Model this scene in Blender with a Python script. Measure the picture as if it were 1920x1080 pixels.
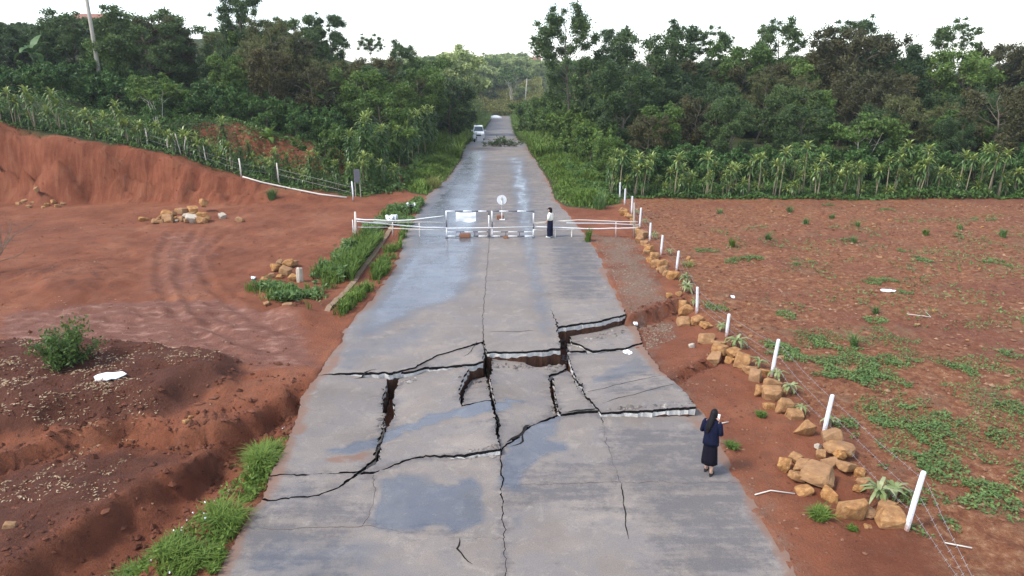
import bpy, bmesh, math, random
import numpy as np
from mathutils import Vector, Matrix, noise as mnoise
from mathutils.geometry import delaunay_2d_cdt

R = math.radians
random.seed(7)
rng = np.random.default_rng(11)
S = bpy.context.scene
for o in list(bpy.data.objects):
    bpy.data.objects.remove(o)

# ------------------------------------------------------------------ camera
CAM_H, PITCH, FPX = 8.2, R(17.9), 1297.0
cam_d = bpy.data.cameras.new('camera')
cam = bpy.data.objects.new('camera', cam_d)
S.collection.objects.link(cam)
cam.location = (0, 0, CAM_H)
cam.rotation_euler = (R(90) - PITCH, 0, 0)
cam_d.sensor_width = 36
cam_d.lens = 36 * FPX / 1920
cam_d.clip_start = 0.1
cam_d.clip_end = 3000
S.camera = cam

# ------------------------------------------------------------------ sky, sun, exposure
SUN_EL, SUN_AZ = R(52), R(-112)          # azimuth from +Y towards +X
W = bpy.data.worlds.new('World')
S.world = W
W.use_nodes = True
nt = W.node_tree
for n in list(nt.nodes):
    nt.nodes.remove(n)
sky = nt.nodes.new('ShaderNodeTexSky')
sky.sky_type = 'NISHITA'
sky.sun_disc = False
sky.sun_elevation = SUN_EL
sky.sun_rotation = SUN_AZ
sky.altitude = 900
sky.air_density = 1.0
sky.dust_density = 1.2
sky.ozone_density = 1.0
hsv = nt.nodes.new('ShaderNodeHueSaturation')
hsv.inputs['Saturation'].default_value = 0.62
hsv.inputs['Value'].default_value = 1.0
bg = nt.nodes.new('ShaderNodeBackground')
bg.inputs['Strength'].default_value = 0.15
wo = nt.nodes.new('ShaderNodeOutputWorld')
nt.links.new(sky.outputs[0], hsv.inputs['Color'])
nt.links.new(hsv.outputs[0], bg.inputs[0])
nt.links.new(bg.outputs[0], wo.inputs[0])

sun_d = bpy.data.lights.new('sun', 'SUN')
sun_d.energy = 1.5
sun_d.angle = R(11)
sun_d.color = (1.0, 0.95, 0.88)
sun = bpy.data.objects.new('sun', sun_d)
S.collection.objects.link(sun)
sd = Vector((math.sin(SUN_AZ) * math.cos(SUN_EL), math.cos(SUN_AZ) * math.cos(SUN_EL), math.sin(SUN_EL)))
sun.rotation_euler = sd.to_track_quat('Z', 'Y').to_euler()
sun.location = (0, 0, 60)

S.view_settings.view_transform = 'Standard'
S.view_settings.look = 'None'
S.view_settings.gamma = 1
S.view_settings.use_curve_mapping = False
S.view_settings.exposure = 1.42
S.render.engine = 'CYCLES'
S.cycles.max_bounces = 6
S.cycles.transparent_max_bounces = 4
S.cycles.use_denoising = True
S.cycles.volume_bounces = 0

# ------------------------------------------------------------------ survey helpers (photogrammetry on the real terrain)
cp, sp = math.cos(PITCH), math.sin(PITCH)
def ray(u, v):
    a, b = (u - 960) / FPX, (540 - v) / FPX
    return np.array([a, cp + b * sp, -sp + b * cp])
def gp(u, v, z=0.0):
    d = ray(u, v)
    t = (z - CAM_H) / d[2]
    return np.array([d[0] * t, d[1] * t])
def gpoly(pts, z=0.0):
    return np.array([gp(u, v, z) for u, v in pts])
def at_dist(u, v, y):
    """point on the sight line of (u, v) at northing y"""
    d = ray(u, v)
    t = y / d[1]
    return np.array([d[0] * t, y, CAM_H + d[2] * t])

# ------------------------------------------------------------------ numpy noise and shapes
def _hash(ix, iy, seed):
    h = (ix.astype(np.int64) * 374761393 + iy.astype(np.int64) * 668265263 + seed * 974634221) & 0x7fffffff
    h = ((h ^ (h >> 13)) * 1274126177) & 0x7fffffff
    h = h ^ (h >> 16)
    return (h & 0xffffff) / float(0xffffff)
def vnoise(x, y, seed=0):
    x = np.asarray(x, float); y = np.asarray(y, float)
    ix, iy = np.floor(x), np.floor(y)
    fx, fy = x - ix, y - iy
    fx = fx * fx * fx * (fx * (fx * 6 - 15) + 10); fy = fy * fy * fy * (fy * (fy * 6 - 15) + 10)
    a, b = _hash(ix, iy, seed), _hash(ix + 1, iy, seed)
    c, d = _hash(ix, iy + 1, seed), _hash(ix + 1, iy + 1, seed)
    return ((a + (b - a) * fx) * (1 - fy) + (c + (d - c) * fx) * fy) * 2 - 1
def fbm(x, y, oct=4, seed=0):
    s, a, n = 0, 1.0, 0
    for k in range(oct):
        s = s + a * vnoise(x * 2 ** k, y * 2 ** k, seed + k * 17); n += a; a *= 0.5
    return s / n
def sstep(a, b, x):
    t = np.clip((np.asarray(x, float) - a) / (b - a), 0, 1)
    return t * t * (3 - 2 * t)
def seg_dist(x, y, P):
    """distance to polyline P and parameter side (+ left of direction)"""
    best = np.full(np.shape(x), 1e9); side = np.zeros(np.shape(x)); par = np.zeros(np.shape(x))
    tot = 0.0
    L = sum(np.hypot(*(P[i + 1] - P[i])) for i in range(len(P) - 1))
    for i in range(len(P) - 1):
        a, b = P[i], P[i + 1]
        d = b - a; l2 = d @ d; l = math.sqrt(l2)
        t = np.clip(((x - a[0]) * d[0] + (y - a[1]) * d[1]) / l2, 0, 1)
        dx, dy = x - a[0] - t * d[0], y - a[1] - t * d[1]
        dd = np.hypot(dx, dy)
        m = dd < best
        best = np.where(m, dd, best)
        side = np.where(m, np.sign(d[0] * dy - d[1] * dx), side)
        par = np.where(m, (tot + t * l) / L, par)
        tot += l
    return best, side, par
def inside(x, y, P):
    c = np.zeros(np.shape(x), bool)
    n = len(P)
    j = n - 1
    for i in range(n):
        xi, yi = P[i]; xj, yj = P[j]
        if yi != yj:
            c ^= ((yi > y) != (yj > y)) & (x < (xj - xi) * (y - yi) / (yj - yi) + xi)
        j = i
    return c
def sdf(x, y, P):
    d, _, _ = seg_dist(x, y, np.vstack([P, P[:1]]))
    return np.where(inside(x, y, P), -d, d)

# ------------------------------------------------------------------ scene helpers
C = S.collection
def link(o):
    C.objects.link(o)
    return o
def setp(o, label=None, cat=None, group=None, kind=None):
    if label: o['label'] = label
    if cat: o['category'] = cat
    if group: o['group'] = group
    if kind: o['kind'] = kind
    return o
def thing(name, label, cat, loc=(0, 0, 0), rz=0.0, group=None, scale=1.0):
    o = bpy.data.objects.new(name, None)
    o.empty_display_size = 0.3
    o.location = loc; o.rotation_euler = (0, 0, rz)
    o.scale = (scale,) * 3 if np.isscalar(scale) else scale
    link(o)
    return setp(o, label, cat, group)
def part(name, mesh, parent, loc=(0, 0, 0), rot=(0, 0, 0), scale=None, label=None):
    o = bpy.data.objects.new(name, mesh)
    o.parent = parent
    o.location = loc; o.rotation_euler = rot
    if scale is not None: o.scale = scale
    link(o)
    if label: o['label'] = label
    return o
def mesh_np(name, V, Q=None, T=None, mats=(), smooth=False, midx=None, attrs=None):
    V = np.asarray(V, np.float32).reshape(-1, 3)
    nq = 0 if Q is None else len(Q); ntri = 0 if T is None else len(T)
    me = bpy.data.meshes.new(name)
    me.vertices.add(len(V)); me.vertices.foreach_set('co', V.ravel())
    loops = []
    if nq: loops.append(np.asarray(Q, np.int32).ravel())
    if ntri: loops.append(np.asarray(T, np.int32).ravel())
    loops = np.concatenate(loops)
    me.loops.add(len(loops)); me.loops.foreach_set('vertex_index', loops)
    me.polygons.add(nq + ntri)
    st = np.concatenate([np.arange(nq) * 4, nq * 4 + np.arange(ntri) * 3]).astype(np.int32)
    me.polygons.foreach_set('loop_start', st)
    me.polygons.foreach_set('use_smooth', np.full(nq + ntri, bool(smooth)))
    if midx is not None:
        me.polygons.foreach_set('material_index', np.asarray(midx, np.int32))
    for m in mats: me.materials.append(m)
    if attrs:
        for k, a in attrs.items():
            at = me.attributes.new(k, 'FLOAT', 'POINT')
            at.data.foreach_set('value', np.asarray(a, np.float32))
    me.update(calc_edges=True)
    return me
class MB:
    """collects shapes with quads/tris and material indices, builds ONE mesh"""
    def __init__(s): s.v = []; s.q = []; s.t = []; s.qm = []; s.tm = []; s.n = 0
    def add(s, V, Q=(), T=(), m=0):
        V = np.asarray(V, float).reshape(-1, 3)
        for f in Q: s.q.append([i + s.n for i in f]); s.qm.append(m)
        for f in T: s.t.append([i + s.n for i in f]); s.tm.append(m)
        s.v.append(V); s.n += len(V)
        return s
    def box(s, c, d, rz=0.0, m=0, taper=1.0, rx=0.0):
        hx, hy, hz = d[0] / 2, d[1] / 2, d[2] / 2
        V = np.array([[x * hx * (taper if z > 0 else 1), y * hy * (taper if z > 0 else 1), z * hz] for z in (-1, 1) for x, y in ((-1, -1), (1, -1), (1, 1), (-1, 1))])
        M = np.array(Matrix.Rotation(rz, 3, 'Z') @ Matrix.Rotation(rx, 3, 'X'))
        return s.add(V @ M.T + np.array(c), [(3, 2, 1, 0), (4, 5, 6, 7), (0, 1, 5, 4), (1, 2, 6, 5), (2, 3, 7, 6), (3, 0, 4, 7)], m=m)
    def tube(s, P, rad, n=8, m=0, cap=True):
        P = np.asarray(P, float); k = len(P)
        rad = np.broadcast_to(np.asarray(rad, float), (k,))
        V = []
        for i in range(k):
            d = P[min(i + 1, k - 1)] - P[max(i - 1, 0)]
            d = d / (np.linalg.norm(d) + 1e-9)
            a = np.array([0, 0, 1.0]) if abs(d[2]) < 0.85 else np.array([1.0, 0, 0])
            e1 = np.cross(d, a); e1 /= np.linalg.norm(e1); e2 = np.cross(d, e1)
            for j in range(n):
                t = 2 * math.pi * j / n
                V.append(P[i] + rad[i] * (math.cos(t) * e1 + math.sin(t) * e2))
        Q = [(i * n + j, i * n + (j + 1) % n, (i + 1) * n + (j + 1) % n, (i + 1) * n + j) for i in range(k - 1) for j in range(n)]
        T = []
        if cap:
            V.append(P[0]); V.append(P[-1])
            T += [(k * n, (j + 1) % n, j) for j in range(n)]
            T += [(k * n + 1, (k - 1) * n + j, (k - 1) * n + (j + 1) % n) for j in range(n)]
        return s.add(V, Q, T, m)
    def loft(s, rings, n=18, m=0, cap=True, rz=None):
        """rings: (cx, cy, cz, rx, ry)"""
        V = []; k = len(rings)
        for r in rings:
            for j in range(n):
                t = 2 * math.pi * j / n
                V.append((r[0] + r[3] * math.cos(t), r[1] + r[4] * math.sin(t), r[2]))
        Q = [(i * n + j, i * n + (j + 1) % n, (i + 1) * n + (j + 1) % n, (i + 1) * n + j) for i in range(k - 1) for j in range(n)]
        T = []
        if cap:
            V.append(rings[0][:3]); V.append(rings[-1][:3])
            T += [(k * n, (j + 1) % n, j) for j in range(n)]
            T += [(k * n + 1, (k - 1) * n + j, (k - 1) * n + (j + 1) % n) for j in range(n)]
        return s.add(V, Q, T, m)
    def mesh(s, name, mats, smooth=False):
        V = np.vstack(s.v)
        me = mesh_np(name, V, np.array(s.q) if s.q else None, np.array(s.t) if s.t else None, mats, smooth, s.qm + s.tm)
        return me

# ------------------------------------------------------------------ materials
def newmat(name):
    m = bpy.data.materials.new(name); m.use_nodes = True
    t = m.node_tree
    for n in list(t.nodes): t.nodes.remove(n)
    return m, t
class G:
    """tiny node-graph writer"""
    def __init__(s, t): s.t = t
    def n(s, typ, **kw):
        x = s.t.nodes.new(typ)
        for k, v in kw.items():
            if k.startswith('i_'): x.inputs[int(k[2:])].default_value = v
            else: setattr(x, k, v)
        return x
    def l(s, a, b): s.t.links.new(a, b)
    def noise(s, vec, scale, detail=4, rough=0.55, dist=0.0):
        x = s.n('ShaderNodeTexNoise'); x.inputs['Scale'].default_value = scale; x.inputs['Detail'].default_value = detail
        x.inputs['Roughness'].default_value = rough; x.inputs['Distortion'].default_value = dist
        if vec is not None: s.l(vec, x.inputs['Vector'])
        return x.outputs['Fac']
    def math(s, op, a, b=None, c=None, clamp=False):
        x = s.n('ShaderNodeMath', operation=op); x.use_clamp = clamp
        for i, q in enumerate((a, b, c)):
            if q is None: continue
            if hasattr(q, 'is_linked'): s.l(q, x.inputs[i])
            else: x.inputs[i].default_value = q
        return x.outputs[0]
    def ramp(s, f, stops, interp='LINEAR'):
        x = s.n('ShaderNodeValToRGB'); x.color_ramp.interpolation = interp
        e = x.color_ramp.elements
        while len(e) < len(stops): e.new(0.5)
        for k, (p, c) in enumerate(stops):
            e[k].position = p; e[k].color = (c if len(c) == 4 else (*c, 1)) if not np.isscalar(c) else (c, c, c, 1)
        s.l(f, x.inputs[0])
        return x.outputs[0]
    def mix(s, f, a, b, mode='MIX'):
        x = s.n('ShaderNodeMix', data_type='RGBA', blend_type=mode)
        for sock, q in ((x.inputs[0], f), (x.inputs[6], a), (x.inputs[7], b)):
            if hasattr(q, 'is_linked'): s.l(q, sock)
            else: sock.default_value = q if np.isscalar(q) else (*q, 1)
        return x.outputs[2]
    def smooth(s, f, a, b):
        x = s.n('ShaderNodeMapRange', interpolation_type='SMOOTHSTEP')
        x.inputs[1].default_value = a; x.inputs[2].default_value = b
        s.l(f, x.inputs[0])
        return x.outputs[0]
    def attr(s, name):
        x = s.n('ShaderNodeAttribute', attribute_name=name)
        return x.outputs['Fac']
    def bump(s, h, strength=0.5, dist=0.02):
        x = s.n('ShaderNodeBump'); x.inputs['Strength'].default_value = strength; x.inputs['Distance'].default_value = dist
        s.l(h, x.inputs['Height'])
        return x.outputs[0]
    def out(s, sh):
        o = s.n('ShaderNodeOutputMaterial'); s.l(sh, o.inputs['Surface'])
    def bsdf(s, col, rough=0.8, spec=0.3, normal=None, metal=0.0):
        p = s.n('ShaderNodeBsdfPrincipled')
        for k, q in (('Base Color', col), ('Roughness', rough), ('Specular IOR Level', spec), ('Metallic', metal)):
            if hasattr(q, 'is_linked'): s.l(q, p.inputs[k])
            else: p.inputs[k].default_value = q if np.isscalar(q) else (*q, 1)
        if normal is not None: s.l(normal, p.inputs['Normal'])
        return p.outputs[0]

def geo_pos(g): return g.n('ShaderNodeNewGeometry').outputs['Position']
def obj_pos(g): return g.n('ShaderNodeTexCoord').outputs['Object']

def mat_plain(name, col, rough=0.6, spec=0.3, var=0.25, scale=6.0, metal=0.0, bumpd=0.0, coord='obj'):
    m, t = newmat(name); g = G(t)
    v = obj_pos(g) if coord == 'obj' else geo_pos(g)
    f = g.noise(v, scale, 4, 0.6)
    c = g.mix(f, tuple(x * (1 - var) for x in col), tuple(min(1, x * (1 + var)) for x in col))
    nrm = g.bump(g.noise(v, scale * 5, 3), 0.5, bumpd) if bumpd else None
    g.out(g.bsdf(c, rough, spec, nrm, metal))
    return m

def mat_leaf(name, stops, trans=0.30, rough=0.5, spec=0.25, objvar=0.5):
    m, t = newmat(name); g = G(t)
    gi = g.n('ShaderNodeNewGeometry').outputs['Random Per Island']
    oi = g.n('ShaderNodeObjectInfo').outputs['Random']
    big = g.noise(obj_pos(g), 0.55, 2)
    f = g.math('ADD', g.math('MULTIPLY', gi, 0.45), g.math('MULTIPLY', oi, objvar * 0.6))
    f = g.math('ADD', f, g.math('MULTIPLY', g.math('SUBTRACT', big, 0.5), 0.8), clamp=True)
    c = g.ramp(f, stops)
    p = g.bsdf(c, rough, spec)
    tr = g.n('ShaderNodeBsdfTranslucent'); g.l(c, tr.inputs[0])
    mx = g.n('ShaderNodeMixShader'); mx.inputs[0].default_value = trans
    g.l(p, mx.inputs[1]); g.l(tr.outputs[0], mx.inputs[2])
    g.out(mx.outputs[0])
    return m

def mat_soil():
    m, t = newmat('red_soil'); g = G(t)
    v = geo_pos(g)
    n1 = g.noise(v, 0.35, 5, 0.6); n2 = g.noise(v, 2.2, 5, 0.65); n3 = g.noise(v, 14, 4, 0.7)
    base = g.ramp(n1, [(0.30, (0.135, 0.043, 0.021)), (0.52, (0.212, 0.072, 0.035)), (0.72, (0.280, 0.115, 0.061))])
    base = g.mix(g.math('MULTIPLY', g.smooth(n2, 0.45, 0.75), 0.55), base, (0.105, 0.032, 0.016))
    base = g.mix(g.math('MULTIPLY', g.smooth(n3, 0.56, 0.75), 0.40), base, (0.245, 0.130, 0.085))
    base = g.mix(g.math('MULTIPLY', g.smooth(g.noise(v, 1.1, 5, 0.7), 0.50, 0.72), 0.35), base, (0.215, 0.102, 0.060))
    # trodden damp clay (purplish, smoother)
    damp = g.smooth(g.math('ADD', g.attr('damp'), g.math('MULTIPLY', g.math('SUBTRACT', n2, 0.5), 0.7)), 0.25, 0.85)
    st = g.n('ShaderNodeMapping'); st.inputs['Scale'].default_value = (0.8, 2.0, 1); g.l(v, st.inputs[0])
    streak = g.noise(st.outputs[0], 1.6, 5, 0.65)
    dcol = g.ramp(streak, [(0.3, (0.125, 0.044, 0.025)), (0.55, (0.190, 0.078, 0.049)), (0.70, (0.33, 0.180, 0.132))])
    base = g.mix(damp, base, dcol)
    # humus under the leaf litter
    hum = g.smooth(g.math('ADD', g.attr('humus'), g.math('MULTIPLY', g.math('SUBTRACT', n2, 0.5), 0.8)), 0.3, 0.8)
    base = g.mix(hum, base, g.mix(n3, (0.055, 0.021, 0.013), (0.130, 0.047, 0.027)))
    # stony field soil
    fld = g.attr('field')
    peb = g.n('ShaderNodeTexVoronoi'); peb.inputs['Scale'].default_value = 5.0; g.l(v, peb.inputs['Vector'])
    pc = g.ramp(g.noise(v, 4.3, 5, 0.75), [(0.32, (0.092, 0.034, 0.015)), (0.47, (0.182, 0.069, 0.031)), (0.58, (0.255, 0.122, 0.060)), (0.70, (0.38, 0.24, 0.140))])
    base = g.mix(g.math('MULTIPLY', fld, 0.85), base, pc)
    base = g.mix(g.math('MULTIPLY', fld, g.math('MULTIPLY', g.smooth(g.noise(v, 0.22, 3), 0.5, 0.66), 0.55)), base, (0.150, 0.052, 0.034))
    base = g.mix(g.math('MULTIPLY', fld, g.math('MULTIPLY', g.smooth(g.noise(v, 0.6, 4, 0.7), 0.52, 0.68), 0.45)), base, (0.165, 0.110, 0.066))
    # gravelly shoulder
    gr = g.smooth(g.math('ADD', g.attr('gravel'), g.math('MULTIPLY', g.math('SUBTRACT', g.noise(v, 0.9, 5, 0.7), 0.5), 2.2)), 0.25, 0.95)
    gc = g.ramp(g.noise(v, 9, 5, 0.75), [(0.3, (0.12, 0.075, 0.050)), (0.55, (0.195, 0.140, 0.105)), (0.75, (0.32, 0.26, 0.21))])
    base = g.mix(g.math('MULTIPLY', gr, 0.8), base, gc)
    # ground under plants
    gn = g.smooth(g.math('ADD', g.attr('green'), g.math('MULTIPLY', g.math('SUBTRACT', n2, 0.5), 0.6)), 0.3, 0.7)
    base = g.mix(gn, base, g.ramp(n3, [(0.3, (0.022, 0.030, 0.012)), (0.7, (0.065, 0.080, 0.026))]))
    rough = g.math('SUBTRACT', 0.92, g.math('MULTIPLY', damp, 0.30))
    h = g.math('ADD', g.math('MULTIPLY', n3, 0.6), g.math('MULTIPLY', g.noise(v, 45, 3, 0.7), 0.35))
    # machine-scraped grooves on the cut bank
    wv = g.n('ShaderNodeTexNoise'); mp = g.n('ShaderNodeMapping'); mp.inputs['Scale'].default_value = (3.2, 0.5, 0.45); g.l(v, mp.inputs[0])
    g.l(mp.outputs[0], wv.inputs['Vector']); wv.inputs['Scale'].default_value = 1.6; wv.inputs['Detail'].default_value = 3
    grooves = g.math('MULTIPLY', wv.outputs['Fac'], g.math('MULTIPLY', g.attr('bank'), 0.7))
    h = g.math('ADD', h, grooves)
    base = g.mix(g.math('MULTIPLY', g.attr('bank'), 0.55), base, g.ramp(g.math('ADD', g.math('MULTIPLY', wv.outputs['Fac'], 0.55), g.math('MULTIPLY', n2, 0.45)), [(0.36, (0.105, 0.025, 0.012)), (0.50, (0.190, 0.052, 0.024)), (0.64, (0.26, 0.100, 0.050))]))
    fine = g.noise(v, 34, 4, 0.8)
    base = g.mix(0.6, base, g.mix(fine, (0.10, 0.10, 0.10), (0.90, 0.88, 0.86)), 'OVERLAY')
    g.out(g.bsdf(base, rough, 0.22, g.bump(h, 1.0, 0.08)))
    return m

def mat_road():
    m, t = newmat('worn_road_surface'); g = G(t)
    v = geo_pos(g)
    n1 = g.noise(v, 0.5, 5, 0.6); n2 = g.noise(v, 3.2, 6, 0.7); n3 = g.noise(v, 30, 3, 0.7)
    mp = g.n('ShaderNodeMapping'); mp.inputs['Scale'].default_value = (0.45, 2.6, 1); g.l(v, mp.inputs[0])
    lay = g.noise(mp.outputs[0], 1.1, 5, 0.7)
    dry = g.ramp(n1, [(0.32, (0.168, 0.145, 0.128)), (0.55, (0.216, 0.189, 0.168)), (0.72, (0.262, 0.228, 0.198))])
    dry = g.mix(g.math('MULTIPLY', g.smooth(n2, 0.50, 0.78), 0.40), dry, (0.130, 0.120, 0.117))
    dry = g.mix(g.math('MULTIPLY', g.smooth(g.noise(v, 0.85, 5, 0.65, 0.6), 0.44, 0.60), 0.60), dry, (0.175, 0.163, 0.160))
    dry = g.mix(g.math('MULTIPLY', g.smooth(g.noise(v, 1.9, 6, 0.75, 0.8), 0.52, 0.66), 0.45), dry, (0.300, 0.266, 0.230))
    # grey stains (old mud and polish), strongest where the stain map says
    sm = g.math('ADD', g.attr('stain'), g.math('MULTIPLY', g.math('SUBTRACT', lay, 0.5), 2.0))
    sm = g.math('ADD', sm, g.math('MULTIPLY', g.math('SUBTRACT', n2, 0.5), 1.5))
    sm = g.math('ADD', sm, g.math('MULTIPLY', g.math('SUBTRACT', g.noise(v, 11, 5, 0.75), 0.5), 0.9))
    st = g.smooth(sm, 0.15, 0.80)
    dry = g.mix(g.math('MULTIPLY', st, 0.78), dry, g.mix(n3, (0.078, 0.075, 0.080), (0.135, 0.128, 0.130)))
    dry = g.mix(g.math('MULTIPLY', g.smooth(n3, 0.62, 0.72), 0.35), dry, (0.10, 0.09, 0.085))
    dry = g.mix(g.math('MULTIPLY', g.smooth(n3, 0.30, 0.22), 0.0), dry, (0.42, 0.40, 0.37))
    fine = g.noise(v, 42, 4, 0.85)
    dry = g.mix(0.85, dry, g.mix(fine, (0.12, 0.11, 0.11), (0.88, 0.86, 0.83)), 'OVERLAY')
    # thin red mud
    dm = g.smooth(g.math('ADD', g.attr('dirt'), g.math('MULTIPLY', g.math('SUBTRACT', n2, 0.5), 0.75)), 0.35, 0.85)
    dry = g.mix(g.math('MULTIPLY', dm, 0.8), dry, g.mix(n2, (0.165, 0.078, 0.048), (0.235, 0.145, 0.100)))
    w0 = g.math('ADD', g.attr('wet'), g.math('MULTIPLY', g.math('SUBTRACT', n2, 0.5), 0.42))
    w0 = g.math('ADD', w0, g.math('MULTIPLY', g.math('SUBTRACT', lay, 0.5), 0.32))
    w0 = g.math('ADD', w0, g.math('MULTIPLY', g.math('SUBTRACT', n1, 0.5), 0.35))
    wet = g.smooth(w0, 0.30, 0.98)
    pud = g.smooth(w0, 0.70, 1.0)
    col = g.mix(wet, dry, g.mix(1.0, dry, (0.52, 0.60, 0.72), 'MULTIPLY'))  # wet darkens; the blue of the reflected sky is put into the colour
    rough = g.math('SUBTRACT', 0.82, g.math('ADD', g.math('MULTIPLY', wet, 0.52), g.math('MULTIPLY', pud, 0.14)))
    spec = g.math('ADD', 0.25, g.math('ADD', g.math('MULTIPLY', wet, 0.45), g.math('MULTIPLY', pud, 0.2)))
    hh = g.math('MULTIPLY', g.math('ADD', n3, g.math('MULTIPLY', n2, 0.6)), g.math('SUBTRACT', 1.0, g.math('MULTIPLY', pud, 0.92)))
    g.out(g.bsdf(col, rough, spec, g.bump(hh, 0.42, 0.010)))
    return m

M = {}
M['soil'] = mat_soil()
M['road'] = mat_road()
M['asphalt_edge'] = mat_plain('asphalt_fracture', (0.012, 0.011, 0.011), 0.95, 0.05, 0.5, 9, coord='geo')
M['concrete_edge'] = mat_plain('broken_concrete_base', (0.50, 0.48, 0.45), 0.9, 0.2, 0.45, 7, bumpd=0.03, coord='geo')
M['subsoil'] = mat_plain('dark_subsoil', (0.075, 0.036, 0.022), 0.95, 0.1, 0.5, 5, bumpd=0.04, coord='geo')
M['crack'] = mat_plain('crack_shade', (0.018, 0.016, 0.015), 0.95, 0.05, 0.3, 9, coord='geo')
def mat_stone():
    m, t = newmat('ochre_laterite'); g = G(t)
    v = obj_pos(g); oi = g.n('ShaderNodeObjectInfo').outputs['Random']
    a = g.noise(v, 3.0, 5, 0.65); b = g.noise(v, 14, 4, 0.7)
    c = g.ramp(a, [(0.30, (0.20, 0.085, 0.028)), (0.50, (0.38, 0.185, 0.060)), (0.70, (0.52, 0.31, 0.125))])
    c = g.mix(g.math('MULTIPLY', g.smooth(b, 0.50, 0.70), 0.6), c, (0.17, 0.070, 0.035))
    c = g.mix(g.math('MULTIPLY', g.smooth(g.noise(v, 5, 4, 0.7), 0.55, 0.72), 0.5), c, (0.60, 0.43, 0.24))
    c = g.mix(g.math('MULTIPLY', oi, 0.75), c, (0.27, 0.165, 0.095))
    g.out(g.bsdf(c, 0.85, 0.2, g.bump(g.math('ADD', a, b), 0.6, 0.03)))
    return m
M['stone'] = mat_stone()
M['pale_stone'] = mat_plain('pale_grey_stone', (0.42, 0.36, 0.28), 0.85, 0.2, 0.4, 4, bumpd=0.02)
M['brick'] = mat_plain('orange_brick', (0.24, 0.11, 0.065), 0.85, 0.2, 0.3, 8, bumpd=0.01)
def mat_post():
    m, t = newmat('whitewashed_concrete'); g = G(t)
    v = obj_pos(g)
    c = g.mix(g.noise(v, 5, 5, 0.7), (0.62, 0.63, 0.64), (0.78, 0.79, 0.80))
    sx = g.n('ShaderNodeSeparateXYZ'); g.l(v, sx.inputs[0])
    mud = g.math('SUBTRACT', g.math('MULTIPLY', g.noise(v, 9, 5, 0.7), 0.75), g.math('MULTIPLY', sx.outputs[2], 1.0))
    c = g.mix(g.math('MULTIPLY', g.smooth(mud, 0.05, 0.36), 0.85), c, (0.27, 0.125, 0.075))
    c = g.mix(g.math('MULTIPLY', g.smooth(g.noise(v, 16, 4, 0.75), 0.58, 0.70), 0.5), c, (0.34, 0.32, 0.29))
    g.out(g.bsdf(c, 0.75, 0.25, g.bump(g.noise(v, 30, 3), 0.5, 0.006)))
    return m
M['white_post'] = mat_post()
M['grey_post'] = mat_plain('weathered_wood', (0.36, 0.32, 0.27), 0.85, 0.2, 0.35, 8, bumpd=0.006)
M['pole_concrete'] = mat_plain('grey_pole_concrete', (0.34, 0.31, 0.26), 0.85, 0.2, 0.3, 3, bumpd=0.005)
M['wire'] = mat_plain('galvanised_wire', (0.20, 0.19, 0.19), 0.5, 0.4, 0.3, 12, metal=0.3)
M['white_paint'] = mat_plain('white_paint', (0.70, 0.70, 0.69), 0.5, 0.35, 0.2, 9)
M['dark_paint'] = mat_plain('dull_dark_paint', (0.10, 0.10, 0.12), 0.55, 0.35, 0.3, 7)
M['bamboo'] = mat_plain('pale_bamboo', (0.60, 0.54, 0.47), 0.6, 0.3, 0.22, 6)
M['sheet'] = mat_plain('white_plastic_sheet', (0.82, 0.83, 0.85), 0.45, 0.4, 0.06, 4)
M['navy'] = mat_plain('navy_cloth', (0.006, 0.008, 0.026), 0.9, 0.15, 0.35, 14, bumpd=0.006)
M['black'] = mat_plain('black_cloth', (0.007, 0.006, 0.012), 0.92, 0.12, 0.35, 14, bumpd=0.006)
M['cream'] = mat_plain('cream_cloth', (0.72, 0.70, 0.60), 0.85, 0.2, 0.1, 12, bumpd=0.004)
M['skin'] = mat_plain('skin', (0.50, 0.30, 0.21), 0.55, 0.35, 0.08, 10)
M['hair'] = mat_plain('black_hair', (0.006, 0.005, 0.006), 0.6, 0.2, 0.4, 22)
M['rubber'] = mat_plain('black_rubber', (0.015, 0.015, 0.016), 0.8, 0.25, 0.3, 10)
M['car_paint'] = mat_plain('white_car_paint', (0.78, 0.79, 0.80), 0.25, 0.5, 0.03, 2)
M['glass'] = mat_plain('dark_car_glass', (0.05, 0.075, 0.085), 0.08, 0.5, 0.1, 2)
M['lamp_glass'] = mat_plain('headlamp_glass', (0.62, 0.65, 0.68), 0.12, 0.5, 0.1, 9)
M['chrome'] = mat_plain('metal_trim', (0.45, 0.45, 0.46), 0.3, 0.5, 0.1, 9, metal=0.9)
M['red'] = mat_plain('red_paint', (0.45, 0.03, 0.02), 0.4, 0.4, 0.1, 9)
M['roof_tile'] = mat_plain('red_roof_sheet', (0.25, 0.11, 0.08), 0.75, 0.3, 0.25, 2)
M['house_wall'] = mat_plain('pale_house_wall', (0.62, 0.60, 0.56), 0.85, 0.2, 0.15, 2)
M['bark'] = mat_plain('grey_bark', (0.17, 0.14, 0.105), 0.9, 0.15, 0.4, 5, bumpd=0.02)
M['pale_bark'] = mat_plain('pale_bark', (0.40, 0.37, 0.31), 0.9, 0.15, 0.3, 5, bumpd=0.02)
M['stem'] = mat_plain('dracaena_cane', (0.26, 0.22, 0.14), 0.85, 0.2, 0.3, 9)
M['dry_leaf'] = mat_leaf('dry_leaf_litter', [(0.0, (0.210, 0.137, 0.079)), (0.5, (0.441, 0.326, 0.200)), (1.0, (0.651, 0.546, 0.399))], 0.1, 0.8, 0.1)
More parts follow.
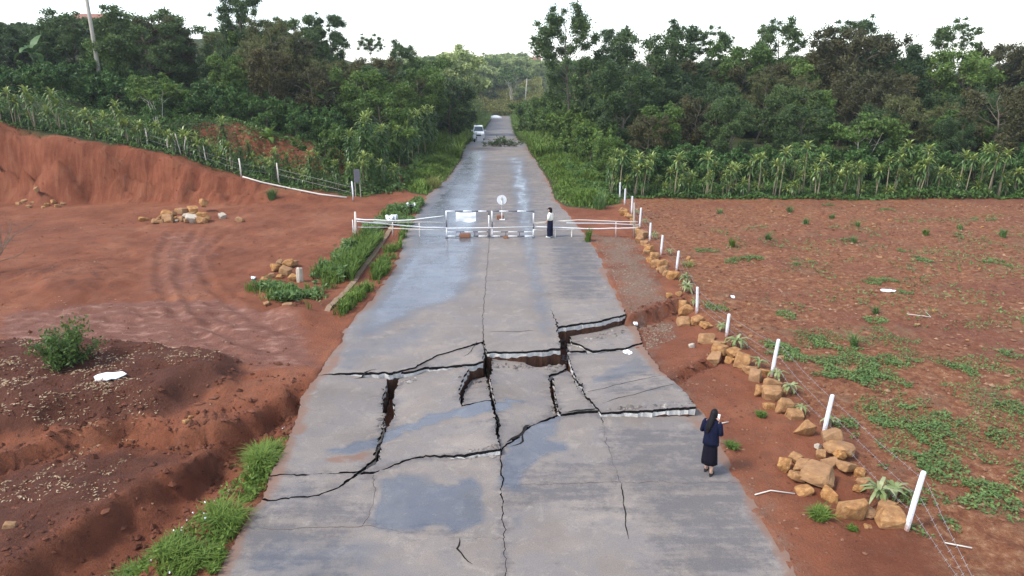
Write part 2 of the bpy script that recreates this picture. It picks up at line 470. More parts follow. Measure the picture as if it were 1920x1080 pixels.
# foliage colours by kind
M['leaf_dark'] = mat_leaf('dark_blue_green_leaf', [(0.00, (0.034, 0.062, 0.024)), (0.45, (0.074, 0.120, 0.040)), (0.75, (0.128, 0.182, 0.054)), (1.00, (0.220, 0.250, 0.070))])
M['leaf_mid'] = mat_leaf('mid_green_leaf', [(0.00, (0.046, 0.090, 0.020)), (0.45, (0.104, 0.172, 0.036)), (0.75, (0.165, 0.240, 0.050)), (1.00, (0.265, 0.310, 0.068))])
M['leaf_olive'] = mat_leaf('olive_feathery_leaf', [(0.00, (0.080, 0.090, 0.032)), (0.45, (0.145, 0.155, 0.054)), (0.75, (0.210, 0.215, 0.076)), (1.00, (0.260, 0.230, 0.090))])
M['leaf_rust'] = mat_leaf('rusty_olive_leaf', [(0.00, (0.048, 0.052, 0.022)), (0.45, (0.088, 0.084, 0.034)), (0.75, (0.140, 0.110, 0.038)), (1.00, (0.195, 0.125, 0.045))])
M['leaf_pale'] = mat_leaf('pale_grey_green_leaf', [(0.00, (0.190, 0.250, 0.095)), (0.50, (0.330, 0.390, 0.140)), (1.00, (0.500, 0.500, 0.190))], 0.3)  # pale leaf, colour raised further so the far hill looks sunlit
M['leaf_coffee'] = mat_leaf('glossy_coffee_leaf', [(0.00, (0.034, 0.080, 0.022)), (0.50, (0.078, 0.150, 0.036)), (1.00, (0.160, 0.235, 0.054))], 0.2, 0.5, 0.25)
M['drac_top'] = mat_leaf('lit_dracaena_leaf', [(0.00, (0.150, 0.210, 0.045)), (0.50, (0.270, 0.330, 0.080)), (1.00, (0.480, 0.510, 0.190))], 0.25, 0.4, 0.4)  # upper leaves: yellowish, with light from above put into the colour
M['drac_low'] = mat_leaf('shaded_dracaena_leaf', [(0.00, (0.044, 0.096, 0.024)), (0.50, (0.096, 0.175, 0.044)), (1.00, (0.200, 0.270, 0.074))], 0.2, 0.4, 0.4)  # lower leaves: shade under the head put into a darker colour
M['drac_cream'] = mat_leaf('cream_striped_leaf', [(0.0, (0.11, 0.16, 0.05)), (0.35, (0.20, 0.25, 0.09)), (0.6, (0.42, 0.42, 0.24)), (1.0, (0.60, 0.57, 0.40))], 0.2, 0.5, 0.3)
M['grass'] = mat_leaf('fresh_grass', [(0.00, (0.070, 0.125, 0.022)), (0.50, (0.140, 0.215, 0.038)), (0.85, (0.230, 0.295, 0.060)), (1.00, (0.400, 0.380, 0.170))], 0.3, 0.55, 0.2)
M['weed'] = mat_leaf('blue_green_weed', [(0.00, (0.062, 0.125, 0.036)), (0.50, (0.130, 0.210, 0.062)), (1.00, (0.240, 0.310, 0.095))], 0.25, 0.5, 0.25)
M['dry_grass'] = mat_leaf('yellow_grass', [(0.00, (0.170, 0.200, 0.055)), (0.50, (0.300, 0.300, 0.095)), (1.00, (0.460, 0.420, 0.170))], 0.3, 0.6, 0.2)
M['under'] = mat_leaf('undergrowth_leaf', [(0.00, (0.034, 0.076, 0.018)), (0.50, (0.080, 0.150, 0.034)), (1.00, (0.165, 0.225, 0.052))], 0.2, 0.5, 0.25)

# ------------------------------------------------------------------ road plan
LEFT_PX = [(330, 1180), (405, 1080), (428, 1040), (470, 960), (520, 860), (556, 790), (563, 740), (590, 700), (625, 655), (650, 610), (690, 565), (735, 505), (752, 450), (775, 405), (800, 365), (838, 335), (863, 300), (868, 279)]
RIGHT_PX = [(1540, 1180), (1495, 1080), (1465, 1010), (1425, 960), (1385, 890), (1358, 835), (1332, 780), (1285, 735), (1238, 690), (1202, 640), (1190, 600), (1172, 575), (1150, 530), (1128, 480), (1105, 445), (1080, 418), (1062, 395), (1040, 370), (1033, 345), (1012, 310), (990, 279)]
Lg, Rg = gpoly(LEFT_PX), gpoly(RIGHT_PX)
CREST = float(gp(930, 279)[1])
LX = np.vstack([Lg, [[-5.3, 82], [-5.5, 95], [-6.0, 112], [-6.0, 150], [-6.2, 200], [-6.8, 222], [-9.0, 232]]])
RX = np.vstack([Rg, [[1.7, 82], [1.3, 95], [0.9, 112], [0.3, 150], [-0.1, 200], [0.2, 222], [0.6, 232]]])
def xl(y): return np.interp(y, LX[:, 1], LX[:, 0])
def xr(y): return np.interp(y, RX[:, 1], RX[:, 0])
def prof(y):
    return np.interp(y, [0, CREST - 1, CREST + 4, 90, 110, 160, 218, 232], [0, 0, -0.28, -1.30, -3.0, -5.6, -7.4, -7.3])

# ------------------------------------------------------------------ terrain
BANK_X = np.array([-70, -45, -33.5, -30, -25.3, -21.5, -17.8, -14, -10.5])
BANK_Z = np.array([6.2, 5.6, 4.9, 3.95, 3.3, 2.63, 1.3, 0.43, 0.0])
SCARP_R = gpoly([(1172, 594), (1205, 586), (1235, 575), (1262, 566), (1290, 556)])
SCARP_R2 = gpoly([(1262, 712), (1290, 694), (1320, 682), (1350, 668)])
CHANNEL = gpoly([(590, 725), (556, 752), (500, 782), (440, 822), (370, 885), (270, 965), (150, 1060), (40, 1150)])
SCARP_L = gpoly([(-120, 870), (0, 846), (100, 816), (240, 785), (340, 800), (430, 790)])
MOUND = gpoly([(-150, 650), (120, 640), (330, 655), (440, 678), (470, 700), (430, 725), (330, 775), (100, 800), (-150, 840)])
WASH = gpoly([(590, 700), (480, 700), (330, 660), (-100, 640), (-400, 1000), (-200, 1150), (250, 1150), (400, 1000), (520, 860)])
RUTS = [gpoly(p_) for p_ in ([(380, 420), (345, 470), (335, 520), (370, 590), (440, 640), (560, 665)], [(330, 425), (300, 470), (300, 530), (330, 590), (400, 645), (520, 690)], [(600, 640), (480, 600), (400, 545), (370, 490), (420, 440), (560, 410)], [(20, 620), (200, 600), (380, 610), (520, 650)], [(10, 600), (200, 585), (400, 590), (560, 630)])]
HUMP = gpoly([(40, 520), (110, 495), (190, 490), (238, 515), (230, 540), (150, 560), (60, 555)])
HUMP2 = gpoly([(500, 585), (545, 578), (600, 590), (580, 610), (520, 605)])
def height(x, y):
    x = np.asarray(x, float); y = np.asarray(y, float)
    z = prof(y)
    L, Rr = xl(y), xr(y)
    # left cut bank and the terraces above it
    yf = 42.3 + 0.6 * vnoise(x * 0.25, x * 0.07, 3) + 0.14 * vnoise(x * 1.1, x * 0, 4)
    zt = np.interp(x, BANK_X, BANK_Z) * (1 + 0.06 * vnoise(x * 0.6, x * 0, 9))
    lfar = 1 - sstep(120, 250, y)
    z = z + zt * lfar * sstep(0, 2.5, y - yf + 0.30 * vnoise(x * 1.7, y * 1.7, 5) + 0.55 * fbm(x * 0.9 + 1.4 * y, y * 2.2, 4, 7) + 0.12 * vnoise(x * 4.5, y * 4.5, 11))
    lf = sstep(-7.5, -16, x)
    lfar = 1 - sstep(120, 260, y)
    z = z + (lf * np.clip(y - 45, 0, 60) * 0.085 + sstep(-12, -40, x) * np.clip(y - 60, 0, 60) * 0.03) * (0.25 + 0.75 * lfar)
    z = z + 1.15 * sstep(-11.5, -14, x) * sstep(-26, -20, x) * sstep(50.0, 51.6, y + 0.5 * vnoise(x * 0.7, y * 0.7, 21))
    # right side rises slowly behind the hedge
    rf = sstep(6, 16, x)
    z = z + rf * np.clip(y - 46, 0, 50) * 0.045 * (1 - sstep(110, 200, y))
    # banks beside the road beyond the gate
    far = sstep(43, 62, y)
    z = z + far * 0.9 * sstep(1.0, 4.5, L - x) * (1 - lf) + far * 0.8 * sstep(1.0, 5.0, x - Rr)
    dd = sstep(CREST + 3, 120, y)
    z = z + dd * (2.6 * sstep(0.6, 7, L - x) + 2.6 * sstep(0.6, 7, x - Rr))
    # the hill at the end of the road and the ridge to the left
    hill = np.interp(y, [0, 224, 252, 320, 430, 700, 3000], [0, 0, 6.5, 10.5, 14.5, 14, 6])
    z = z + hill * (1 + 0.15 * vnoise(x * 0.02, y * 0.02, 31)) * np.exp(-((x + 12) / 85) ** 4)
    z = z + 11 * np.exp(-((x + 98) / 30) ** 2 - ((y - 205) / 60) ** 2)
    # faults and mounds
    nearm = (y < 46)
    d, s, p = seg_dist(x, y, SCARP_R)
    yy = np.interp(x, SCARP_R[:, 0], SCARP_R[:, 1])
    k = sstep(3.2, 4.0, x) * (1 - sstep(6.0, 7.0, x))
    t = np.clip((yy - y) / 6.0, 0, 1)
    z = z - 0.48 * k * sstep(-0.02, 0.10, yy - y + 0.08 * vnoise(x * 3, y * 3, 6)) * (1 - t) ** 1.2 * nearm
    d, s, p = seg_dist(x, y, SCARP_R2)
    z = z - 0.26 * np.exp(-(np.maximum(d - 0.08 - 0.06 * vnoise(x * 4, y * 4, 2), 0) / 0.12) ** 2)
    d, s, p = seg_dist(x, y, CHANNEL)
    wch = 0.45 + 0.75 * p
    z = z - 0.62 * np.exp(-((d + 0.18 * fbm(x * 2.2, y * 2.2, 3, 18)) / wch) ** 10) * (1 + 0.3 * vnoise(x * 1.3, y * 1.3, 8)) * sstep(-0.01, 0.08, p + 0.02)
    d, s, p = seg_dist(x, y, SCARP_L)
    sd_l = np.where(s < 0, d, -d) + 0.22 * fbm(x * 1.8, y * 1.8, 3, 14)
    z = z - 0.50 * sstep(0.0, 0.14, sd_l) * np.exp(-np.maximum(sd_l, 0) / 2.0) * nearm * (d < 8)
    m = sdf(x, y, MOUND)
    z = z + 0.55 * sstep(0.25, -1.0, m + 0.35 * vnoise(x * 1.2, y * 1.2, 12)) * nearm
    m = sdf(x, y, HUMP)
    z = z + 0.28 * sstep(0.5, -0.9, m + 0.3 * vnoise(x * 1.5, y * 1.5, 15))
    m = sdf(x, y, HUMP2)
    z = z + 0.35 * sstep(0.3, -0.6, m)
    # rough ground: clods and ruts, calmer close to the road
    off = np.minimum(np.where(x < (L + Rr) / 2, L - x, x - Rr), 6)
    calm = 0.15 + 0.85 * sstep(0.3, 2.5, off)
    z = z + calm * (0.11 * fbm(x * 0.35, y * 0.35, 4, 41) + 0.065 * fbm(x * 1.6, y * 1.6, 4, 51) - 0.05 * np.maximum(0, 0.25 - np.abs(fbm(x * 0.9 + y * 0.5, y * 0.9 - x * 0.3, 3, 55))) * 4 * (x < L))
    fieldm = sstep(0.6, 1.6, off) * (x > Rr)
    z = z + fieldm * nearm * 0.045 * fbm(x * 4.5, y * 4.5, 3, 61)
    humm = sstep(0.3, -0.3, sdf(x, y, MOUND)) * nearm
    z = z + humm * 0.05 * fbm(x * 3.2, y * 3.2, 3, 66)
    z = z + 0.06 * np.maximum(0, fbm(x * 2.4, y * 2.4, 3, 71)) * sstep(0, -1, x - L) * nearm
    wash = sstep(1.0, -1.0, sdf(x, y, WASH)) * nearm
    rg = 1 - np.abs(fbm(x * 1.1 + 0.5 * y, y * 1.1 - 0.4 * x, 4, 81)) * 2.2
    z = z + wash * (0.10 * (rg - 0.5) + 0.045 * fbm(x * 4.2, y * 4.2, 3, 85))
    for rt in RUTS:
        d, s, p = seg_dist(x, y, rt)
        z = z - 0.075 * np.exp(-(d / 0.16) ** 2) * sstep(0, 0.1, p) * sstep(1, 0.9, p) * (0.6 + 0.5 * vnoise(x * 1.5, y * 1.5, 19)) + 0.045 * np.exp(-((d - 0.33) / 0.12) ** 2) * sstep(0, 0.1, p) * sstep(1, 0.9, p)
    # under the road
    ins = np.minimum(x - L, Rr - x)
    deep = np.where(y < CREST - 0.5, 0.85, 0.22)
    z = np.where(ins > 0, z - deep * sstep(0.10, 0.42, ins + 0.1 * vnoise(x * 2.2, y * 2.2, 77)), z)
    z = z + 0.035 * sstep(-0.2, 0.05, ins) * (1 - sstep(0.1, 0.35, ins)) * (0.6 + vnoise(x * 1.8, y * 1.8, 78)) * (y < 70)
    return z
def hz(x, y): return float(height(np.array([x]), np.array([y]))[0])
def spot(u, v):
    z = 0.0
    for _ in range(8):
        p = gp(u, v, z); z = 0.5 * z + 0.5 * surf(p[0], p[1])
    p = gp(u, v, z)
    return np.array([p[0], p[1], surf(p[0], p[1])])

def surf(x, y):
    if float(xl(y)) < x < float(xr(y)) and 'road_z' in globals(): return road_z(x, y)
    return hz(x, y)
def axis(dense, d0, grow, lim, start):
    out = [start]; st = d0
    while out[-1] < lim:
        if out[-1] >= dense: st = min(st * grow, 30)
        out.append(out[-1] + st)
    return np.array(out)
ax = axis(17, 0.125, 1.028, 700, 0.0)
xs = np.concatenate([-ax[:0:-1], ax])
ys = axis(31, 0.125, 1.013, 1400, 6.0)
Xg, Yg = np.meshgrid(xs, ys)
X1, Y1 = Xg.ravel(), Yg.ravel()
Z1 = height(X1, Y1)
nx, ny = len(xs), len(ys)
ii = np.arange((ny - 1) * (nx - 1)); r_, c_ = ii // (nx - 1), ii % (nx - 1)
Qg = np.stack([r_ * nx + c_, r_ * nx + c_ + 1, (r_ + 1) * nx + c_ + 1, (r_ + 1) * nx + c_], 1)
Lx, Rx_ = xl(Y1), xr(Y1)
FENCE_PX = [(1850, 1190), (1698, 995), (1543, 817), (1446, 705), (1362, 630), (1307, 588), (1268, 508), (1239, 478), (1218, 452), (1199, 428), (1184, 402), (1171, 384)]
FENCE = gpoly(FENCE_PX)
def xf(y): return np.interp(y, FENCE[:, 1], FENCE[:, 0])
a_damp = np.zeros_like(X1)
for poly, v_, soft in (([(0, 590), (200, 570), (420, 560), (560, 600), (600, 690), (480, 690), (330, 650), (120, 635), (0, 640)], 1.0, 0.8),
                       ([(280, 430), (420, 440), (400, 560), (250, 560)], 0.6, 1.2),
                       ([(600, 720), (520, 770), (420, 850), (300, 960), (100, 1080), (250, 1080), (400, 920), (480, 830), (556, 775)], 0.75, 0.5),
                       ([(0, 400), (250, 420), (620, 385), (680, 420), (450, 480), (0, 470)], 0.35, 1.0)):
    a_damp = np.maximum(a_damp, v_ * sstep(soft, -soft, sdf(X1, Y1, gpoly(poly))))
a_hum = np.maximum(sstep(0.6, -0.6, sdf(X1, Y1, MOUND)), sstep(0.5, -0.5, sdf(X1, Y1, HUMP)) * 0.45)
a_hum = np.maximum(a_hum, sstep(1.0, -1.0, sdf(X1, Y1, gpoly([(-100, 850), (250, 800), (400, 820), (260, 900), (120, 1010), (-40, 1100), (-200, 1000)]))) * 0.8)
a_field = sstep(-0.4, 0.8, X1 - xf(Y1)) * (Y1 < 46)
a_grav = 0.8 * sstep(1.3, -0.9, sdf(X1, Y1, gpoly([(1110, 440), (1185, 445), (1240, 530), (1255, 565), (1180, 590), (1150, 520)])))
a_grav = np.maximum(a_grav, 0.75 * sstep(0.7, -0.4, sdf(X1, Y1, gpoly([(1200, 590), (1260, 585), (1270, 620), (1215, 640)]))))
a_grav = np.maximum(a_grav, 0.45 * sstep(0.9, 0.0, X1 - Rx_) * (X1 > Rx_ - 0.5) * (Y1 < 30))
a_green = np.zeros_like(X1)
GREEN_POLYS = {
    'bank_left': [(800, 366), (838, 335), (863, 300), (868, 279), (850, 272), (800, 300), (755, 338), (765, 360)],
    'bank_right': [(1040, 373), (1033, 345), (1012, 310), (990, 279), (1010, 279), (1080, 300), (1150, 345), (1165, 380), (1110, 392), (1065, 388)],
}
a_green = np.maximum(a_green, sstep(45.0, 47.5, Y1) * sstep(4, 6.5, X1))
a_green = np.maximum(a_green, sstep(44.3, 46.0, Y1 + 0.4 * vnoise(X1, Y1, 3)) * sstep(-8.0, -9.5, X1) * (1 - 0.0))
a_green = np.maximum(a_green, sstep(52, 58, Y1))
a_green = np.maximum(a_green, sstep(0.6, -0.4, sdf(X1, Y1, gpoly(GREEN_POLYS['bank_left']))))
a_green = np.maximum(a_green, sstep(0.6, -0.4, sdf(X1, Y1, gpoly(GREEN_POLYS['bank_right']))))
# bare red terrace face above the left hedge
terr = sstep(-11.0, -13, X1) * sstep(-25, -21, X1) * sstep(48.5, 49.5, Y1) * (1 - sstep(53.3, 54.5, Y1))
a_green = a_green * (1 - terr)
yfX = 42.3 + 0.6 * vnoise(X1 * 0.25, X1 * 0.07, 3) + 0.14 * vnoise(X1 * 1.1, X1 * 0, 4)
a_bank = np.clip(np.interp(X1, BANK_X, BANK_Z) / 1.5, 0, 1) * sstep(-0.3, 0.3, Y1 - yfX) * (1 - sstep(2.2, 2.8, Y1 - yfX))
ground_me = mesh_np('ground', np.stack([X1, Y1, Z1], 1), Qg, None, [M['soil']], True,
                    attrs={'damp': a_damp, 'humus': a_hum, 'field': a_field, 'gravel': a_grav, 'green': a_green, 'bank': a_bank})
ground = link(bpy.data.objects.new('ground', ground_me))
setp(ground, kind='structure')

# ------------------------------------------------------------------ thin damp air
hm_, ht_ = newmat('damp_air')
pv = ht_.nodes.new('ShaderNodeVolumePrincipled'); pv.inputs['Density'].default_value = 0.00032
pv.inputs['Color'].default_value = (0.90, 0.95, 1.0, 1); pv.inputs['Anisotropy'].default_value = 0.2
ho_ = ht_.nodes.new('ShaderNodeOutputMaterial'); ht_.links.new(pv.outputs[0], ho_.inputs['Volume'])
zlo, zhi = float(Z1.min()) - 1.0, 48.0
hb_ = MB().box((0, 690, (zlo + zhi) / 2), (1430, 1460, zhi - zlo))
haze = link(bpy.data.objects.new('haze', hb_.mesh('haze', [hm_]))); setp(haze, kind='stuff')

# ------------------------------------------------------------------ road: wetness, dirt, stains as properties of the surface
WETP = [
    ([(640, 650), (690, 570), (745, 490), (775, 410), (830, 340), (868, 282), (915, 282), (912, 340), (905, 400), (908, 450), (898, 520), (870, 562), (800, 585), (740, 615)], 0.92, 0.55),
    ([(690, 590), (730, 520), (765, 470), (800, 470), (800, 500), (760, 560), (720, 610)], 1.15, 0.6),
    ([(612, 690), (640, 640), (760, 612), (850, 590), (800, 640), (700, 680), (640, 705)], 0.62, 0.35),
    ([(954, 296), (982, 290), (998, 350), (1008, 420), (1014, 500), (1034, 572), (1047, 648), (1010, 626), (992, 560), (976, 480), (964, 420), (955, 340)], 0.84, 0.34),
    ([(1000, 320), (1040, 400), (1090, 440), (1140, 520), (1120, 560), (1060, 560), (1030, 520), (1012, 430)], 0.58, 0.6),
    ([(600, 838), (650, 822), (730, 798), (800, 776), (870, 764), (922, 750), (960, 739), (1030, 727), (1015, 737), (960, 752), (925, 771), (870, 786), (780, 806), (700, 832), (620, 846)], 1.15, 0.10),
    ([(942, 855), (958, 825), (1000, 800), (1056, 783), (1058, 802), (1020, 822), (1066, 824), (1070, 845), (1012, 856), (992, 880), (985, 905), (946, 910)], 1.05, 0.14),
    ([(708, 897), (800, 886), (830, 905), (870, 900), (900, 886), (914, 900), (916, 950), (908, 988), (860, 1000), (760, 994), (688, 980), (703, 930)], 0.92, 0.14),
    ([(420, 1090), (480, 1005), (560, 990), (680, 1000), (760, 1004), (730, 1040), (800, 1090)], 0.72, 0.3),
    ([(500, 920), (540, 895), (620, 935), (560, 960), (500, 970)], 0.55, 0.25),
    ([(946, 905), (1050, 900), (1062, 932), (950, 936)], 0.62, 0.18),
    ([(946, 955), (1000, 962), (985, 990), (948, 1012)], 0.68, 0.12),
    ([(946, 1030), (958, 1040), (960, 1085), (946, 1085)], 0.6, 0.1),
    ([(1088, 716), (1130, 690), (1180, 662), (1200, 648), (1232, 690), (1180, 702), (1120, 716)], 0.70, 0.15),
    ([(1132, 780), (1180, 780), (1190, 800), (1140, 805)], 0.6, 0.15),
    ([(880, 285), (985, 285), (975, 320), (890, 330)], 0.45, 1.2),
]
STAINP = [
    ([(1150, 800), (1330, 800), (1400, 880), (1480, 1080), (1250, 1080), (1180, 930)], 0.66, 0.5),
    ([(950, 860), (1150, 870), (1160, 960), (950, 960)], 0.55, 0.3),
    ([(480, 900), (680, 900), (660, 1080), (420, 1080)], 0.55, 0.4),
    ([(1030, 440), (1120, 450), (1150, 560), (1040, 560)], 0.58, 0.6),
    ([(1120, 690), (1230, 690), (1290, 740), (1140, 755)], 0.45, 0.3),
    ([(780, 300), (1020, 300), (1060, 420), (740, 420)], 0.42, 1.0),
]
DIRTP = [
    ([(580, 720), (600, 690), (650, 640), (625, 700)], 1.0, 0.2),
    ([(600, 852), (650, 842), (700, 838), (690, 850), (620, 866)], 0.85, 0.08),
    ([(1270, 775), (1330, 780), (1350, 830), (1290, 800)], 0.8, 0.25),
    ([(560, 790), (575, 795), (560, 820), (535, 835)], 1.0, 0.1),
    ([(560, 740), (600, 715), (640, 760), (570, 800)], 0.30, 0.5),
]
def road_attrs(x, y):
    wx = x + 0.12 * vnoise(x * 2.1, y * 2.1, 101); wy = y + 0.2 * vnoise(x * 2.1, y * 2.1, 102)
    out = {}
    for nm, lst in (('wet', WETP), ('stain', STAINP), ('dirt', DIRTP)):
        a = np.zeros_like(x)
        for poly, v_, soft in lst:
            sf = soft * (1.7 if nm == 'wet' else 1.2) * (0.6 if nm == 'wet' and soft < 0.2 else 1)
            a = np.maximum(a, v_ * sstep(sf, -sf, sdf(wx, wy, gpoly(poly))))
        out[nm] = a
    far = sstep(CREST - 4, CREST + 6, y)
    out['wet'] = np.maximum(out['wet'], far * 0.55)
    e = np.minimum(x - xl(y), xr(y) - x)
    out['dirt'] = np.maximum(out['dirt'], 0.9 * sstep(0.45, 0.0, e + 0.25 * vnoise(x * 0.9, y * 0.9, 103)))
    return out

road = bpy.data.objects.new('road', None); link(road); setp(road, kind='structure')

def plane_from(anchors):
    P = []
    for u, v, z in anchors:
        g_ = gp(u, v, z); P.append((g_[0], g_[1], 1.0))
    return np.linalg.solve(np.array(P), np.array([a[2] for a in anchors], float))   # z = a x + b y + c
def on_plane(u, v, pl):
    d = ray(u, v)
    t = (pl[0] * 0 + pl[1] * 0 + pl[2] - CAM_H) / (d[2] - pl[0] * d[0] - pl[1] * d[1])
    return np.array([d[0] * t, d[1] * t])
SLABS = []
def make_slab(poly, anchors=None, amp=0.05, gap=0.011, step=0.07, extra=()):
    pl = np.zeros(3) if anchors is None else plane_from(anchors)
    P = [on_plane(u, v, pl) for u, v in poly] + [np.array(e, float) for e in extra]
    P = np.array(P)
    # subdivide
    out = []
    n = len(P)
    for i in range(n):
        a, b = P[i], P[(i + 1) % n]
        ln = np.hypot(*(b - a)); st = step * max(1.0, (min(a[1], b[1]) / 24.0) ** 1.5)
        k = max(1, int(ln / st))
        for j in range(k): out.append(a + (b - a) * j / k)
    P = np.array(out)
    # jagged fracture line: the same displacement for both sides of a crack
    x, y = P[:, 0], P[:, 1]
    dx = 0.55 * vnoise(x * 2.3, y * 2.3, 201) + 0.55 * vnoise(x * 6.1, y * 6.1, 203) + 0.6 * vnoise(x * 14, y * 14, 205)
    dy = 0.55 * vnoise(x * 2.3, y * 2.3, 202) + 0.55 * vnoise(x * 6.1, y * 6.1, 204) + 0.6 * vnoise(x * 14, y * 14, 206)
    P = P + amp * np.stack([dx, dy], 1)
    # inset by half the crack width
    A = 0.5 * np.sum(P[:, 0] * np.roll(P[:, 1], -1) - np.roll(P[:, 0], -1) * P[:, 1])
    if A < 0: P = P[::-1]
    tn = np.roll(P, -1, 0) - np.roll(P, 1, 0)
    tn /= np.linalg.norm(tn, axis=1)[:, None] + 1e-9
    P = P + (gap * (1 + 0.9 * vnoise(P[:, 0] * 1.3, P[:, 1] * 1.3, 208)))[:, None] * np.stack([-tn[:, 1], tn[:, 0]], 1)
    # interior points
    lo, hi = P.min(0), P.max(0)
    pts = []
    yv = lo[1] + 0.1
    while yv < hi[1]:
        s_ = 0.22 * max(1.0, (yv / 22.0) ** 1.3)
        xv = np.arange(lo[0] + 0.1, hi[0], s_)
        pts.append(np.stack([xv + s_ * 0.35 * (rng.random(len(xv)) - 0.5), np.full(len(xv), yv) + s_ * 0.35 * (rng.random(len(xv)) - 0.5)], 1))
        yv += s_
    pts = np.vstack(pts)
    sd_ = sdf(pts[:, 0], pts[:, 1], P)
    pts = pts[sd_ < -0.08]
    allp = np.vstack([P, pts])
    nb = len(P)
    r = delaunay_2d_cdt([Vector(p) for p in allp], [], [list(range(nb))], 1, 1e-5)
    V2 = np.array([tuple(v) for v in r[0]]); F = [f for f in r[2]]
    T = []
    for f in F:
        f = list(f)
        for k in range(1, len(f) - 1): T.append((f[0], f[k], f[k + 1]))
    T = np.array(T)
    a, b, c = V2[T[:, 0]], V2[T[:, 1]], V2[T[:, 2]]
    cr = (b[:, 0] - a[:, 0]) * (c[:, 1] - a[:, 1]) - (b[:, 1] - a[:, 1]) * (c[:, 0] - a[:, 0])
    T[cr < 0] = T[cr < 0][:, ::-1]
    zz = pl[0] * V2[:, 0] + pl[1] * V2[:, 1] + pl[2] + 0.012 * fbm(V2[:, 0] * 0.5, V2[:, 1] * 0.5, 3, 301)
    V = np.column_stack([V2, zz])
    # fractured edges: asphalt, concrete base, subsoil
    ed = {}
    for t in T:
        for k in range(3):
            e = (int(t[k]), int(t[(k + 1) % 3])); ed[e] = 1
    bnd = [e for e in ed if (e[1], e[0]) not in ed]
    bv = sorted({i for e in bnd for i in e}); idx = {v: k for k, v in enumerate(bv)}
    nv = len(V); B = V[bv]
    bx, by = B[:, 0], B[:, 1]
    j1, j2 = vnoise(bx * 5, by * 5, 311), vnoise(bx * 7, by * 7, 312)
    lv1 = B - np.array([0, 0, 1]) * (0.075 + 0.018 * j1)[:, None]
    lv2 = B - np.array([0, 0, 1]) * (0.195 + 0.060 * j2)[:, None]
    lv2[:, :2] += 0.02 * np.stack([j1, j2], 1)
    lv3 = B - np.array([0, 0, 0.95])
    lv3[:, :2] += 0.05 * np.stack([j2, j1], 1)
    V = np.vstack([V, lv1, lv2, lv3]); nbv = len(bv)
    Q, qm = [], []
    for a_, b_ in bnd:
        ia, ib = idx[a_], idx[b_]
        rows = [(a_, b_), (nv + ia, nv + ib), (nv + nbv + ia, nv + nbv + ib), (nv + 2 * nbv + ia, nv + 2 * nbv + ib)]
        for k in range(3):
            Q.append((rows[k][1], rows[k][0], rows[k + 1][0], rows[k + 1][1])); qm.append(k + 1)
    at = road_attrs(V[:, 0], V[:, 1])
    if gap > 0:
        de, _, _ = seg_dist(V[:, 0], V[:, 1], np.vstack([P, P[:1]]))
        at['stain'] = np.maximum(at['stain'], 0.5 * np.exp(-de / 0.10)); at['dirt'] = np.maximum(at['dirt'], 0.42 * np.exp(-de / 0.07))
    me = mesh_np('road_slab', V, np.array(Q), T, [M['road'], M['asphalt_edge'], M['concrete_edge'], M['subsoil']], False, qm + [0] * len(T), at)
    part('road_slab', me, road)
    SLABS.append((P, pl))
def inside1(x, y, P):
    Qp = np.roll(P, 1, 0)
    up_ = (P[:, 1] > y) != (Qp[:, 1] > y)
    with np.errstate(divide='ignore', invalid='ignore'):
        xc = (Qp[:, 0] - P[:, 0]) * (y - P[:, 1]) / (Qp[:, 1] - P[:, 1]) + P[:, 0]
    return bool(np.count_nonzero(up_ & (x < xc)) % 2)
def road_z(x, y):
    for P, pl in SLABS:
        if inside1(x, y, P):
            return pl[0] * x + pl[1] * y + pl[2] + 0.012 * float(fbm(np.array([x * 0.5]), np.array([y * 0.5]), 3, 301)[0])
    return float(prof(y))

leftU = [(x, y) for x, y in LEFT_PX if y <= 700]
# upstream left half, still standing level
make_slab(gap=0.0, poly=[(597, 703), (665, 698), (735, 698), (772, 690), (820, 666), (870, 650), (906, 640), (905, 600), (910, 540), (915, 480), (918, 440), (922, 360), (928, 279)] + leftU[::-1][:-1])
# upstream right half with a slit beside the wet lane
make_slab(gap=0.0, poly=[(912, 659), (985, 659), (1051, 652), (1044, 612), (1032, 578), (1047, 611), (1120, 602), (1174, 589), (1168, 570)] + [p for p in RIGHT_PX if p[1] < 560] + [(928, 279), (922, 360), (918, 440), (915, 480), (910, 540), (905, 600), (907, 640)])
# left lower slab
make_slab([(597, 703), (665, 699), (728, 703), (722, 735), (719, 765), (722, 785), (710, 825), (704, 858), (672, 886), (600, 888), (508, 892), (520, 862), (556, 790), (565, 742)], [(597, 703, 0.0), (725, 705, -0.20), (540, 880, 0.0)])
# wedge between the long crack and the hairline
make_slab([(508, 892), (600, 888), (672, 886), (640, 910), (590, 931), (492, 936)], None)
# middle-left slab, tilted
make_slab([(748, 709), (775, 700), (795, 692), (840, 690), (868, 687), (882, 690), (866, 712), (862, 735), (864, 762), (905, 752), (921, 752), (930, 800), (937, 842), (870, 853), (800, 855), (742, 868), (712, 884), (676, 888), (712, 860), (716, 830), (726, 800), (740, 780), (737, 750)], [(748, 709, -0.24), (880, 690, -0.08), (800, 855, 0.03)])
# dropped corner piece beside the centre joint
make_slab([(870, 732), (885, 712), (912, 706), (918, 730), (920, 750), (903, 752), (868, 760)], [(870, 730, -0.34), (914, 708, -0.42), (905, 750, -0.04)], gap=0.02)
# thin strip behind the pit
make_slab([(740, 699), (772, 692), (820, 668), (872, 652), (905, 643), (908, 660), (908, 676), (894, 682), (868, 684), (840, 687), (795, 689), (775, 696)], [(740, 699, -0.06), (905, 643, -0.02), (868, 684, -0.02)], gap=0.014)
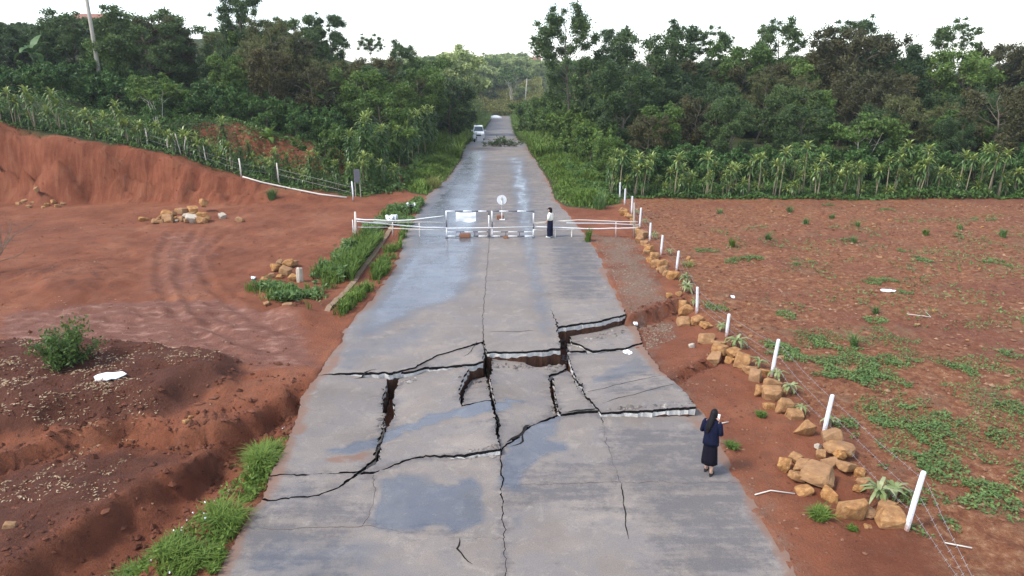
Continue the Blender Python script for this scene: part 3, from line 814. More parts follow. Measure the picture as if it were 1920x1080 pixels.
# centre slab, dropped at its upper edge
make_slab([(922, 666), (966, 668), (984, 682), (1006, 688), (1060, 683), (1062, 690), (1048, 699), (1028, 703), (1032, 730), (1034, 748), (1043, 777), (1000, 795), (976, 815), (940, 844), (934, 800), (928, 760), (920, 712)], [(925, 668, -0.26), (1060, 684, -0.52), (940, 840, 0.03)])
# narrow slab between two joints
make_slab([(1036, 706), (1066, 693), (1092, 738), (1119, 769), (1060, 775), (1050, 777), (1042, 748)], [(1040, 706, -0.34), (1066, 694, -0.40), (1060, 775, 0.05)], gap=0.018)
# large right slab tipped towards the pit
make_slab([(1064, 660), (1120, 663), (1170, 656), (1203, 645), (1238, 692), (1285, 736), (1308, 763), (1200, 769), (1128, 774), (1096, 738), (1072, 694)], [(1064, 662, -0.36), (1200, 648, -0.25), (1240, 766, 0.21)])
# upper right slab under the scarp, with a split wedge
make_slab([(1064, 622), (1118, 617), (1160, 607), (1192, 602), (1204, 642), (1170, 653), (1112, 657), (1070, 639)], [(1066, 624, -0.44), (1190, 604, -0.36), (1150, 655, -0.27)], gap=0.014)
make_slab([(1064, 643), (1086, 649), (1100, 657), (1066, 658)], [(1064, 644, -0.55), (1095, 655, -0.42), (1066, 657, -0.42)], gap=0.012)
# foreground left: two slabs with the dark patch between hairlines
make_slab([(492, 938), (590, 933), (640, 912), (674, 890), (700, 890), (703, 920), (695, 950), (682, 986), (560, 991), (452, 993), (470, 960)], gap=0.004)
make_slab([(700, 890), (742, 871), (800, 858), (870, 857), (938, 847), (940, 900), (943, 960), (944, 1010), (850, 1006), (760, 998), (682, 986), (695, 950), (703, 920)], gap=0.003)
make_slab([(452, 993), (560, 991), (682, 986), (760, 998), (850, 1006), (944, 1010), (947, 1080), (948, 1180), (330, 1180), (405, 1080), (428, 1040)], gap=0.003)
# foreground right
rightL = [p for p in RIGHT_PX if p[1] > 770]
make_slab([(940, 847), (978, 817), (1002, 797), (1045, 781), (1124, 774), (1133, 800), (1136, 830), (1151, 870), (1162, 903), (1040, 907), (943, 909)], gap=0.003)
make_slab([(1128, 777), (1200, 772), (1308, 766), (1332, 780), (1358, 835), (1385, 890), (1390, 906), (1250, 904), (1162, 903), (1151, 870), (1136, 830), (1133, 800)], gap=0.003)
make_slab([(943, 909), (1040, 907), (1162, 903), (1250, 904), (1390, 906), (1425, 960), (1465, 1010), (1495, 1080), (1540, 1180), (949, 1180), (948, 1080), (945, 1010)], gap=0.003)
# beyond the crest: one strip
yv = np.concatenate([np.arange(CREST - 0.05, 120, 1.2), np.arange(120, 232, 4.0), [231]])
V, Q = [], []
for i, y in enumerate(yv):
    a, b = float(xl(y)), float(xr(y))
    for k in range(11):
        t = k / 10
        x = a + (b - a) * t + (0.25 * float(vnoise(np.array([y * 0.3]), np.array([k * 3.3]), 9)[0]) if k in (0, 10) else 0)
        V.append((x, y, float(prof(y)) + 0.012 + 0.05 * (1 - (2 * t - 1) ** 2) * min(1, max(0, (y - CREST) / 6))))
    if i:
        for k in range(10):
            p = (i - 1) * 11 + k
            Q.append((p, p + 1, p + 12, p + 11))
V = np.array(V)
part('road_strip', mesh_np('road_strip', V, np.array(Q), None, [M['road']], True, None, road_attrs(V[:, 0], V[:, 1])), road)

# hairline cracks: strips on the slabs, coloured dark for the shade inside them
def ribbon(pts, w0=0.012, lift=0.004):
    g_ = [gp(u, v) for u, v in pts]
    P = []
    for i in range(len(g_) - 1):
        a, b = g_[i], g_[i + 1]; k = max(2, int(np.hypot(*(b - a)) / 0.10))
        P += [a + (b - a) * j / k for j in range(k)]
    P.append(g_[-1]); P = np.array(P)
    x, y = P[:, 0], P[:, 1]
    P = P + 0.03 * np.stack([vnoise(x * 5, y * 5, 401) + 0.6 * vnoise(x * 13, y * 13, 402), vnoise(x * 5, y * 5, 403) + 0.6 * vnoise(x * 13, y * 13, 404)], 1)
    d = np.gradient(P, axis=0); d /= np.linalg.norm(d, axis=1)[:, None]
    nrm = np.stack([-d[:, 1], d[:, 0]], 1)
    n = len(P)
    w = w0 * (0.65 + 0.5 * (1 + vnoise(P[:, 0] * 6, P[:, 1] * 6, 405))) * np.minimum(1, np.minimum(np.arange(n), n - 1 - np.arange(n)) / 3 + 0.25)
    zz = np.array([road_z(*p) for p in P]) + lift
    V = np.vstack([np.column_stack([P + nrm * w[:, None], zz]), np.column_stack([P - nrm * w[:, None], zz])])
    Q = [(i, i + 1, n + i + 1, n + i) for i in range(n - 1)]
    part('hairline_crack', mesh_np('hairline_crack', V, np.array(Q), None, [M['crack']]), road)
ribbon([(860, 1008), (858, 1030), (872, 1048), (886, 1060)], 0.014)
ribbon([(906, 640), (905, 600), (910, 540), (915, 480), (918, 440)], 0.006)
ribbon([(994, 797), (988, 798), (980, 808), (975, 818), (962, 820), (950, 828)], 0.030)
ribbon([(980, 812), (981, 822), (976, 832), (960, 836)], 0.018)
ribbon([(664, 702), (684, 698), (706, 692)], 0.030)
ribbon([(1163, 904), (1170, 950), (1176, 1010)], 0.009)
ribbon([(920, 622), (975, 622), (1000, 620)], 0.010)
ribbon([(1060, 775), (1120, 770)], 0.035)
ribbon([(868, 668), (880, 660), (896, 640)], 0.010)
ribbon([(1095, 735), (1180, 715), (1240, 705)], 0.008)
ribbon([(1130, 760), (1200, 742), (1268, 725)], 0.008)

# ------------------------------------------------------------------ stuff: vectorised scatter of leaf-like faces
def unit(a): return a / (np.linalg.norm(a, axis=1)[:, None] + 1e-9)
def leaf_quads(Cn, D, L, Wd, N=None):
    """rhombus leaves: centre Cn, direction D, length L, width Wd"""
    n = len(Cn)
    D = unit(D)
    if N is None: N = unit(rng.normal(size=(n, 3)))
    Sd = unit(np.cross(D, N))
    L = np.asarray(L).reshape(-1, 1); Wd = np.asarray(Wd).reshape(-1, 1)
    a = Cn - D * L * 0.5; c = Cn + D * L * 0.5
    mid = Cn + D * L * 0.05
    b = mid + Sd * Wd * 0.5; d = mid - Sd * Wd * 0.5
    V = np.stack([a, b, c, d], 1).reshape(-1, 3)
    return V, np.arange(4 * n).reshape(n, 4)
def blades(P, H, Wd, lean=0.5, segs=2):
    """grass blades: base P, two stacked tapering quads bending over"""
    n = len(P)
    ang = rng.random(n) * 2 * math.pi
    dr = np.stack([np.cos(ang), np.sin(ang), np.zeros(n)], 1)
    sd_ = np.stack([-np.sin(ang), np.cos(ang), np.zeros(n)], 1)
    H = np.asarray(H).reshape(-1, 1); Wd = np.asarray(Wd).reshape(-1, 1)
    ln = (lean * (0.3 + rng.random(n))).reshape(-1, 1)
    up = np.array([[0, 0, 1.0]])
    p0 = P; p1 = P + up * H * 0.6 + dr * H * ln * 0.35; p2 = P + up * H * (1 - 0.3 * ln) + dr * H * ln
    V = np.stack([p0 - sd_ * Wd * .5, p0 + sd_ * Wd * .5, p1 + sd_ * Wd * .4, p1 - sd_ * Wd * .4, p2 + sd_ * Wd * .08, p2 - sd_ * Wd * .08], 1).reshape(-1, 3)
    b = (np.arange(n) * 6).reshape(-1, 1)
    Q = np.vstack([b + np.array([[0, 1, 2, 3]]), b + np.array([[3, 2, 4, 5]])])
    return V, Q
def join(parts):
    V, Q, o = [], [], 0
    for v, q in parts:
        V.append(v); Q.append(q + o); o += len(v)
    return np.vstack(V), np.vstack(Q)
def sample_poly(P, n):
    lo, hi = P.min(0), P.max(0); out = []
    tot = 0
    while tot < n:
        q = lo + (hi - lo) * rng.random((n * 2 + 40, 2))
        q = q[inside(q[:, 0], q[:, 1], P)]
        out.append(q); tot += len(q)
    return np.vstack(out)[:n]
def on_ground(q): return np.column_stack([q, height(q[:, 0], q[:, 1])])
def stuff(name, V, Q, m, label, cat):
    o = link(bpy.data.objects.new(name, mesh_np(name, V, Q, None, [m])))
    return setp(o, label, cat, None, 'stuff')
def clumped(P, n, scale, thr, seed, feather=0.0):
    q = sample_poly(P, n)
    if feather: q = q[rng.random(len(q)) < sstep(0.15, -feather, sdf(q[:, 0], q[:, 1], P) + 0.5 * feather * vnoise(q[:, 0] * 1.4, q[:, 1] * 1.4, seed + 3))]
    k = fbm(q[:, 0] * scale, q[:, 1] * scale, 3, seed) > thr
    return q[k]

# grass strip at the lower left of the road
gs = gpoly([(556, 772), (548, 820), (516, 880), (474, 945), (440, 1005), (405, 1080), (340, 1170), (150, 1170), (190, 1060), (265, 990), (375, 958), (400, 905), (448, 862), (478, 812), (520, 780)])
q = clumped(gs, 30000, 1.9, 0.0, 501, 0.5)
ht = 0.08 + 0.26 * np.clip(0.5 + fbm(q[:, 0] * 0.9, q[:, 1] * 0.9, 2, 502), 0, 1.2)
A = blades(on_ground(q), ht * (0.5 + 0.8 * rng.random(len(q))), 0.013 + 0.012 * rng.random(len(q)), 1.0)
q2 = clumped(gs, 3200, 1.3, 0.0, 503)
p2 = on_ground(q2); p2[:, 2] += 0.05 + 0.16 * rng.random(len(q2))
B = leaf_quads(p2, rng.normal(size=(len(q2), 3)) + [0, 0, 0.3], 0.07 + 0.06 * rng.random(len(q2)), 0.035 + 0.03 * rng.random(len(q2)))
V, Q = join([A, B])
stuff('verge_grass', V, Q, M['grass'], 'bright green grass strip along the lower left road edge', 'grass')
q = sample_poly(gs, 26); p = on_ground(q); p[:, 2] += 0.25 + 0.15 * rng.random(len(q))
V, Q = join([leaf_quads(p + rng.normal(size=p.shape) * 0.012, rng.normal(size=p.shape), 0.032, 0.028) for _ in range(3)])
stuff('wild_flowers', V, Q, M['sheet'], 'tiny white flowers in the lower left grass strip', 'flowers')
# weeds left of the road around the barrier
g1 = gpoly([(455, 545), (520, 528), (575, 535), (590, 500), (640, 462), (690, 424), (720, 400), (760, 388), (792, 376), (802, 390), (768, 430), (735, 425), (690, 482), (645, 535), (600, 578), (562, 592), (545, 572), (480, 560)])
g2 = gpoly([(772, 432), (758, 452), (740, 500), (695, 552), (640, 598), (622, 590), (680, 532), (715, 478), (742, 432)])
q = clumped(g1, 40000, 1.1, -0.12, 511, 1.0)
p = on_ground(q); hh = 0.06 + 0.52 * np.clip(0.45 + fbm(q[:, 0] * 0.6, q[:, 1] * 0.6, 3, 512), 0.05, 1.1)
p[:, 2] += hh * rng.random(len(q)) ** 0.7
A = leaf_quads(p, rng.normal(size=p.shape) + [0, 0, 0.5], 0.13 + 0.14 * rng.random(len(q)), 0.045 + 0.05 * rng.random(len(q)), unit(rng.normal(size=p.shape) * 0.6 + [0, -0.2, 0.8]))
stuff('roadside_weeds', *A, M['weed'], 'bushy blue green weeds left of the road around the pole barrier', 'weeds')
q = clumped(g1, 17000, 0.9, 0.0, 515, 1.2)
A = blades(on_ground(q), 0.15 + 0.40 * rng.random(len(q)), 0.03 + 0.02 * rng.random(len(q)), 0.7)
stuff('weed_grass', *A, M['grass'], 'bright grass mixed into the weeds left of the road', 'grass')
q = clumped(g2, 9000, 1.2, -0.06, 513, 0.6)
A = blades(on_ground(q), 0.18 + 0.32 * rng.random(len(q)), 0.03 + 0.02 * rng.random(len(q)), 0.6)
q = clumped(gpoly([(640, 505), (690, 465), (720, 450), (745, 425), (700, 470), (660, 530)]), 3500, 0.9, -0.5, 514)
B = blades(on_ground(q), 0.3 + 0.4 * rng.random(len(q)), 0.03 + 0.02 * rng.random(len(q)), 0.6)
V, Q = join([A, B])
stuff('kerb_grass', V, Q, M['grass'], 'yellow green grass between the drain kerb and the road', 'grass')
# tall grass on both road banks beyond the gate
for nm, key, lab, seed in (('bank_grass', 'bank_left', 'lush grass bank left of the road beyond the gate', 521), ('bank_grass', 'bank_right', 'lush grass bank right of the road beyond the gate', 522)):
    Pz = gpoly(GREEN_POLYS[key])
    q = clumped(Pz, 26000, 0.35, -0.75, seed)
    ed_ = sstep(0.0, -1.6, sdf(q[:, 0], q[:, 1], Pz)); kp_ = rng.random(len(q)) < 0.12 + ed_; q, ed_ = q[kp_], ed_[kp_]
    A = blades(on_ground(q), (0.35 + 0.65 * ed_) * (0.15 + 0.75 * np.clip(0.5 + fbm(q[:, 0] * 0.4, q[:, 1] * 0.4, 3, seed + 5), 0.05, 1)) * (0.5 + 0.8 * rng.random(len(q))), 0.05 + 0.05 * rng.random(len(q)), 0.7)
    stuff(nm, *A, M['grass'], lab, 'grass')
# roadside verge beyond the crest
for sgn, lab in ((-1, 'rank grass verge left of the far road beyond the crest'), (1, 'rank grass verge right of the far road beyond the crest')):
    yq = CREST - 8 + rng.random(14000) ** 1.3 * 150
    o_ = 0.1 + rng.random(14000) ** 1.5 * 5
    xq = (xl(yq) - o_) if sgn < 0 else (xr(yq) + o_)
    q = np.column_stack([xq, yq])
    A = blades(on_ground(q), (0.3 + 0.7 * rng.random(len(q))) * (1 + yq / 150), 0.10 + 0.06 * rng.random(len(q)), 0.7)
    stuff('verge_grass', *A, M['grass'], lab, 'grass')
q = np.column_stack([-16 + 26 * rng.random(16000), 226 + 26 * rng.random(16000)])
A = blades(on_ground(q), 0.8 + 1.0 * rng.random(len(q)), 0.35 + 0.2 * rng.random(len(q)), 0.8)
stuff('hill_grass', *A, M['dry_grass'], 'sunlit yellow grass slope at the far end of the road', 'grass')
# creeping weeds on the red field
WE = [(1385, 488, 50, 7), (1500, 495, 30, 7), (1650, 527, 34, 9), (1690, 552, 30, 10), (1735, 490, 25, 9), (1865, 495, 25, 11), (1840, 408, 20, 7), (1475, 590, 20, 9), (1640, 600, 25, 7), (1530, 640, 40, 11), (1580, 682, 110, 36), (1650, 715, 90, 28), (1765, 690, 60, 22), (1890, 655, 30, 17), (1730, 800, 150, 42), (1800, 880, 120, 45), (1600, 800, 55, 40), (1850, 940, 60, 40), (1680, 860, 60, 28), (1450, 655, 50, 16), (1345, 575, 25, 16), (1900, 770, 40, 14), (1555, 560, 15, 6), (1700, 930, 40, 20), (1740, 985, 60, 22), (1330, 470, 30, 5), (1600, 450, 25, 4), (1500, 450, 20, 4), (1700, 470, 20, 4), (1660, 395, 20, 3), (1560, 385, 20, 3), (1800, 440, 25, 5)]
parts_ = []
for (u, v, a, b) in WE:
    c0 = gp(u, v); ex = abs(gp(u + a, v)[0] - c0[0]); ey = abs(gp(u, v - b)[1] - c0[1])
    area = math.pi * ex * ey
    n = int(min(12000, 620 * area))
    th = rng.random(n) * 2 * math.pi; rr = np.sqrt(rng.random(n))
    q = np.column_stack([c0[0] + ex * rr * np.cos(th), c0[1] + ey * rr * np.sin(th)])
    k = fbm(q[:, 0] * 1.9, q[:, 1] * 1.9, 3, 531) > (-0.18 + 0.42 * rr)
    q = q[k]
    q = q[q[:, 1] < 44]
    if len(q) == 0: continue
    p = on_ground(q); p[:, 2] += 0.015 + 0.12 * rng.random(len(q)) * (1 - rr[k][:len(q)] * 0.5 if len(rr[k]) == len(q) else 0.7)
    parts_.append(leaf_quads(p, rng.normal(size=p.shape) * [1, 1, 0.4], 0.055 + 0.055 * rng.random(len(q)), 0.025 + 0.025 * rng.random(len(q)), unit(rng.normal(size=p.shape) * 0.5 + [0, 0, 1])))
q = clumped(gpoly([(1480, 620), (1920, 600), (2000, 1000), (1800, 1000), (1600, 790)]), 16000, 1.1, 0.05, 537)
p = on_ground(q); p[:, 2] += 0.01 + 0.09 * rng.random(len(q))
parts_.append(leaf_quads(p, rng.normal(size=p.shape) * [1, 1, 0.4], 0.045 + 0.05 * rng.random(len(q)), 0.022 + 0.022 * rng.random(len(q)), unit(rng.normal(size=p.shape) * 0.5 + [0, 0, 1])))
q = clumped(gpoly([(1330, 430), (1920, 400), (1990, 620), (1480, 620)]), 7000, 0.7, 0.14, 538)
p = on_ground(q); p[:, 2] += 0.01 + 0.12 * rng.random(len(q))
parts_.append(leaf_quads(p, rng.normal(size=p.shape) * [1, 1, 0.4], 0.08 + 0.09 * rng.random(len(q)), 0.04 + 0.03 * rng.random(len(q)), unit(rng.normal(size=p.shape) * 0.5 + [0, 0, 1])))
V, Q = join(parts_)
stuff('field_weeds', V, Q, M['weed'], 'patches of low green weeds creeping over the red field', 'weeds')
# leaf litter on the mound
q = np.vstack([clumped(gpoly([(-100, 650), (120, 640), (330, 660), (440, 690), (420, 720), (300, 770), (200, 870), (260, 900), (120, 960), (-100, 960)]), 5200, 1.3, 0.08, 541),
               clumped(gpoly([(-60, 690), (180, 730), (280, 790), (150, 800), (-60, 800)]), 2800, 1.7, 0.07, 545), sample_poly(gpoly([(0, 560), (450, 560), (470, 690), (0, 640)]), 200)])
p = on_ground(q); p[:, 2] += 0.012 + 0.02 * rng.random(len(q))
A = leaf_quads(p, rng.normal(size=p.shape) * [1, 1, 0.15], 0.04 + 0.09 * rng.random(len(q)) ** 2, 0.018 + 0.02 * rng.random(len(q)), unit(rng.normal(size=p.shape) * 0.25 + [0, 0, 1]))
stuff('leaf_litter', *A, M['dry_leaf'], 'pale dry leaves scattered over the dark mound at lower left', 'leaves')

# clods and pebbles: real little stones, uncountable
ico = np.array([[0, 0, 1], [.9, 0, .1], [.28, .85, .1], [-.72, .52, .1], [-.72, -.52, .1], [.28, -.85, .1], [0, 0, -.6]])
icoT = np.array([[0, 1, 2], [0, 2, 3], [0, 3, 4], [0, 4, 5], [0, 5, 1], [6, 2, 1], [6, 3, 2], [6, 4, 3], [6, 5, 4], [6, 1, 5]])
def pebbles(q, size, sink=0.3):
    n = len(q); p = on_ground(q)
    s_ = size.reshape(-1, 1, 1) * (0.6 + 0.8 * rng.random((n, 1, 3)))
    jit = 1 + 0.75 * (rng.random((n, 7, 1)) - 0.5)
    a = rng.random(n) * 2 * math.pi
    base = ico[None] * jit * s_ * [1, 1, 0.7]
    x = base[:, :, 0] * np.cos(a)[:, None] - base[:, :, 1] * np.sin(a)[:, None]
    y = base[:, :, 0] * np.sin(a)[:, None] + base[:, :, 1] * np.cos(a)[:, None]
    V = np.stack([x, y, base[:, :, 2]], 2) + p[:, None, :] + [0, 0, 0]
    V[:, :, 2] += (size * (0.5 - sink))[:, None] * 0.5
    T = (np.arange(n) * 7)[:, None, None] + icoT[None]
    return V.reshape(-1, 3), T.reshape(-1, 3)
def pebble_stuff(name, q, size, m, label, cat):
    V, T = pebbles(q, size)
    o = link(bpy.data.objects.new(name, mesh_np(name, V, None, T, [m])))
    setp(o, label, cat, None, 'stuff')
M['clod'] = mat_leaf('earth_clods', [(0.00, (0.100, 0.040, 0.024)), (0.40, (0.200, 0.095, 0.058)), (0.70, (0.360, 0.240, 0.150)), (1.00, (0.520, 0.430, 0.330))], 0.0, 0.9, 0.1)
fp = gpoly([(1900, 1170), (1720, 990), (1560, 815), (1460, 705), (1375, 628), (1320, 588), (1255, 480), (1215, 425), (1190, 385), (1990, 382), (2200, 700), (2200, 1170)])
q = clumped(fp, 15000, 0.8, -0.2, 551)
pebble_stuff('field_stones', q, 0.018 + 0.065 * rng.random(len(q)) ** 3.5, M['clod'], 'clods and small stones strewn over the red field', 'stones')
q = np.vstack([sample_poly(gpoly([(0, 560), (450, 520), (640, 420), (600, 690), (300, 900), (0, 1080)]), 900),
               sample_poly(gpoly([(1380, 890), (1310, 770), (1240, 690), (1330, 640), (1450, 800), (1620, 1000), (1640, 1080), (1500, 1080)]), 700), sample_poly(gpoly([(0, 395), (480, 380), (640, 390), (600, 470), (0, 560)]), 2600)])
pebble_stuff('soil_clods', q, 0.012 + 0.035 * rng.random(len(q)) ** 3, M['clod'], 'small clods on the bare red soil beside the road', 'clods')
q = np.vstack([sample_poly(gpoly([(1112, 440), (1185, 445), (1240, 530), (1255, 565), (1180, 590), (1150, 520)]), 1600), sample_poly(gpoly([(1200, 590), (1260, 585), (1270, 620), (1215, 640)]), 500)])
M['gravel'] = mat_leaf('grey_gravel', [(0.0, (0.13, 0.08, 0.05)), (0.5, (0.26, 0.20, 0.15)), (1.0, (0.46, 0.42, 0.37))], 0.0, 0.9, 0.1)
pebble_stuff('shoulder_gravel', q, 0.012 + 0.03 * rng.random(len(q)) ** 2, M['gravel'], 'grey gravel on the right shoulder below the gate', 'gravel')
qs = []
for ln, k, sp_ in ((SCARP_L, 420, 0.35), (CHANNEL, 500, 0.75), (SCARP_R, 160, 0.25), (SCARP_R2, 90, 0.15), (np.vstack([MOUND, MOUND[:1]]), 150, 0.6)):
    i = rng.integers(0, len(ln) - 1, k); t = rng.random(k)[:, None]
    qs.append(ln[i] + (ln[i + 1] - ln[i]) * t + rng.normal(size=(k, 2)) * sp_)
q = np.vstack(qs); q = q[(q[:, 0] < xl(q[:, 1]) - 0.1) | (q[:, 0] > xr(q[:, 1]) + 0.1)]
M['dark_clod'] = mat_leaf('dark_earth_clods', [(0.0, (0.060, 0.022, 0.013)), (0.5, (0.125, 0.047, 0.028)), (1.0, (0.21, 0.09, 0.055))], 0.0, 0.95, 0.1)
pebble_stuff('scarp_clods', q, 0.02 + 0.10 * rng.random(len(q)) ** 4, M['dark_clod'], 'red earth clods fallen along the soil scarps and the gully', 'clods')
q = np.vstack([clumped(WASH, 9000, 0.9, -0.1, 561), np.column_stack([-34 + 22 * rng.random(1500), 42.4 + 2.6 * rng.random(1500)])])
q = q[q[:, 0] < xl(q[:, 1]) - 0.1]
pebble_stuff('wash_crumbs', q, 0.010 + 0.05 * rng.random(len(q)) ** 4, M['dark_clod'], 'fine red crumbs and lumps over the washed ground and cut bank on the left', 'crumbs')
# broken crumbs in the open cracks
crack_lines = [[(728, 705), (722, 760), (716, 800), (706, 860)], [(914, 690), (924, 760), (934, 830)], [(1036, 745), (1046, 772)], [(1066, 690), (1110, 755)], [(1058, 630), (1060, 660)]]
qq = []
for cl in crack_lines:
    P = gpoly(cl)
    for i in range(len(P) - 1):
        k = 30
        t = rng.random(k)[:, None]
        qq.append(P[i] + (P[i + 1] - P[i]) * t + rng.normal(size=(k, 2)) * 0.05)
q = np.vstack(qq)
zq = np.array([road_z(*p_) for p_ in q])
V, T = pebbles(q, 0.012 + 0.03 * rng.random(len(q)) ** 2)
V = V.reshape(len(q), 7, 3); V[:, :, 2] += (zq - height(q[:, 0], q[:, 1]) - 0.02)[:, None]
o = link(bpy.data.objects.new('crack_rubble', mesh_np('crack_rubble', V.reshape(-1, 3), None, T, [M['asphalt_edge']])))
setp(o, 'dark asphalt crumbs along the open road cracks', 'rubble', None, 'stuff')
qq = []
for cl, k, sp_ in (([(930, 672), (1050, 664)], 90, 0.16), ([(1060, 628), (1175, 600)], 110, 0.14), ([(1055, 620), (1060, 665)], 40, 0.08), ([(735, 705), (790, 698)], 40, 0.08), ([(722, 715), (716, 800)], 50, 0.06), ([(875, 700), (912, 690)], 40, 0.10), ([(1140, 778), (1300, 772)], 60, 0.06), ([(880, 856), (936, 849)], 30, 0.05), ([(1036, 745), (1046, 772)], 30, 0.05)):
    P = gpoly(cl); t = rng.random(k)[:, None]
    qq.append(P[0] + (P[1] - P[0]) * t + rng.normal(size=(k, 2)) * sp_)
q = np.vstack(qq)
zq = np.array([max(road_z(*p_), hz(*p_)) if any(inside1(p_[0], p_[1], P_) for P_, _ in SLABS) else hz(*p_) for p_ in q])
V, T = pebbles(q, 0.015 + 0.07 * rng.random(len(q)) ** 3)
V = V.reshape(len(q), 7, 3); V[:, :, 2] += (zq - height(q[:, 0], q[:, 1]))[:, None]
M['chips'] = mat_leaf('road_base_chips', [(0.0, (0.05, 0.045, 0.042)), (0.45, (0.20, 0.17, 0.15)), (1.0, (0.50, 0.47, 0.43))], 0.0, 0.9, 0.2)
o = link(bpy.data.objects.new('crack_rubble', mesh_np('crack_rubble', V.reshape(-1, 3), None, T, [M['chips']])))
setp(o, 'pale chips of road base fallen below the broken slab edges', 'rubble', None, 'stuff')
# ------------------------------------------------------------------ tree builders (prototype meshes shared by many individuals)
def rnd_unit():
    v = rng.normal(size=3); return v / np.linalg.norm(v)
def build_tree(h, spread, crown_base, n_limb, clump_r, leaves, leaf_l, leaf_w, mat_l, mat_b, r0=0.16, flat=0.7, lean=0.08, droop=0.0, shell=0.55, stems=1, updir=0.55):
    """tapered trunk with limbs; leaf clumps round the limb ends and along them, leaf-sized faces through each clump"""
    tb = MB(); clumps = []
    for s in range(stems):
        a = rng.random() * 6.28
        ln = lean * h * (0.5 + rng.random()) * (2.2 if stems > 1 else 1)
        top = np.array([math.cos(a) * ln, math.sin(a) * ln, h * (0.86 + 0.08 * rng.random())])
        base = np.array([0, 0, -0.35]) + (np.array([math.cos(a), math.sin(a), 0]) * 0.12 if stems > 1 else 0)
        mid = base * 0.5 + top * 0.5 + np.append(rng.normal(size=2) * 0.03 * h, 0)
        ts = np.linspace(0, 1, 9)
        P = np.array([(1 - t) ** 2 * base + 2 * t * (1 - t) * mid + t * t * top for t in ts])
        P[1:-1, :2] += rng.normal(size=(7, 2)) * 0.012 * h
        rr = r0 * (1 - 0.86 * ts) * (1 if stems == 1 else 0.7)
        tb.tube(P, rr, 7)
        clumps.append((top + [0, 0, 0.02 * h], clump_r * 0.75))
        nl = max(3, int(n_limb / stems))
        for k in range(nl):
            t = crown_base + (0.96 - crown_base) * ((k + 0.5 * rng.random()) / nl)
            p0 = np.array([np.interp(t, ts, P[:, i]) for i in range(3)])
            ang = k * 2.4 + a + rng.normal() * 0.4
            prof_ = math.sin(math.pi * min(1, max(0.05, (t - crown_base * 0.72) / (1.04 - crown_base * 0.72)))) ** 0.7
            L = spread * (0.35 + 0.75 * prof_) * (0.7 + 0.5 * rng.random())
            d = np.array([math.cos(ang), math.sin(ang), updir * (0.4 + 0.9 * rng.random()) - droop])
            d /= np.linalg.norm(d)
            p2 = p0 + d * L; p1 = p0 + d * L * 0.5 + [0, 0, 0.08 * L + 0.05 * rng.normal()]
            lp = np.array([p0, p0 * .5 + p1 * .5 + rng.normal(size=3) * 0.03 * L, p1, p1 * .5 + p2 * .5 + rng.normal(size=3) * 0.03 * L, p2])
            tb.tube(lp, np.interp(t, ts, rr) * 0.6 * np.array([1, .8, .6, .4, .15]), 5)
            clumps.append((p2, clump_r * (0.7 + 0.6 * rng.random())))
            if L > 0.9: clumps.append((p1 * 0.45 + p2 * 0.55 + rng.normal(size=3) * 0.25 * clump_r, clump_r * (0.5 + 0.5 * rng.random())))
            for _ in range(2 if L > 1.2 else 1):
                q0 = lp[2] if rng.random() < 0.5 else lp[3]
                dd = d + rng.normal(size=3) * 0.6; dd /= np.linalg.norm(dd)
                q1 = q0 + dd * L * (0.35 + 0.3 * rng.random())
                tb.tube(np.array([q0, (q0 + q1) / 2 + rng.normal(size=3) * 0.04, q1]), np.interp(t, ts, rr) * np.array([.32, .22, .06]), 4)
                clumps.append((q1, clump_r * (0.5 + 0.5 * rng.random())))
    w = np.array([c[1] ** 2 for c in clumps]); w /= w.sum()
    which = rng.choice(len(clumps), leaves, p=w)
    Cc = np.array([c[0] for c in clumps])[which]; Rr = np.array([c[1] for c in clumps])[which]
    D = unit(rng.normal(size=(leaves, 3)))
    rad = Rr * (shell + (1 - shell) * rng.random(leaves)) * (rng.random(leaves) ** 0.25)
    # sub-clusters: twigs end in tufts
    tuft = (D * 2.3 + Cc * 1.7)
    rad = rad * (0.78 + 0.42 * vnoise(tuft[:, 0] * 1.3 + tuft[:, 2] * 0.7, tuft[:, 1] * 1.3 - tuft[:, 2], 77))
    pos = Cc + D * rad[:, None] * [1, 1, flat]
    N = unit(D * 0.5 + rng.normal(size=(leaves, 3)) * 0.7 + [0, 0, 0.35])
    Dl = rng.normal(size=(leaves, 3)) + [0, 0, -0.25 - droop]
    V, Q = leaf_quads(pos, Dl, leaf_l * (0.6 + 0.8 * rng.random(leaves)), leaf_w * (0.6 + 0.8 * rng.random(leaves)), N)
    crown = mesh_np('crown', V, Q, None, [mat_l])
    trunk = tb.mesh('trunk', [mat_b], True)
    return trunk, crown, float(max(V[:, 2]))
PROTO = {}
def proto(key, n, **kw):
    PROTO[key] = [build_tree(**kw) for _ in range(n)]
proto('dark', 3, h=9, spread=3.0, crown_base=0.16, n_limb=21, clump_r=1.25, leaves=21000, leaf_l=0.25, leaf_w=0.12, mat_l=M['leaf_dark'], mat_b=M['bark'])
proto('mid', 2, h=7.5, spread=2.8, crown_base=0.10, n_limb=19, clump_r=1.15, leaves=18000, leaf_l=0.26, leaf_w=0.13, mat_l=M['leaf_mid'], mat_b=M['bark'])
proto('olive', 2, h=9.5, spread=2.4, crown_base=0.18, n_limb=22, clump_r=1.05, leaves=20000, leaf_l=0.24, leaf_w=0.08, mat_l=M['leaf_olive'], mat_b=M['bark'], droop=0.1, shell=0.25, flat=0.9)
proto('rust', 2, h=8.5, spread=2.5, crown_base=0.16, n_limb=21, clump_r=1.1, leaves=18000, leaf_l=0.26, leaf_w=0.10, mat_l=M['leaf_rust'], mat_b=M['bark'], shell=0.3, flat=0.85)
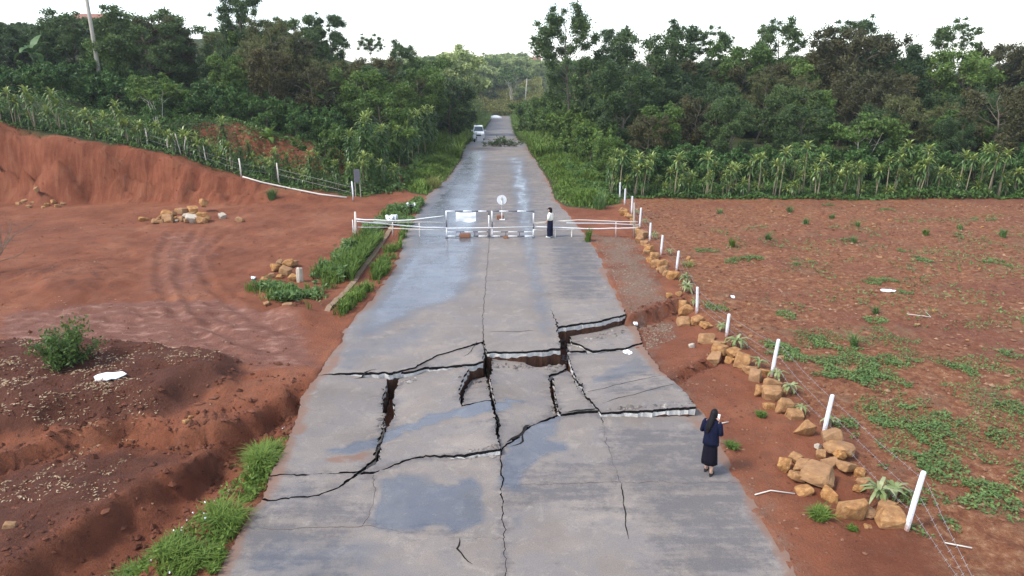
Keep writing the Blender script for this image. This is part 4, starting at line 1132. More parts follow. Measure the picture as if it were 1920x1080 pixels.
proto('tall', 3, h=13, spread=2.5, crown_base=0.38, n_limb=26, clump_r=1.05, leaves=22000, leaf_l=0.22, leaf_w=0.10, mat_l=M['leaf_dark'], mat_b=M['bark'], r0=0.15, flat=0.8, updir=0.75, shell=0.2)
proto('umbrella', 1, h=12, spread=2.1, crown_base=0.72, n_limb=15, clump_r=0.85, leaves=7500, leaf_l=0.22, leaf_w=0.09, mat_l=M['leaf_dark'], mat_b=M['bark'], r0=0.13, flat=0.7, shell=0.2, updir=0.8)
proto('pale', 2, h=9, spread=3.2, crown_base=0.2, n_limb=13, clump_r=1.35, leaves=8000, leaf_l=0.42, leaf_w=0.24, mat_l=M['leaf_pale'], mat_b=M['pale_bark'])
proto('shrub', 3, h=2.8, spread=1.35, crown_base=0.10, n_limb=12, clump_r=0.62, leaves=3600, leaf_l=0.24, leaf_w=0.11, mat_l=M['leaf_coffee'], mat_b=M['bark'], r0=0.05, flat=0.75, stems=2, shell=0.3)
proto('bush', 2, h=3.6, spread=1.8, crown_base=0.06, n_limb=14, clump_r=0.8, leaves=5200, leaf_l=0.28, leaf_w=0.15, mat_l=M['leaf_mid'], mat_b=M['bark'], r0=0.05, flat=0.8, stems=3, shell=0.3)
proto('fork', 1, h=4.6, spread=2.0, crown_base=0.62, n_limb=14, clump_r=0.8, leaves=4200, leaf_l=0.26, leaf_w=0.14, mat_l=M['leaf_mid'], mat_b=M['pale_bark'], r0=0.09, flat=0.45, stems=4, lean=0.10)
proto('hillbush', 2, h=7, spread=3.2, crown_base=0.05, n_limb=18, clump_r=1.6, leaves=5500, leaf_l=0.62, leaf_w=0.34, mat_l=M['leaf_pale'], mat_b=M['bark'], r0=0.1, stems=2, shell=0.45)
TREE_N = {}
def plant(kind, x, y, h, label, group=None, name='tree', cat='tree', dz=0.0, wide=1.0, var=None):
    P = PROTO[kind]; i = TREE_N.get(kind, 0); TREE_N[kind] = i + 1
    trunk, crown, hp = P[i % len(P) if var is None else var]
    s = h / hp
    t = thing(name, label, cat, (x, y, hz(x, y) - 0.05 + dz), rng.random() * 6.28, group, (s * wide, s * wide, s))
    part('trunk', trunk, t); part('crown', crown, t)
    return t
def plant_px(kind, u, vtop, y, label, **kw):
    """a tree standing at northing y whose top was surveyed on the sight line of (u, vtop)"""
    p = at_dist(u, vtop, y)
    h = p[2] - hz(p[0], p[1])
    return plant(kind, p[0], y, max(1.0, h), label, **kw)

GL, GRT = 'trees in the wood left of the road', 'trees in the wood right of the road'
# --- right wood: surveyed skyline trees
plant_px('tall', 1072, -4, 66, 'tallest dark tree with cloud-like clumps at the right roadside, against the sky', name='roadside_tree', var=0)
for u, v, y, k, lab in [
    (1150, 44, 80, 'tall', 'thin tall tree with see-through crown just right of the tallest roadside tree'),
    (1215, 46, 66, 'dark', 'dark round-crowned tree second beyond the tallest roadside tree'),
    (1275, 28, 74, 'tall', 'slim tree with small top clump left of the bald-gap umbrella tree'),
    (1356, 44, 72, 'umbrella', 'small umbrella-topped tree on a thin stem above the middle of the right wood'),
    (1402, 68, 68, 'mid', 'mid green tree under the umbrella-topped tree in the right wood'),
    (1478, 24, 72, 'tall', 'broad-topped tall tree in the middle of the right skyline'),
    (1560, 62, 66, 'rust', 'rusty olive tree left of the twin tall crowns on the right skyline'),
    (1625, 24, 70, 'tall', 'tall feathery tree crowning the centre right skyline'),
    (1598, 40, 66, 'rust', 'brownish tree leaning against the tall feathery tree on the right skyline'),
    (1690, 76, 66, 'dark', 'dark open tree beside the sky gap in the right wood'),
    (1722, 86, 78, 'tall', 'thin crowned tree standing in the sky gap of the right wood'),
    (1792, 28, 66, 'umbrella', 'tall flat-topped tree on a bare stem standing clear at the right skyline'),
    (1832, 84, 64, 'mid', 'green tree below the flat-topped bare-stemmed tree'),
    (1895, 72, 66, 'rust', 'rusty crowned tree at the far right edge of the wood'),
    (1950, 80, 66, 'dark', 'dark tree cut by the right edge of the picture')]:
    plant_px(k, u, v, y, lab, name={'tall': 'tall_tree', 'umbrella': 'umbrella_tree'}.get(k, 'broadleaf_tree'))
# front row with visible stems
plant_px('fork', 1625, 205, 49.5, 'small pale-stemmed forked tree behind the dracaena hedge', name='forked_tree')
plant_px('rust', 1892, 150, 50, 'leaning tree with pale bare trunk near the right edge of the hedge', name='leaning_tree', dz=0.0)
plant_px('olive', 1700, 170, 50.5, 'olive green bushy tree behind the middle of the right hedge')
# fill
FILL = {'dark': 'dark blue green tree in the wood on the right', 'mid': 'mid green leafy tree in the wood on the right', 'rust': 'rusty olive tree in the wood on the right', 'olive': 'feathery grey olive tree in the wood on the right', 'tall': 'slender high-crowned tree in the wood on the right'}
cnt = 0
for gy, y in enumerate(np.arange(52, 92, 4.6)):
    for x in np.arange(7.5, 66, 4.4):
        xx, yy = x + rng.normal() * 0.9, y + rng.normal() * 0.8
        if xx < 8 + (yy - 52) * 0.03 or abs(xx) > (yy * 0.76 + 4): continue
        k = rng.choice(['dark', 'dark', 'mid', 'rust', 'olive', 'dark'])
        u_ = 960 + FPX * xx / (yy * cp + CAM_H * sp)
        # height limit so that the sky gaps of the photograph stay open
        lim = np.interp(u_, [980, 1010, 1060, 1130, 1250, 1450, 1560, 1640, 1690, 1740, 1790, 1850, 1920, 2000], [215, 170, 120, 112, 105, 92, 85, 88, 125, 135, 118, 100, 95, 95])
        hm = at_dist(u_, lim, yy)[2] - hz(xx, yy)
        row = np.interp(yy, [50, 56, 70], [0.62, 0.8, 1.0])
        h = min(hm * row * (0.82 + 0.18 * rng.random()), 12.5)
        if h < 2: continue
        plant(k, xx, yy, h, FILL[k], GRT, name='broadleaf_tree')
        cnt += 1
# shrubs hiding the wood's foot
for i in range(58):
    x = 7.5 + 34 * (i + rng.random() * 0.8) / 58; y = 47.6 + 2.2 * rng.random()
    plant('shrub', x, y, 1.9 + 1.1 * rng.random(), f"dark coffee shrub behind the right dracaena hedge, {'near the road end' if x < 15 else 'before its middle' if x < 24 else 'behind its middle' if x < 33 else 'towards the right edge'}", 'coffee shrubs behind the right hedge', name='coffee_shrub', cat='shrub')
# right roadside wall of foliage
for i, y in enumerate(np.arange(50, 130, 3.2)):
    e = float(xr(y))
    plant('bush' if i % 3 else 'mid', e + 3.4 + rng.random() * 1.2 - min(1.6, (y - 50) * 0.02), y + rng.normal() * 0.5, (2.8 + 1.4 * rng.random()) * (1 + (y - 50) / 140), f"leafy bush lining the far road on the right, {'before the crest' if y < 72 else 'level with the felled branches' if y < 88 else 'beyond the felled branches'}", 'bushes lining the far road on the right', name='roadside_bush', cat='bush')
for i, y in enumerate(np.arange(58, 215, 5.0)):
    e = float(xr(y))
    xx = e + 6.4 + max(0, y - 70) * 0.06 + rng.random() * 1.5
    u_ = 960 + FPX * xx / (y * cp + CAM_H * sp)
    hm = at_dist(u_, np.interp(u_, [960, 985, 1010, 1040, 1100], [215, 185, 150, 118, 100]), y)[2] - hz(xx, y)
    plant(['dark', 'mid', 'dark', 'olive'][i % 4], xx, y, max(2.0, min(hm, 6.5 + 2.5 * rng.random())), f"tree overhanging the bushes right of the far road, {'before the crest' if y < 74 else 'near the felled branches' if y < 100 else 'beyond the felled branches'}", 'trees along the far road on the right', name='roadside_tree')
# --- left wood
for u, v, y, k, lab in [
    (18, 38, 62, 'dark', 'dark tree at the upper left corner'),
    (62, 48, 70, 'mid', 'green tree behind the banana leaves at upper left'),
    (118, 8, 62, 'dark', 'big dark round-crowned tree left of the concrete utility pole'),
    (262, 6, 60, 'dark', 'big dark cone-shaped tree right of the concrete utility pole'),
    (312, 18, 63, 'rust', 'dark tree with purplish shade beside the cone-shaped tree'),
    (440, -30, 66, 'tall', 'tallest tree on the left whose top leaves the picture'),
    (520, 26, 62, 'olive', 'feathery pale olive tree right of the tallest left tree'),
    (555, 20, 68, 'dark', 'dark tree top rising behind the feathery olive tree'),
    (614, 18, 70, 'tall', 'slender tree with drooping tufts alone at the left skyline'),
    (470, 60, 60, 'olive', 'sunlit olive tree in front of the tallest left tree'),
    (683, 60, 78, 'umbrella', 'small brownish umbrella tree above the left wood near the sky gap'),
    (745, 68, 76, 'tall', 'thin tree between the umbrella tree and the road on the left'),
    (700, 100, 66, 'rust', 'rusty brown tree with bare pale branches left of the road'),
    (640, 105, 64, 'olive', 'grey olive tree left of the rusty brown tree'),
    (800, 98, 90, 'mid', 'green tree beside the far left roadside'),
    (862, 78, 125, 'pale', 'large pale grey green tree left of the road near the far hill'),
    (838, 130, 84, 'dark', 'dark leafy tree overhanging the left roadside'),
    (770, 120, 70, 'mid', 'broad green tree above the left hedge end')]:
    plant_px(k, u, v, y, lab, name={'tall': 'tall_tree', 'umbrella': 'umbrella_tree'}.get(k, 'broadleaf_tree'), wide=1.35 if u in (118, 262) else 1.0)
plant_px('mid', 208, 30, 74, 'leafy tree hiding the red-roofed house at upper left', name='broadleaf_tree')
plant_px('dark', 140, 28, 80, 'dark tree in front of the red-roofed house at upper left', name='broadleaf_tree')
FILLL = {'dark': 'dark blue green tree in the wood on the left', 'mid': 'mid green leafy tree in the wood on the left', 'rust': 'rusty olive tree in the wood on the left', 'olive': 'feathery grey olive tree in the wood on the left'}
for y in np.arange(57, 96, 4.8):
    for x in np.arange(-70, -9, 4.6):
        xx, yy = x + rng.normal() * 0.9, y + rng.normal() * 0.8
        if abs(xx) > (yy * 0.78 + 4): continue
        u_ = 960 + FPX * xx / (yy * cp + CAM_H * sp)
        lim = np.interp(u_, [-100, 0, 90, 165, 205, 240, 330, 350, 400, 420, 560, 650, 720, 800, 860, 900], [28, 40, 35, 48, 58, 28, 40, 98, 98, 42, 50, 108, 118, 128, 140, 185])
        hm = at_dist(u_, lim, yy)[2] - hz(xx, yy)
        row = np.interp(yy, [56, 62, 74], [0.80, 0.95, 1.04])
        h = min(hm * row * (0.84 + 0.16 * rng.random()), 12)
        if h < 1.5: continue
        k = rng.choice(['dark', 'mid', 'olive', 'rust', 'olive', 'dark']) if xx > -30 else rng.choice(['dark', 'dark', 'mid', 'dark'])
        plant(k, xx, yy, h, FILLL[k], GL, name='broadleaf_tree')
# coffee shrubs above the bank
for i in range(64):
    x = -45 + 34 * (i + rng.random()) / 64; y = 53.8 + 3.2 * rng.random() - max(0, (-30 - x) * 0.18)
    plant('shrub', x, y, 2.0 + 1.1 * rng.random(), f"dark coffee shrub above the left cut bank, {'at the picture edge' if x < -36 else 'below the utility pole' if x < -28 else 'behind the stakes' if x < -19 else 'towards the road'}", 'coffee shrubs above the left bank', name='coffee_shrub', cat='shrub')
plant_px('fork', 285, 132, 50.0, 'forked tree with pale bare stems above the left cut bank', name='forked_tree')
plant_px('shrub', 300, 195, 48.6, 'rounded dark bush in front of the pale forked tree', name='round_bush', cat='bush')
plant_px('bush', 603, 226, 50.5, 'rounded green bush standing out of the left dracaena hedge', name='round_bush', cat='bush')
for i, y in enumerate(np.arange(50, 135, 3.0)):
    e = float(xl(y))
    plant('bush' if i % 3 else 'mid', e - 4.6 - rng.random() * 1.4 + min(2.4, (y - 50) * 0.03), y + rng.normal() * 0.5, (2.3 + 1.4 * rng.random()) * (1 + (y - 50) / 130), f"leafy bush lining the far road on the left, {'before the crest' if y < 72 else 'level with the felled branches' if y < 88 else 'beside the white car' if y < 115 else 'beyond the white car'}", 'bushes lining the far road on the left', name='roadside_bush', cat='bush')
for i, y in enumerate(np.arange(60, 215, 5.2)):
    e = float(xl(y))
    xx = e - 7.0 - rng.random() * 1.5
    u_ = 960 + FPX * xx / (y * cp + CAM_H * sp)
    hm = at_dist(u_, np.interp(u_, [700, 800, 860, 895, 920], [118, 112, 105, 135, 185]), y)[2] - hz(xx, y)
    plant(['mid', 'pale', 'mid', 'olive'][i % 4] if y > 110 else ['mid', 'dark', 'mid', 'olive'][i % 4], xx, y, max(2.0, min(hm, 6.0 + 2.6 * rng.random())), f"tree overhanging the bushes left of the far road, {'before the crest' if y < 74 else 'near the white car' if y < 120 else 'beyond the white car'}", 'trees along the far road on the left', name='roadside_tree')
# --- far hill
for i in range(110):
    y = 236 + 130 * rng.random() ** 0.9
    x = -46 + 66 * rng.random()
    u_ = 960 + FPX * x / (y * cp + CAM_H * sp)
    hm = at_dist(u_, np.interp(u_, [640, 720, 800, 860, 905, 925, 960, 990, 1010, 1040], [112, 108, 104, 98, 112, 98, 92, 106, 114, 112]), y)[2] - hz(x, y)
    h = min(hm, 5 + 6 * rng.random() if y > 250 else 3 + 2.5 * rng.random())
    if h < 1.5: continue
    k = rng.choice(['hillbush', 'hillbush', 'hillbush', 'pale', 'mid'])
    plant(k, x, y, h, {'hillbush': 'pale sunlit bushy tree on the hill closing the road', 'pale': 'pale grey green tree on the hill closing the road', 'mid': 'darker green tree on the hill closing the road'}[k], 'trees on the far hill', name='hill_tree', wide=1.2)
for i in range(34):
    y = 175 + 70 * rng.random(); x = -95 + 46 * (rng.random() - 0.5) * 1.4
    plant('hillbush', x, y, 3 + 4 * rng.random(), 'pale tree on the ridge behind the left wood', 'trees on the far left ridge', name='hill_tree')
plant_px('fork', 962, 118, 238, 'bare-branched spreading tree at the foot of the far hill', name='spreading_tree')
plant_px('dark', 918, 150, 240, 'dark bush in shade at the bend of the far road', name='dark_bush', cat='bush')

# every tree of the woods is told by what it stands beside
def relabel(group, marks):
    lm = []
    for o in C.objects:
        for key, short in marks:
            if o.parent is None and o.get('label') == key: lm.append((o.location.x, o.location.y, short))
    for o in C.objects:
        if o.parent is None and o.get('group') == group:
            x, y = o.location.x, o.location.y
            mx, my, short = min(lm, key=lambda m_: (m_[0] - x) ** 2 + (m_[1] - y) ** 2)
            dx, dy = x - mx, y - my
            far_ = 'well ' if math.hypot(dx, dy) > 7 else 'just '
            rel = ('behind' if dy > 0 else 'in front of') if abs(dy) > abs(dx) else ('to the right of' if dx > 0 else 'to the left of')
            o['label'] = o['label'].replace(' in the wood on the right', '').replace(' in the wood on the left', '') + ' ' + far_ + rel + ' ' + short
relabel(GRT, [('tallest dark tree with cloud-like clumps at the right roadside, against the sky', 'the tallest roadside tree'), ('broad-topped tall tree in the middle of the right skyline', 'the broad-topped skyline tree'), ('tall feathery tree crowning the centre right skyline', 'the tall feathery tree'), ('tall flat-topped tree on a bare stem standing clear at the right skyline', 'the flat-topped bare-stemmed tree'), ('small pale-stemmed forked tree behind the dracaena hedge', 'the pale forked tree'), ('leaning tree with pale bare trunk near the right edge of the hedge', 'the leaning pale-trunked tree'), ('dark round-crowned tree second beyond the tallest roadside tree', 'the round-crowned dark tree')])
relabel(GL, [('big dark cone-shaped tree right of the concrete utility pole', 'the cone-shaped tree'), ('tallest tree on the left whose top leaves the picture', 'the tallest left tree'), ('rusty brown tree with bare pale branches left of the road', 'the rusty bare-branched tree'), ('big dark round-crowned tree left of the concrete utility pole', 'the round-crowned tree by the pole'), ('dark tree at the upper left corner', 'the corner tree'), ('feathery pale olive tree right of the tallest left tree', 'the feathery olive tree'), ('broad green tree above the left hedge end', 'the broad tree above the hedge end')])

# undergrowth skirts (nobody could count these leaves)
def undergrowth(P, n, hmax, lab, m, seed, ll=0.2, lw=0.1):
    q = clumped(P, n, 0.6, -0.35, seed)
    p = on_ground(q)
    hh = hmax * np.clip(0.5 + fbm(q[:, 0] * 0.7, q[:, 1] * 0.7, 3, seed + 1), 0.1, 1.1)
    p[:, 2] += hh * rng.random(len(q)) ** 0.8
    A = leaf_quads(p, rng.normal(size=p.shape) + [0, 0, 0.2], ll * (0.6 + 0.8 * rng.random(len(q))), lw * (0.6 + 0.8 * rng.random(len(q))), unit(rng.normal(size=p.shape) * 0.7 + [0, -0.3, 0.7]))
    stuff('undergrowth', *A, m, lab, 'undergrowth')
undergrowth(np.array([[5.5, 43.9], [40, 43.6], [42, 50], [6.5, 50]]), 60000, 0.65, 'undergrowth at the foot of the right dracaena hedge', M['under'], 601)
undergrowth(np.array([[-45, 44.4], [-32, 45.2], [-20, 45.0], [-9.5, 44.6], [-7.5, 47], [-10, 56], [-30, 58], [-48, 58]]), 40000, 0.6, 'undergrowth under the left dracaena hedge and coffee shrubs', M['under'], 611)
undergrowth(np.array([[5.0, 45], [8.5, 46], [8.5, 75], [4.2, 75], [3.4, 60]]), 14000, 1.0, 'leafy undergrowth along the right roadside bushes', M['under'], 621)
undergrowth(np.array([[-11.0, 45], [-7.3, 46], [-6.6, 60], [-5.8, 75], [-10, 75], [-12, 60]]), 14000, 0.9, 'leafy undergrowth along the left roadside bushes', M['under'], 631)

# ------------------------------------------------------------------ dracaena hedges
def strap_leaves(n, z0, z1, L, wd, up0=1.1, up1=-0.2, seg=3, rbase=0.03, droop=0.42):
    V, Q = [], []
    for i in range(n):
        f = (i + rng.random()) / n
        z = z0 + (z1 - z0) * f
        a = i * 2.4 + rng.normal() * 0.2
        el = up1 + (up0 - up1) * f + rng.normal() * 0.12
        l = L * (0.75 + 0.4 * rng.random())
        d = np.array([math.cos(a), math.sin(a), 0]); s = np.array([-math.sin(a), math.cos(a), 0])
        p = d * rbase + [0, 0, z]; b = len(V) and sum(len(v) for v in V)
        pts = []
        e = el
        for k in range(seg + 1):
            w = wd * (0.55, 1.0, 0.8, 0.05)[k] if seg == 3 else wd * (1 - k / seg)
            pts += [p - s * w / 2, p + s * w / 2]
            p = p + (d * math.cos(e) + np.array([0, 0, math.sin(e)])) * l / seg
            e -= droop + 0.25 * rng.random()
        b = sum(len(v) for v in V)
        V.append(np.array(pts))
        for k in range(seg): Q.append((b + 2 * k, b + 2 * k + 1, b + 2 * k + 3, b + 2 * k + 2))
    return np.vstack(V), np.array(Q)
def head_mesh(n, L, wd, low):
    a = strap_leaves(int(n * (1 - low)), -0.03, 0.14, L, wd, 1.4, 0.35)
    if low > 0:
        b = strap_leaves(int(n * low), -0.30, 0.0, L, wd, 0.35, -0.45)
        V, Q = join([a, b])
        mi = [0] * len(a[1]) + [1] * len(b[1])
    else:
        V, Q = a; mi = [0] * len(Q)
    return mesh_np('leaf_head', V, Q, None, [M['drac_top'], M['drac_low']], False, mi)
def column_mesh(h):
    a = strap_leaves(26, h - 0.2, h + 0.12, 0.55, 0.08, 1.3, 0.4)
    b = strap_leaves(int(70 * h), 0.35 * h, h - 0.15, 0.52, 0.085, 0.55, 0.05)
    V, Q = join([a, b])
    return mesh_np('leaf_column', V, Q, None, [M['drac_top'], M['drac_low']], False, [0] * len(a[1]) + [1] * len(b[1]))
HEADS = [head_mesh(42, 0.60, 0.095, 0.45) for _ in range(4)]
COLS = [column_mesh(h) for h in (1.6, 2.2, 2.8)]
def cane_mesh(h, bend):
    P = np.array([[0, 0, -0.2], [bend * .3, bend * .1, h * .35], [bend * .7, bend * .25, h * .7], [bend, bend * .4, h]])
    return MB().tube(P, [0.040, 0.034, 0.030, 0.026], 6).mesh('cane', [M['stem']], True), P[-1]
CANES = [cane_mesh(h, b) for h, b in ((1.0, 0.10), (1.5, -0.12), (2.0, 0.15), (2.5, -0.1), (0.5, 0.05))]
def dracaena(x, y, lab, group, kind='cane', i=0, s=1.0, second=False):
    t = thing('dracaena', lab, 'plant', (x, y, hz(x, y)), rng.random() * 6.28, group, s)
    if kind == 'cane':
        cm, top = CANES[i % 5]
        part('cane', cm, t); part('leaf_head', HEADS[i % 4], t, top)
        if second:
            cm2, top2 = CANES[(i + 1) % 5]
            part('cane', cm2, t, (0.12, -0.05, 0), (0.06, 0.08, 2.0)); 
            part('leaf_head', HEADS[(i + 1) % 4], t, tuple((Matrix.Rotation(2.0, 3, 'Z') @ Vector(top2)) + Vector((0.25, -0.1, -0.03))))
    else:
        part('cane', CANES[1][0], t); part('leaf_column', COLS[i % 3], t)
    return t
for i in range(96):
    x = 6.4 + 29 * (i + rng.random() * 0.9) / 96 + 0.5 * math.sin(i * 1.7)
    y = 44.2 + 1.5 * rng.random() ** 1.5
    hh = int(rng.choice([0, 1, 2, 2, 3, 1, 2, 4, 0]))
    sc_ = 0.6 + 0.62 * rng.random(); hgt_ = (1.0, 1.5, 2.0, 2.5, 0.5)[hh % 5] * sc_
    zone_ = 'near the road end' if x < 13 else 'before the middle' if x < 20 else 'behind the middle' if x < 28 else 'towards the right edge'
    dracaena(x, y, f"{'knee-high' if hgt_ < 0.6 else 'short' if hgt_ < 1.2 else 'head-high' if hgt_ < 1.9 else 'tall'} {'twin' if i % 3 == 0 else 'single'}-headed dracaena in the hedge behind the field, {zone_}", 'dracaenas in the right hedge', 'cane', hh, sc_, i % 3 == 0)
LH = [(gp(u, v)[0], 0) for u, v in []]
def left_line(t):  # along the top of the cut bank, descending to the road
    P = np.array([[-37, 45.3], [-30, 45.6], [-24, 45.7], [-19, 45.6], [-14, 45.5], [-10.6, 45.4], [-8.9, 47.0]])
    l = np.concatenate([[0], np.cumsum(np.hypot(*np.diff(P, axis=0).T))]); l /= l[-1]
    return np.array([np.interp(t, l, P[:, 0]), np.interp(t, l, P[:, 1])])
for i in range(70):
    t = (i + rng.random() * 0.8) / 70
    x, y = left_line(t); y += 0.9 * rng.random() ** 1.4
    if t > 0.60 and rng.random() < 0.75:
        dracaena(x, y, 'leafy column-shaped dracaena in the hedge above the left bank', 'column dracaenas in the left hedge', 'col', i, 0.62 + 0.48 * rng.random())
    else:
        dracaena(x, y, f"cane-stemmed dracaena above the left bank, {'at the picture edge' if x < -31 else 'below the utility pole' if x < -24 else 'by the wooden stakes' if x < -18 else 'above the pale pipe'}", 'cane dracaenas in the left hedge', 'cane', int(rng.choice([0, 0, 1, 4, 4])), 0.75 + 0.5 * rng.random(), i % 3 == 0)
for u, v, h, y in [(690, 215, 2.6, 52), (715, 240, 2.6, 50), (682, 222, 2.6, 49), (745, 240, 2.6, 54), (770, 215, 2.6, 58), (795, 205, 2.8, 62), (808, 205, 2.8, 64), (655, 250, 2.4, 47.5), (762, 232, 2.5, 56), (782, 212, 2.8, 60)]:
    p = at_dist(u, v, y); h_ = p[2] - hz(p[0], y)
    dracaena(p[0], y, 'tall column-shaped dracaena at the road end of the left hedge', 'tall dracaenas at the road end of the left hedge', 'col', 2, max(0.5, h_ / 2.9))
for u, v, y in [(1155, 285, 47), (1145, 300, 45.6), (1190, 320, 45.2), (1090, 235, 58), (1120, 260, 54), (1268, 245, 52)]:
    p = at_dist(u, v, y); h_ = p[2] - hz(p[0], y)
    dracaena(p[0], y, 'column-shaped dracaena at the road end of the right hedge', 'column dracaenas at the road end of the right hedge', 'col', 2, max(0.4, h_ / 2.9))

# banana plants: big leaves are parts of their own
def banana(u, v, y, h, lab, n=8, L=2.2, m='leaf_mid'):
    p = at_dist(u, v, y); x = p[0]
    t = thing('banana_plant', lab, 'plant', (x, y, hz(x, y)), rng.random() * 6, None)
    part('stem', MB().tube([[0, 0, -0.2], [0.03, 0, h * .5], [0, 0.03, h]], [0.16, 0.12, 0.07], 8).mesh('stem', [M['drac_low']], True), t)
    for i in range(n):
        V, Q = [], []
        e = 1.25 - 0.10 * i; pz = np.array([0, 0, 0.0]); seg = 7
        for k in range(seg + 1):
            f = k / seg
            w = 0.30 * L * 0.5 * math.sin(math.pi * min(0.97, 0.08 + f * 0.92)) + 0.02
            V += [pz + [0, -w, -0.12 * w], pz.copy(), pz + [0, w, -0.12 * w]]
            pz = pz + np.array([math.cos(e), 0, math.sin(e)]) * L / seg; e -= 0.16 + 0.03 * i
        for k in range(seg):
            b = 3 * k
            Q += [(b, b + 1, b + 4, b + 3), (b + 1, b + 2, b + 5, b + 4)]
        part('leaf', mesh_np('leaf', np.array(V), np.array(Q), None, [M[m]]), t, (0, 0, h - 0.04 * i), (0, 0, i * 2.4))
    return t
banana(783, 335, 54, 0.35, 'young banana plant with upright fresh leaves on the left road bank', 6, 1.5, 'grass')
banana(60, 95, 57, 3.2, 'banana plant with drooping bluish leaves at upper left', 9, 1.9, 'leaf_coffee')
banana(600, 215, 58, 2.4, 'palm-like plant with arching fronds behind the left hedge', 9, 2.2, 'leaf_mid')
banana(505, 270, 51.5, 0.2, 'small green plant on the red terrace above the left hedge', 6, 1.2, 'grass')
# yellow-leaved young plant by the ditch
p = spot(735, 358)
dracaena(p[0], p[1] + 1.6, 'yellowing young dracaena alone above the dark ditch left of the road', None, 'cane', 4, 1.1, True)

# ------------------------------------------------------------------ utility poles, houses
def pole(u0, v0, y, lab, u1, h, r):
    p = at_dist(u0, v0, y); x = p[0]; zb = hz(x, y)
    t = thing('utility_pole', lab, 'pole', (x, y, zb))
    topx = at_dist(u1, 0, y)[0] - x
    part('shaft', MB().tube([[0, 0, -0.3], [topx * .5, 0, h * .5], [topx, 0, h]], [r, r * .85, r * .7], 10).mesh('shaft', [M['pole_concrete']], True), t)
    part('cross_arm', MB().box((topx, 0, h - 0.4), (1.6, 0.10, 0.12)).mesh('cross_arm', [M['grey_post']]), t)
    return t
pole(185, 135, 56, 'leaning grey concrete utility pole rising out of the left coffee shrubs', 163, 9.2, 0.17)
pole(984, 215, 226, 'pale distant utility pole at the bend of the far road', 989, 9.0, 0.22)
def house(u, v, y, w, d, h, lab, roof='roof_tile'):
    p = at_dist(u, v, y); x = p[0]
    t = thing('house', lab, 'house', (x, y, p[2]))
    part('wall', MB().box((0, 0, h / 2 - 3), (w, d, h + 6)).mesh('wall', [M['house_wall']]), t)
    mb = MB()
    o_ = 0.5
    V = [(-w / 2 - o_, -d / 2 - o_, h), (w / 2 + o_, -d / 2 - o_, h), (w / 2 + o_, d / 2 + o_, h), (-w / 2 - o_, d / 2 + o_, h), (-w / 2 - o_, 0, h + d * .28), (w / 2 + o_, 0, h + d * .28)]
    V2 = [(a, b, c - 0.12) for a, b, c in V[:4]]
    mb.add(V + V2, [(0, 1, 5, 4), (2, 3, 4, 5), (7, 6, 9, 8), (6, 7, 1, 0), (8, 9, 3, 2)], [(1, 2, 5), (3, 0, 4), (9, 6, 0), (9, 0, 3), (7, 8, 2), (7, 2, 1)])
    part('roof', mb.mesh('roof', [M[roof]]), t)
    for k in (-1, 1):
        wd = part('window', MB().box((0, 0, 0), (1.3, 0.08, 1.3)).mesh('window', [M['grey_post']]), t, (k * w * .28, -d / 2 - 0.02, h * .55))
        part('pane', MB().box((0, -0.05, 0), (1.05, 0.03, 1.05)).mesh('pane', [M['glass']]), wd)
    return t
house(183, 74, 95, 4.2, 5, 1.7, 'pale house with red roof peeping through the left trees')
house(1000, 126, 345, 6, 7, 2.6, 'small distant house with dull red roof on the far hill')

# ------------------------------------------------------------------ wire fence on the right
fence = thing('wire_fence', 'white concrete post and wire fence between right shoulder and red field', 'fence', (0, 0, 0))
POSTS = []
for i, (u, v, hgt) in enumerate([(1698, 995, 1.28), (1543, 817, 1.08), (1446, 705, 1.12), (1362, 630, 0.78), (1307, 588, 1.05), (1268, 508, 0.90), (1239, 478, 0.95), (1218, 452, 0.95), (1199, 428, 1.15), (1184, 402, 1.1), (1171, 384, 1.05), (1162, 372, 1.1)]):
    p = spot(u, v)
    lx = [0.16, 0.10, 0.10, 0.02, -0.08, 0.05, 0.03, 0.0, 0.03, 0.0, 0.0, -0.02][i]
    mb = MB()
    h = hgt * 0.95
    w = 0.049
    rings = [(0, 0, -0.25, w, w), (lx * .5, 0, h * .5, w, w), (lx, 0, h - 0.02, w * .95, w * .95), (lx, 0, h, w * .8, w * .8)]
    me = MB().loft(rings, 8).mesh('post', [M['white_post']], False)
    part('post', me, fence, tuple(p), (0, 0, R(22.5)))
    POSTS.append((p, lx, h))
pe = np.append(gp(1860, 1200), 0.0); pe[2] = hz(pe[0], pe[1])
ends = [(pe, 0.0, 1.0)] + POSTS
for frac, sag in ((0.30, 0.05), (0.58, 0.07), (0.86, 0.05)):
    P = []
    for i in range(len(ends) - 1):
        a = ends[i][0] + [ends[i][1] * frac, 0, ends[i][2] * frac]; b = ends[i + 1][0] + [ends[i + 1][1] * frac, 0, ends[i + 1][2] * frac]
        if i == 0: a = pe + [0, 0, 0.10 + 0.1 * frac]
        k = 8
        for j in range(k):
            t = j / k
            q = a + (b - a) * t; q[2] -= sag * 4 * t * (1 - t) * (2.2 if i in (1, 2) and frac < 0.5 else 1)
            P.append(q + [0.06 + rng.normal() * 0.006, 0, rng.normal() * 0.006])
    P.append(b)
    mb = MB().tube(P, 0.0045, 4)
    for i in range(0, len(P) - 1):   # barbs
        if P[i][1] < 24:
            for t in (0.2, 0.6):
                q = np.array(P[i]) + (np.array(P[i + 1]) - P[i]) * t
                mb.tube([q + [-.02, 0, -.025], q + [.02, 0, .025]], 0.003, 3)
    part('wire', mb.mesh('wire', [M['wire']]), fence)
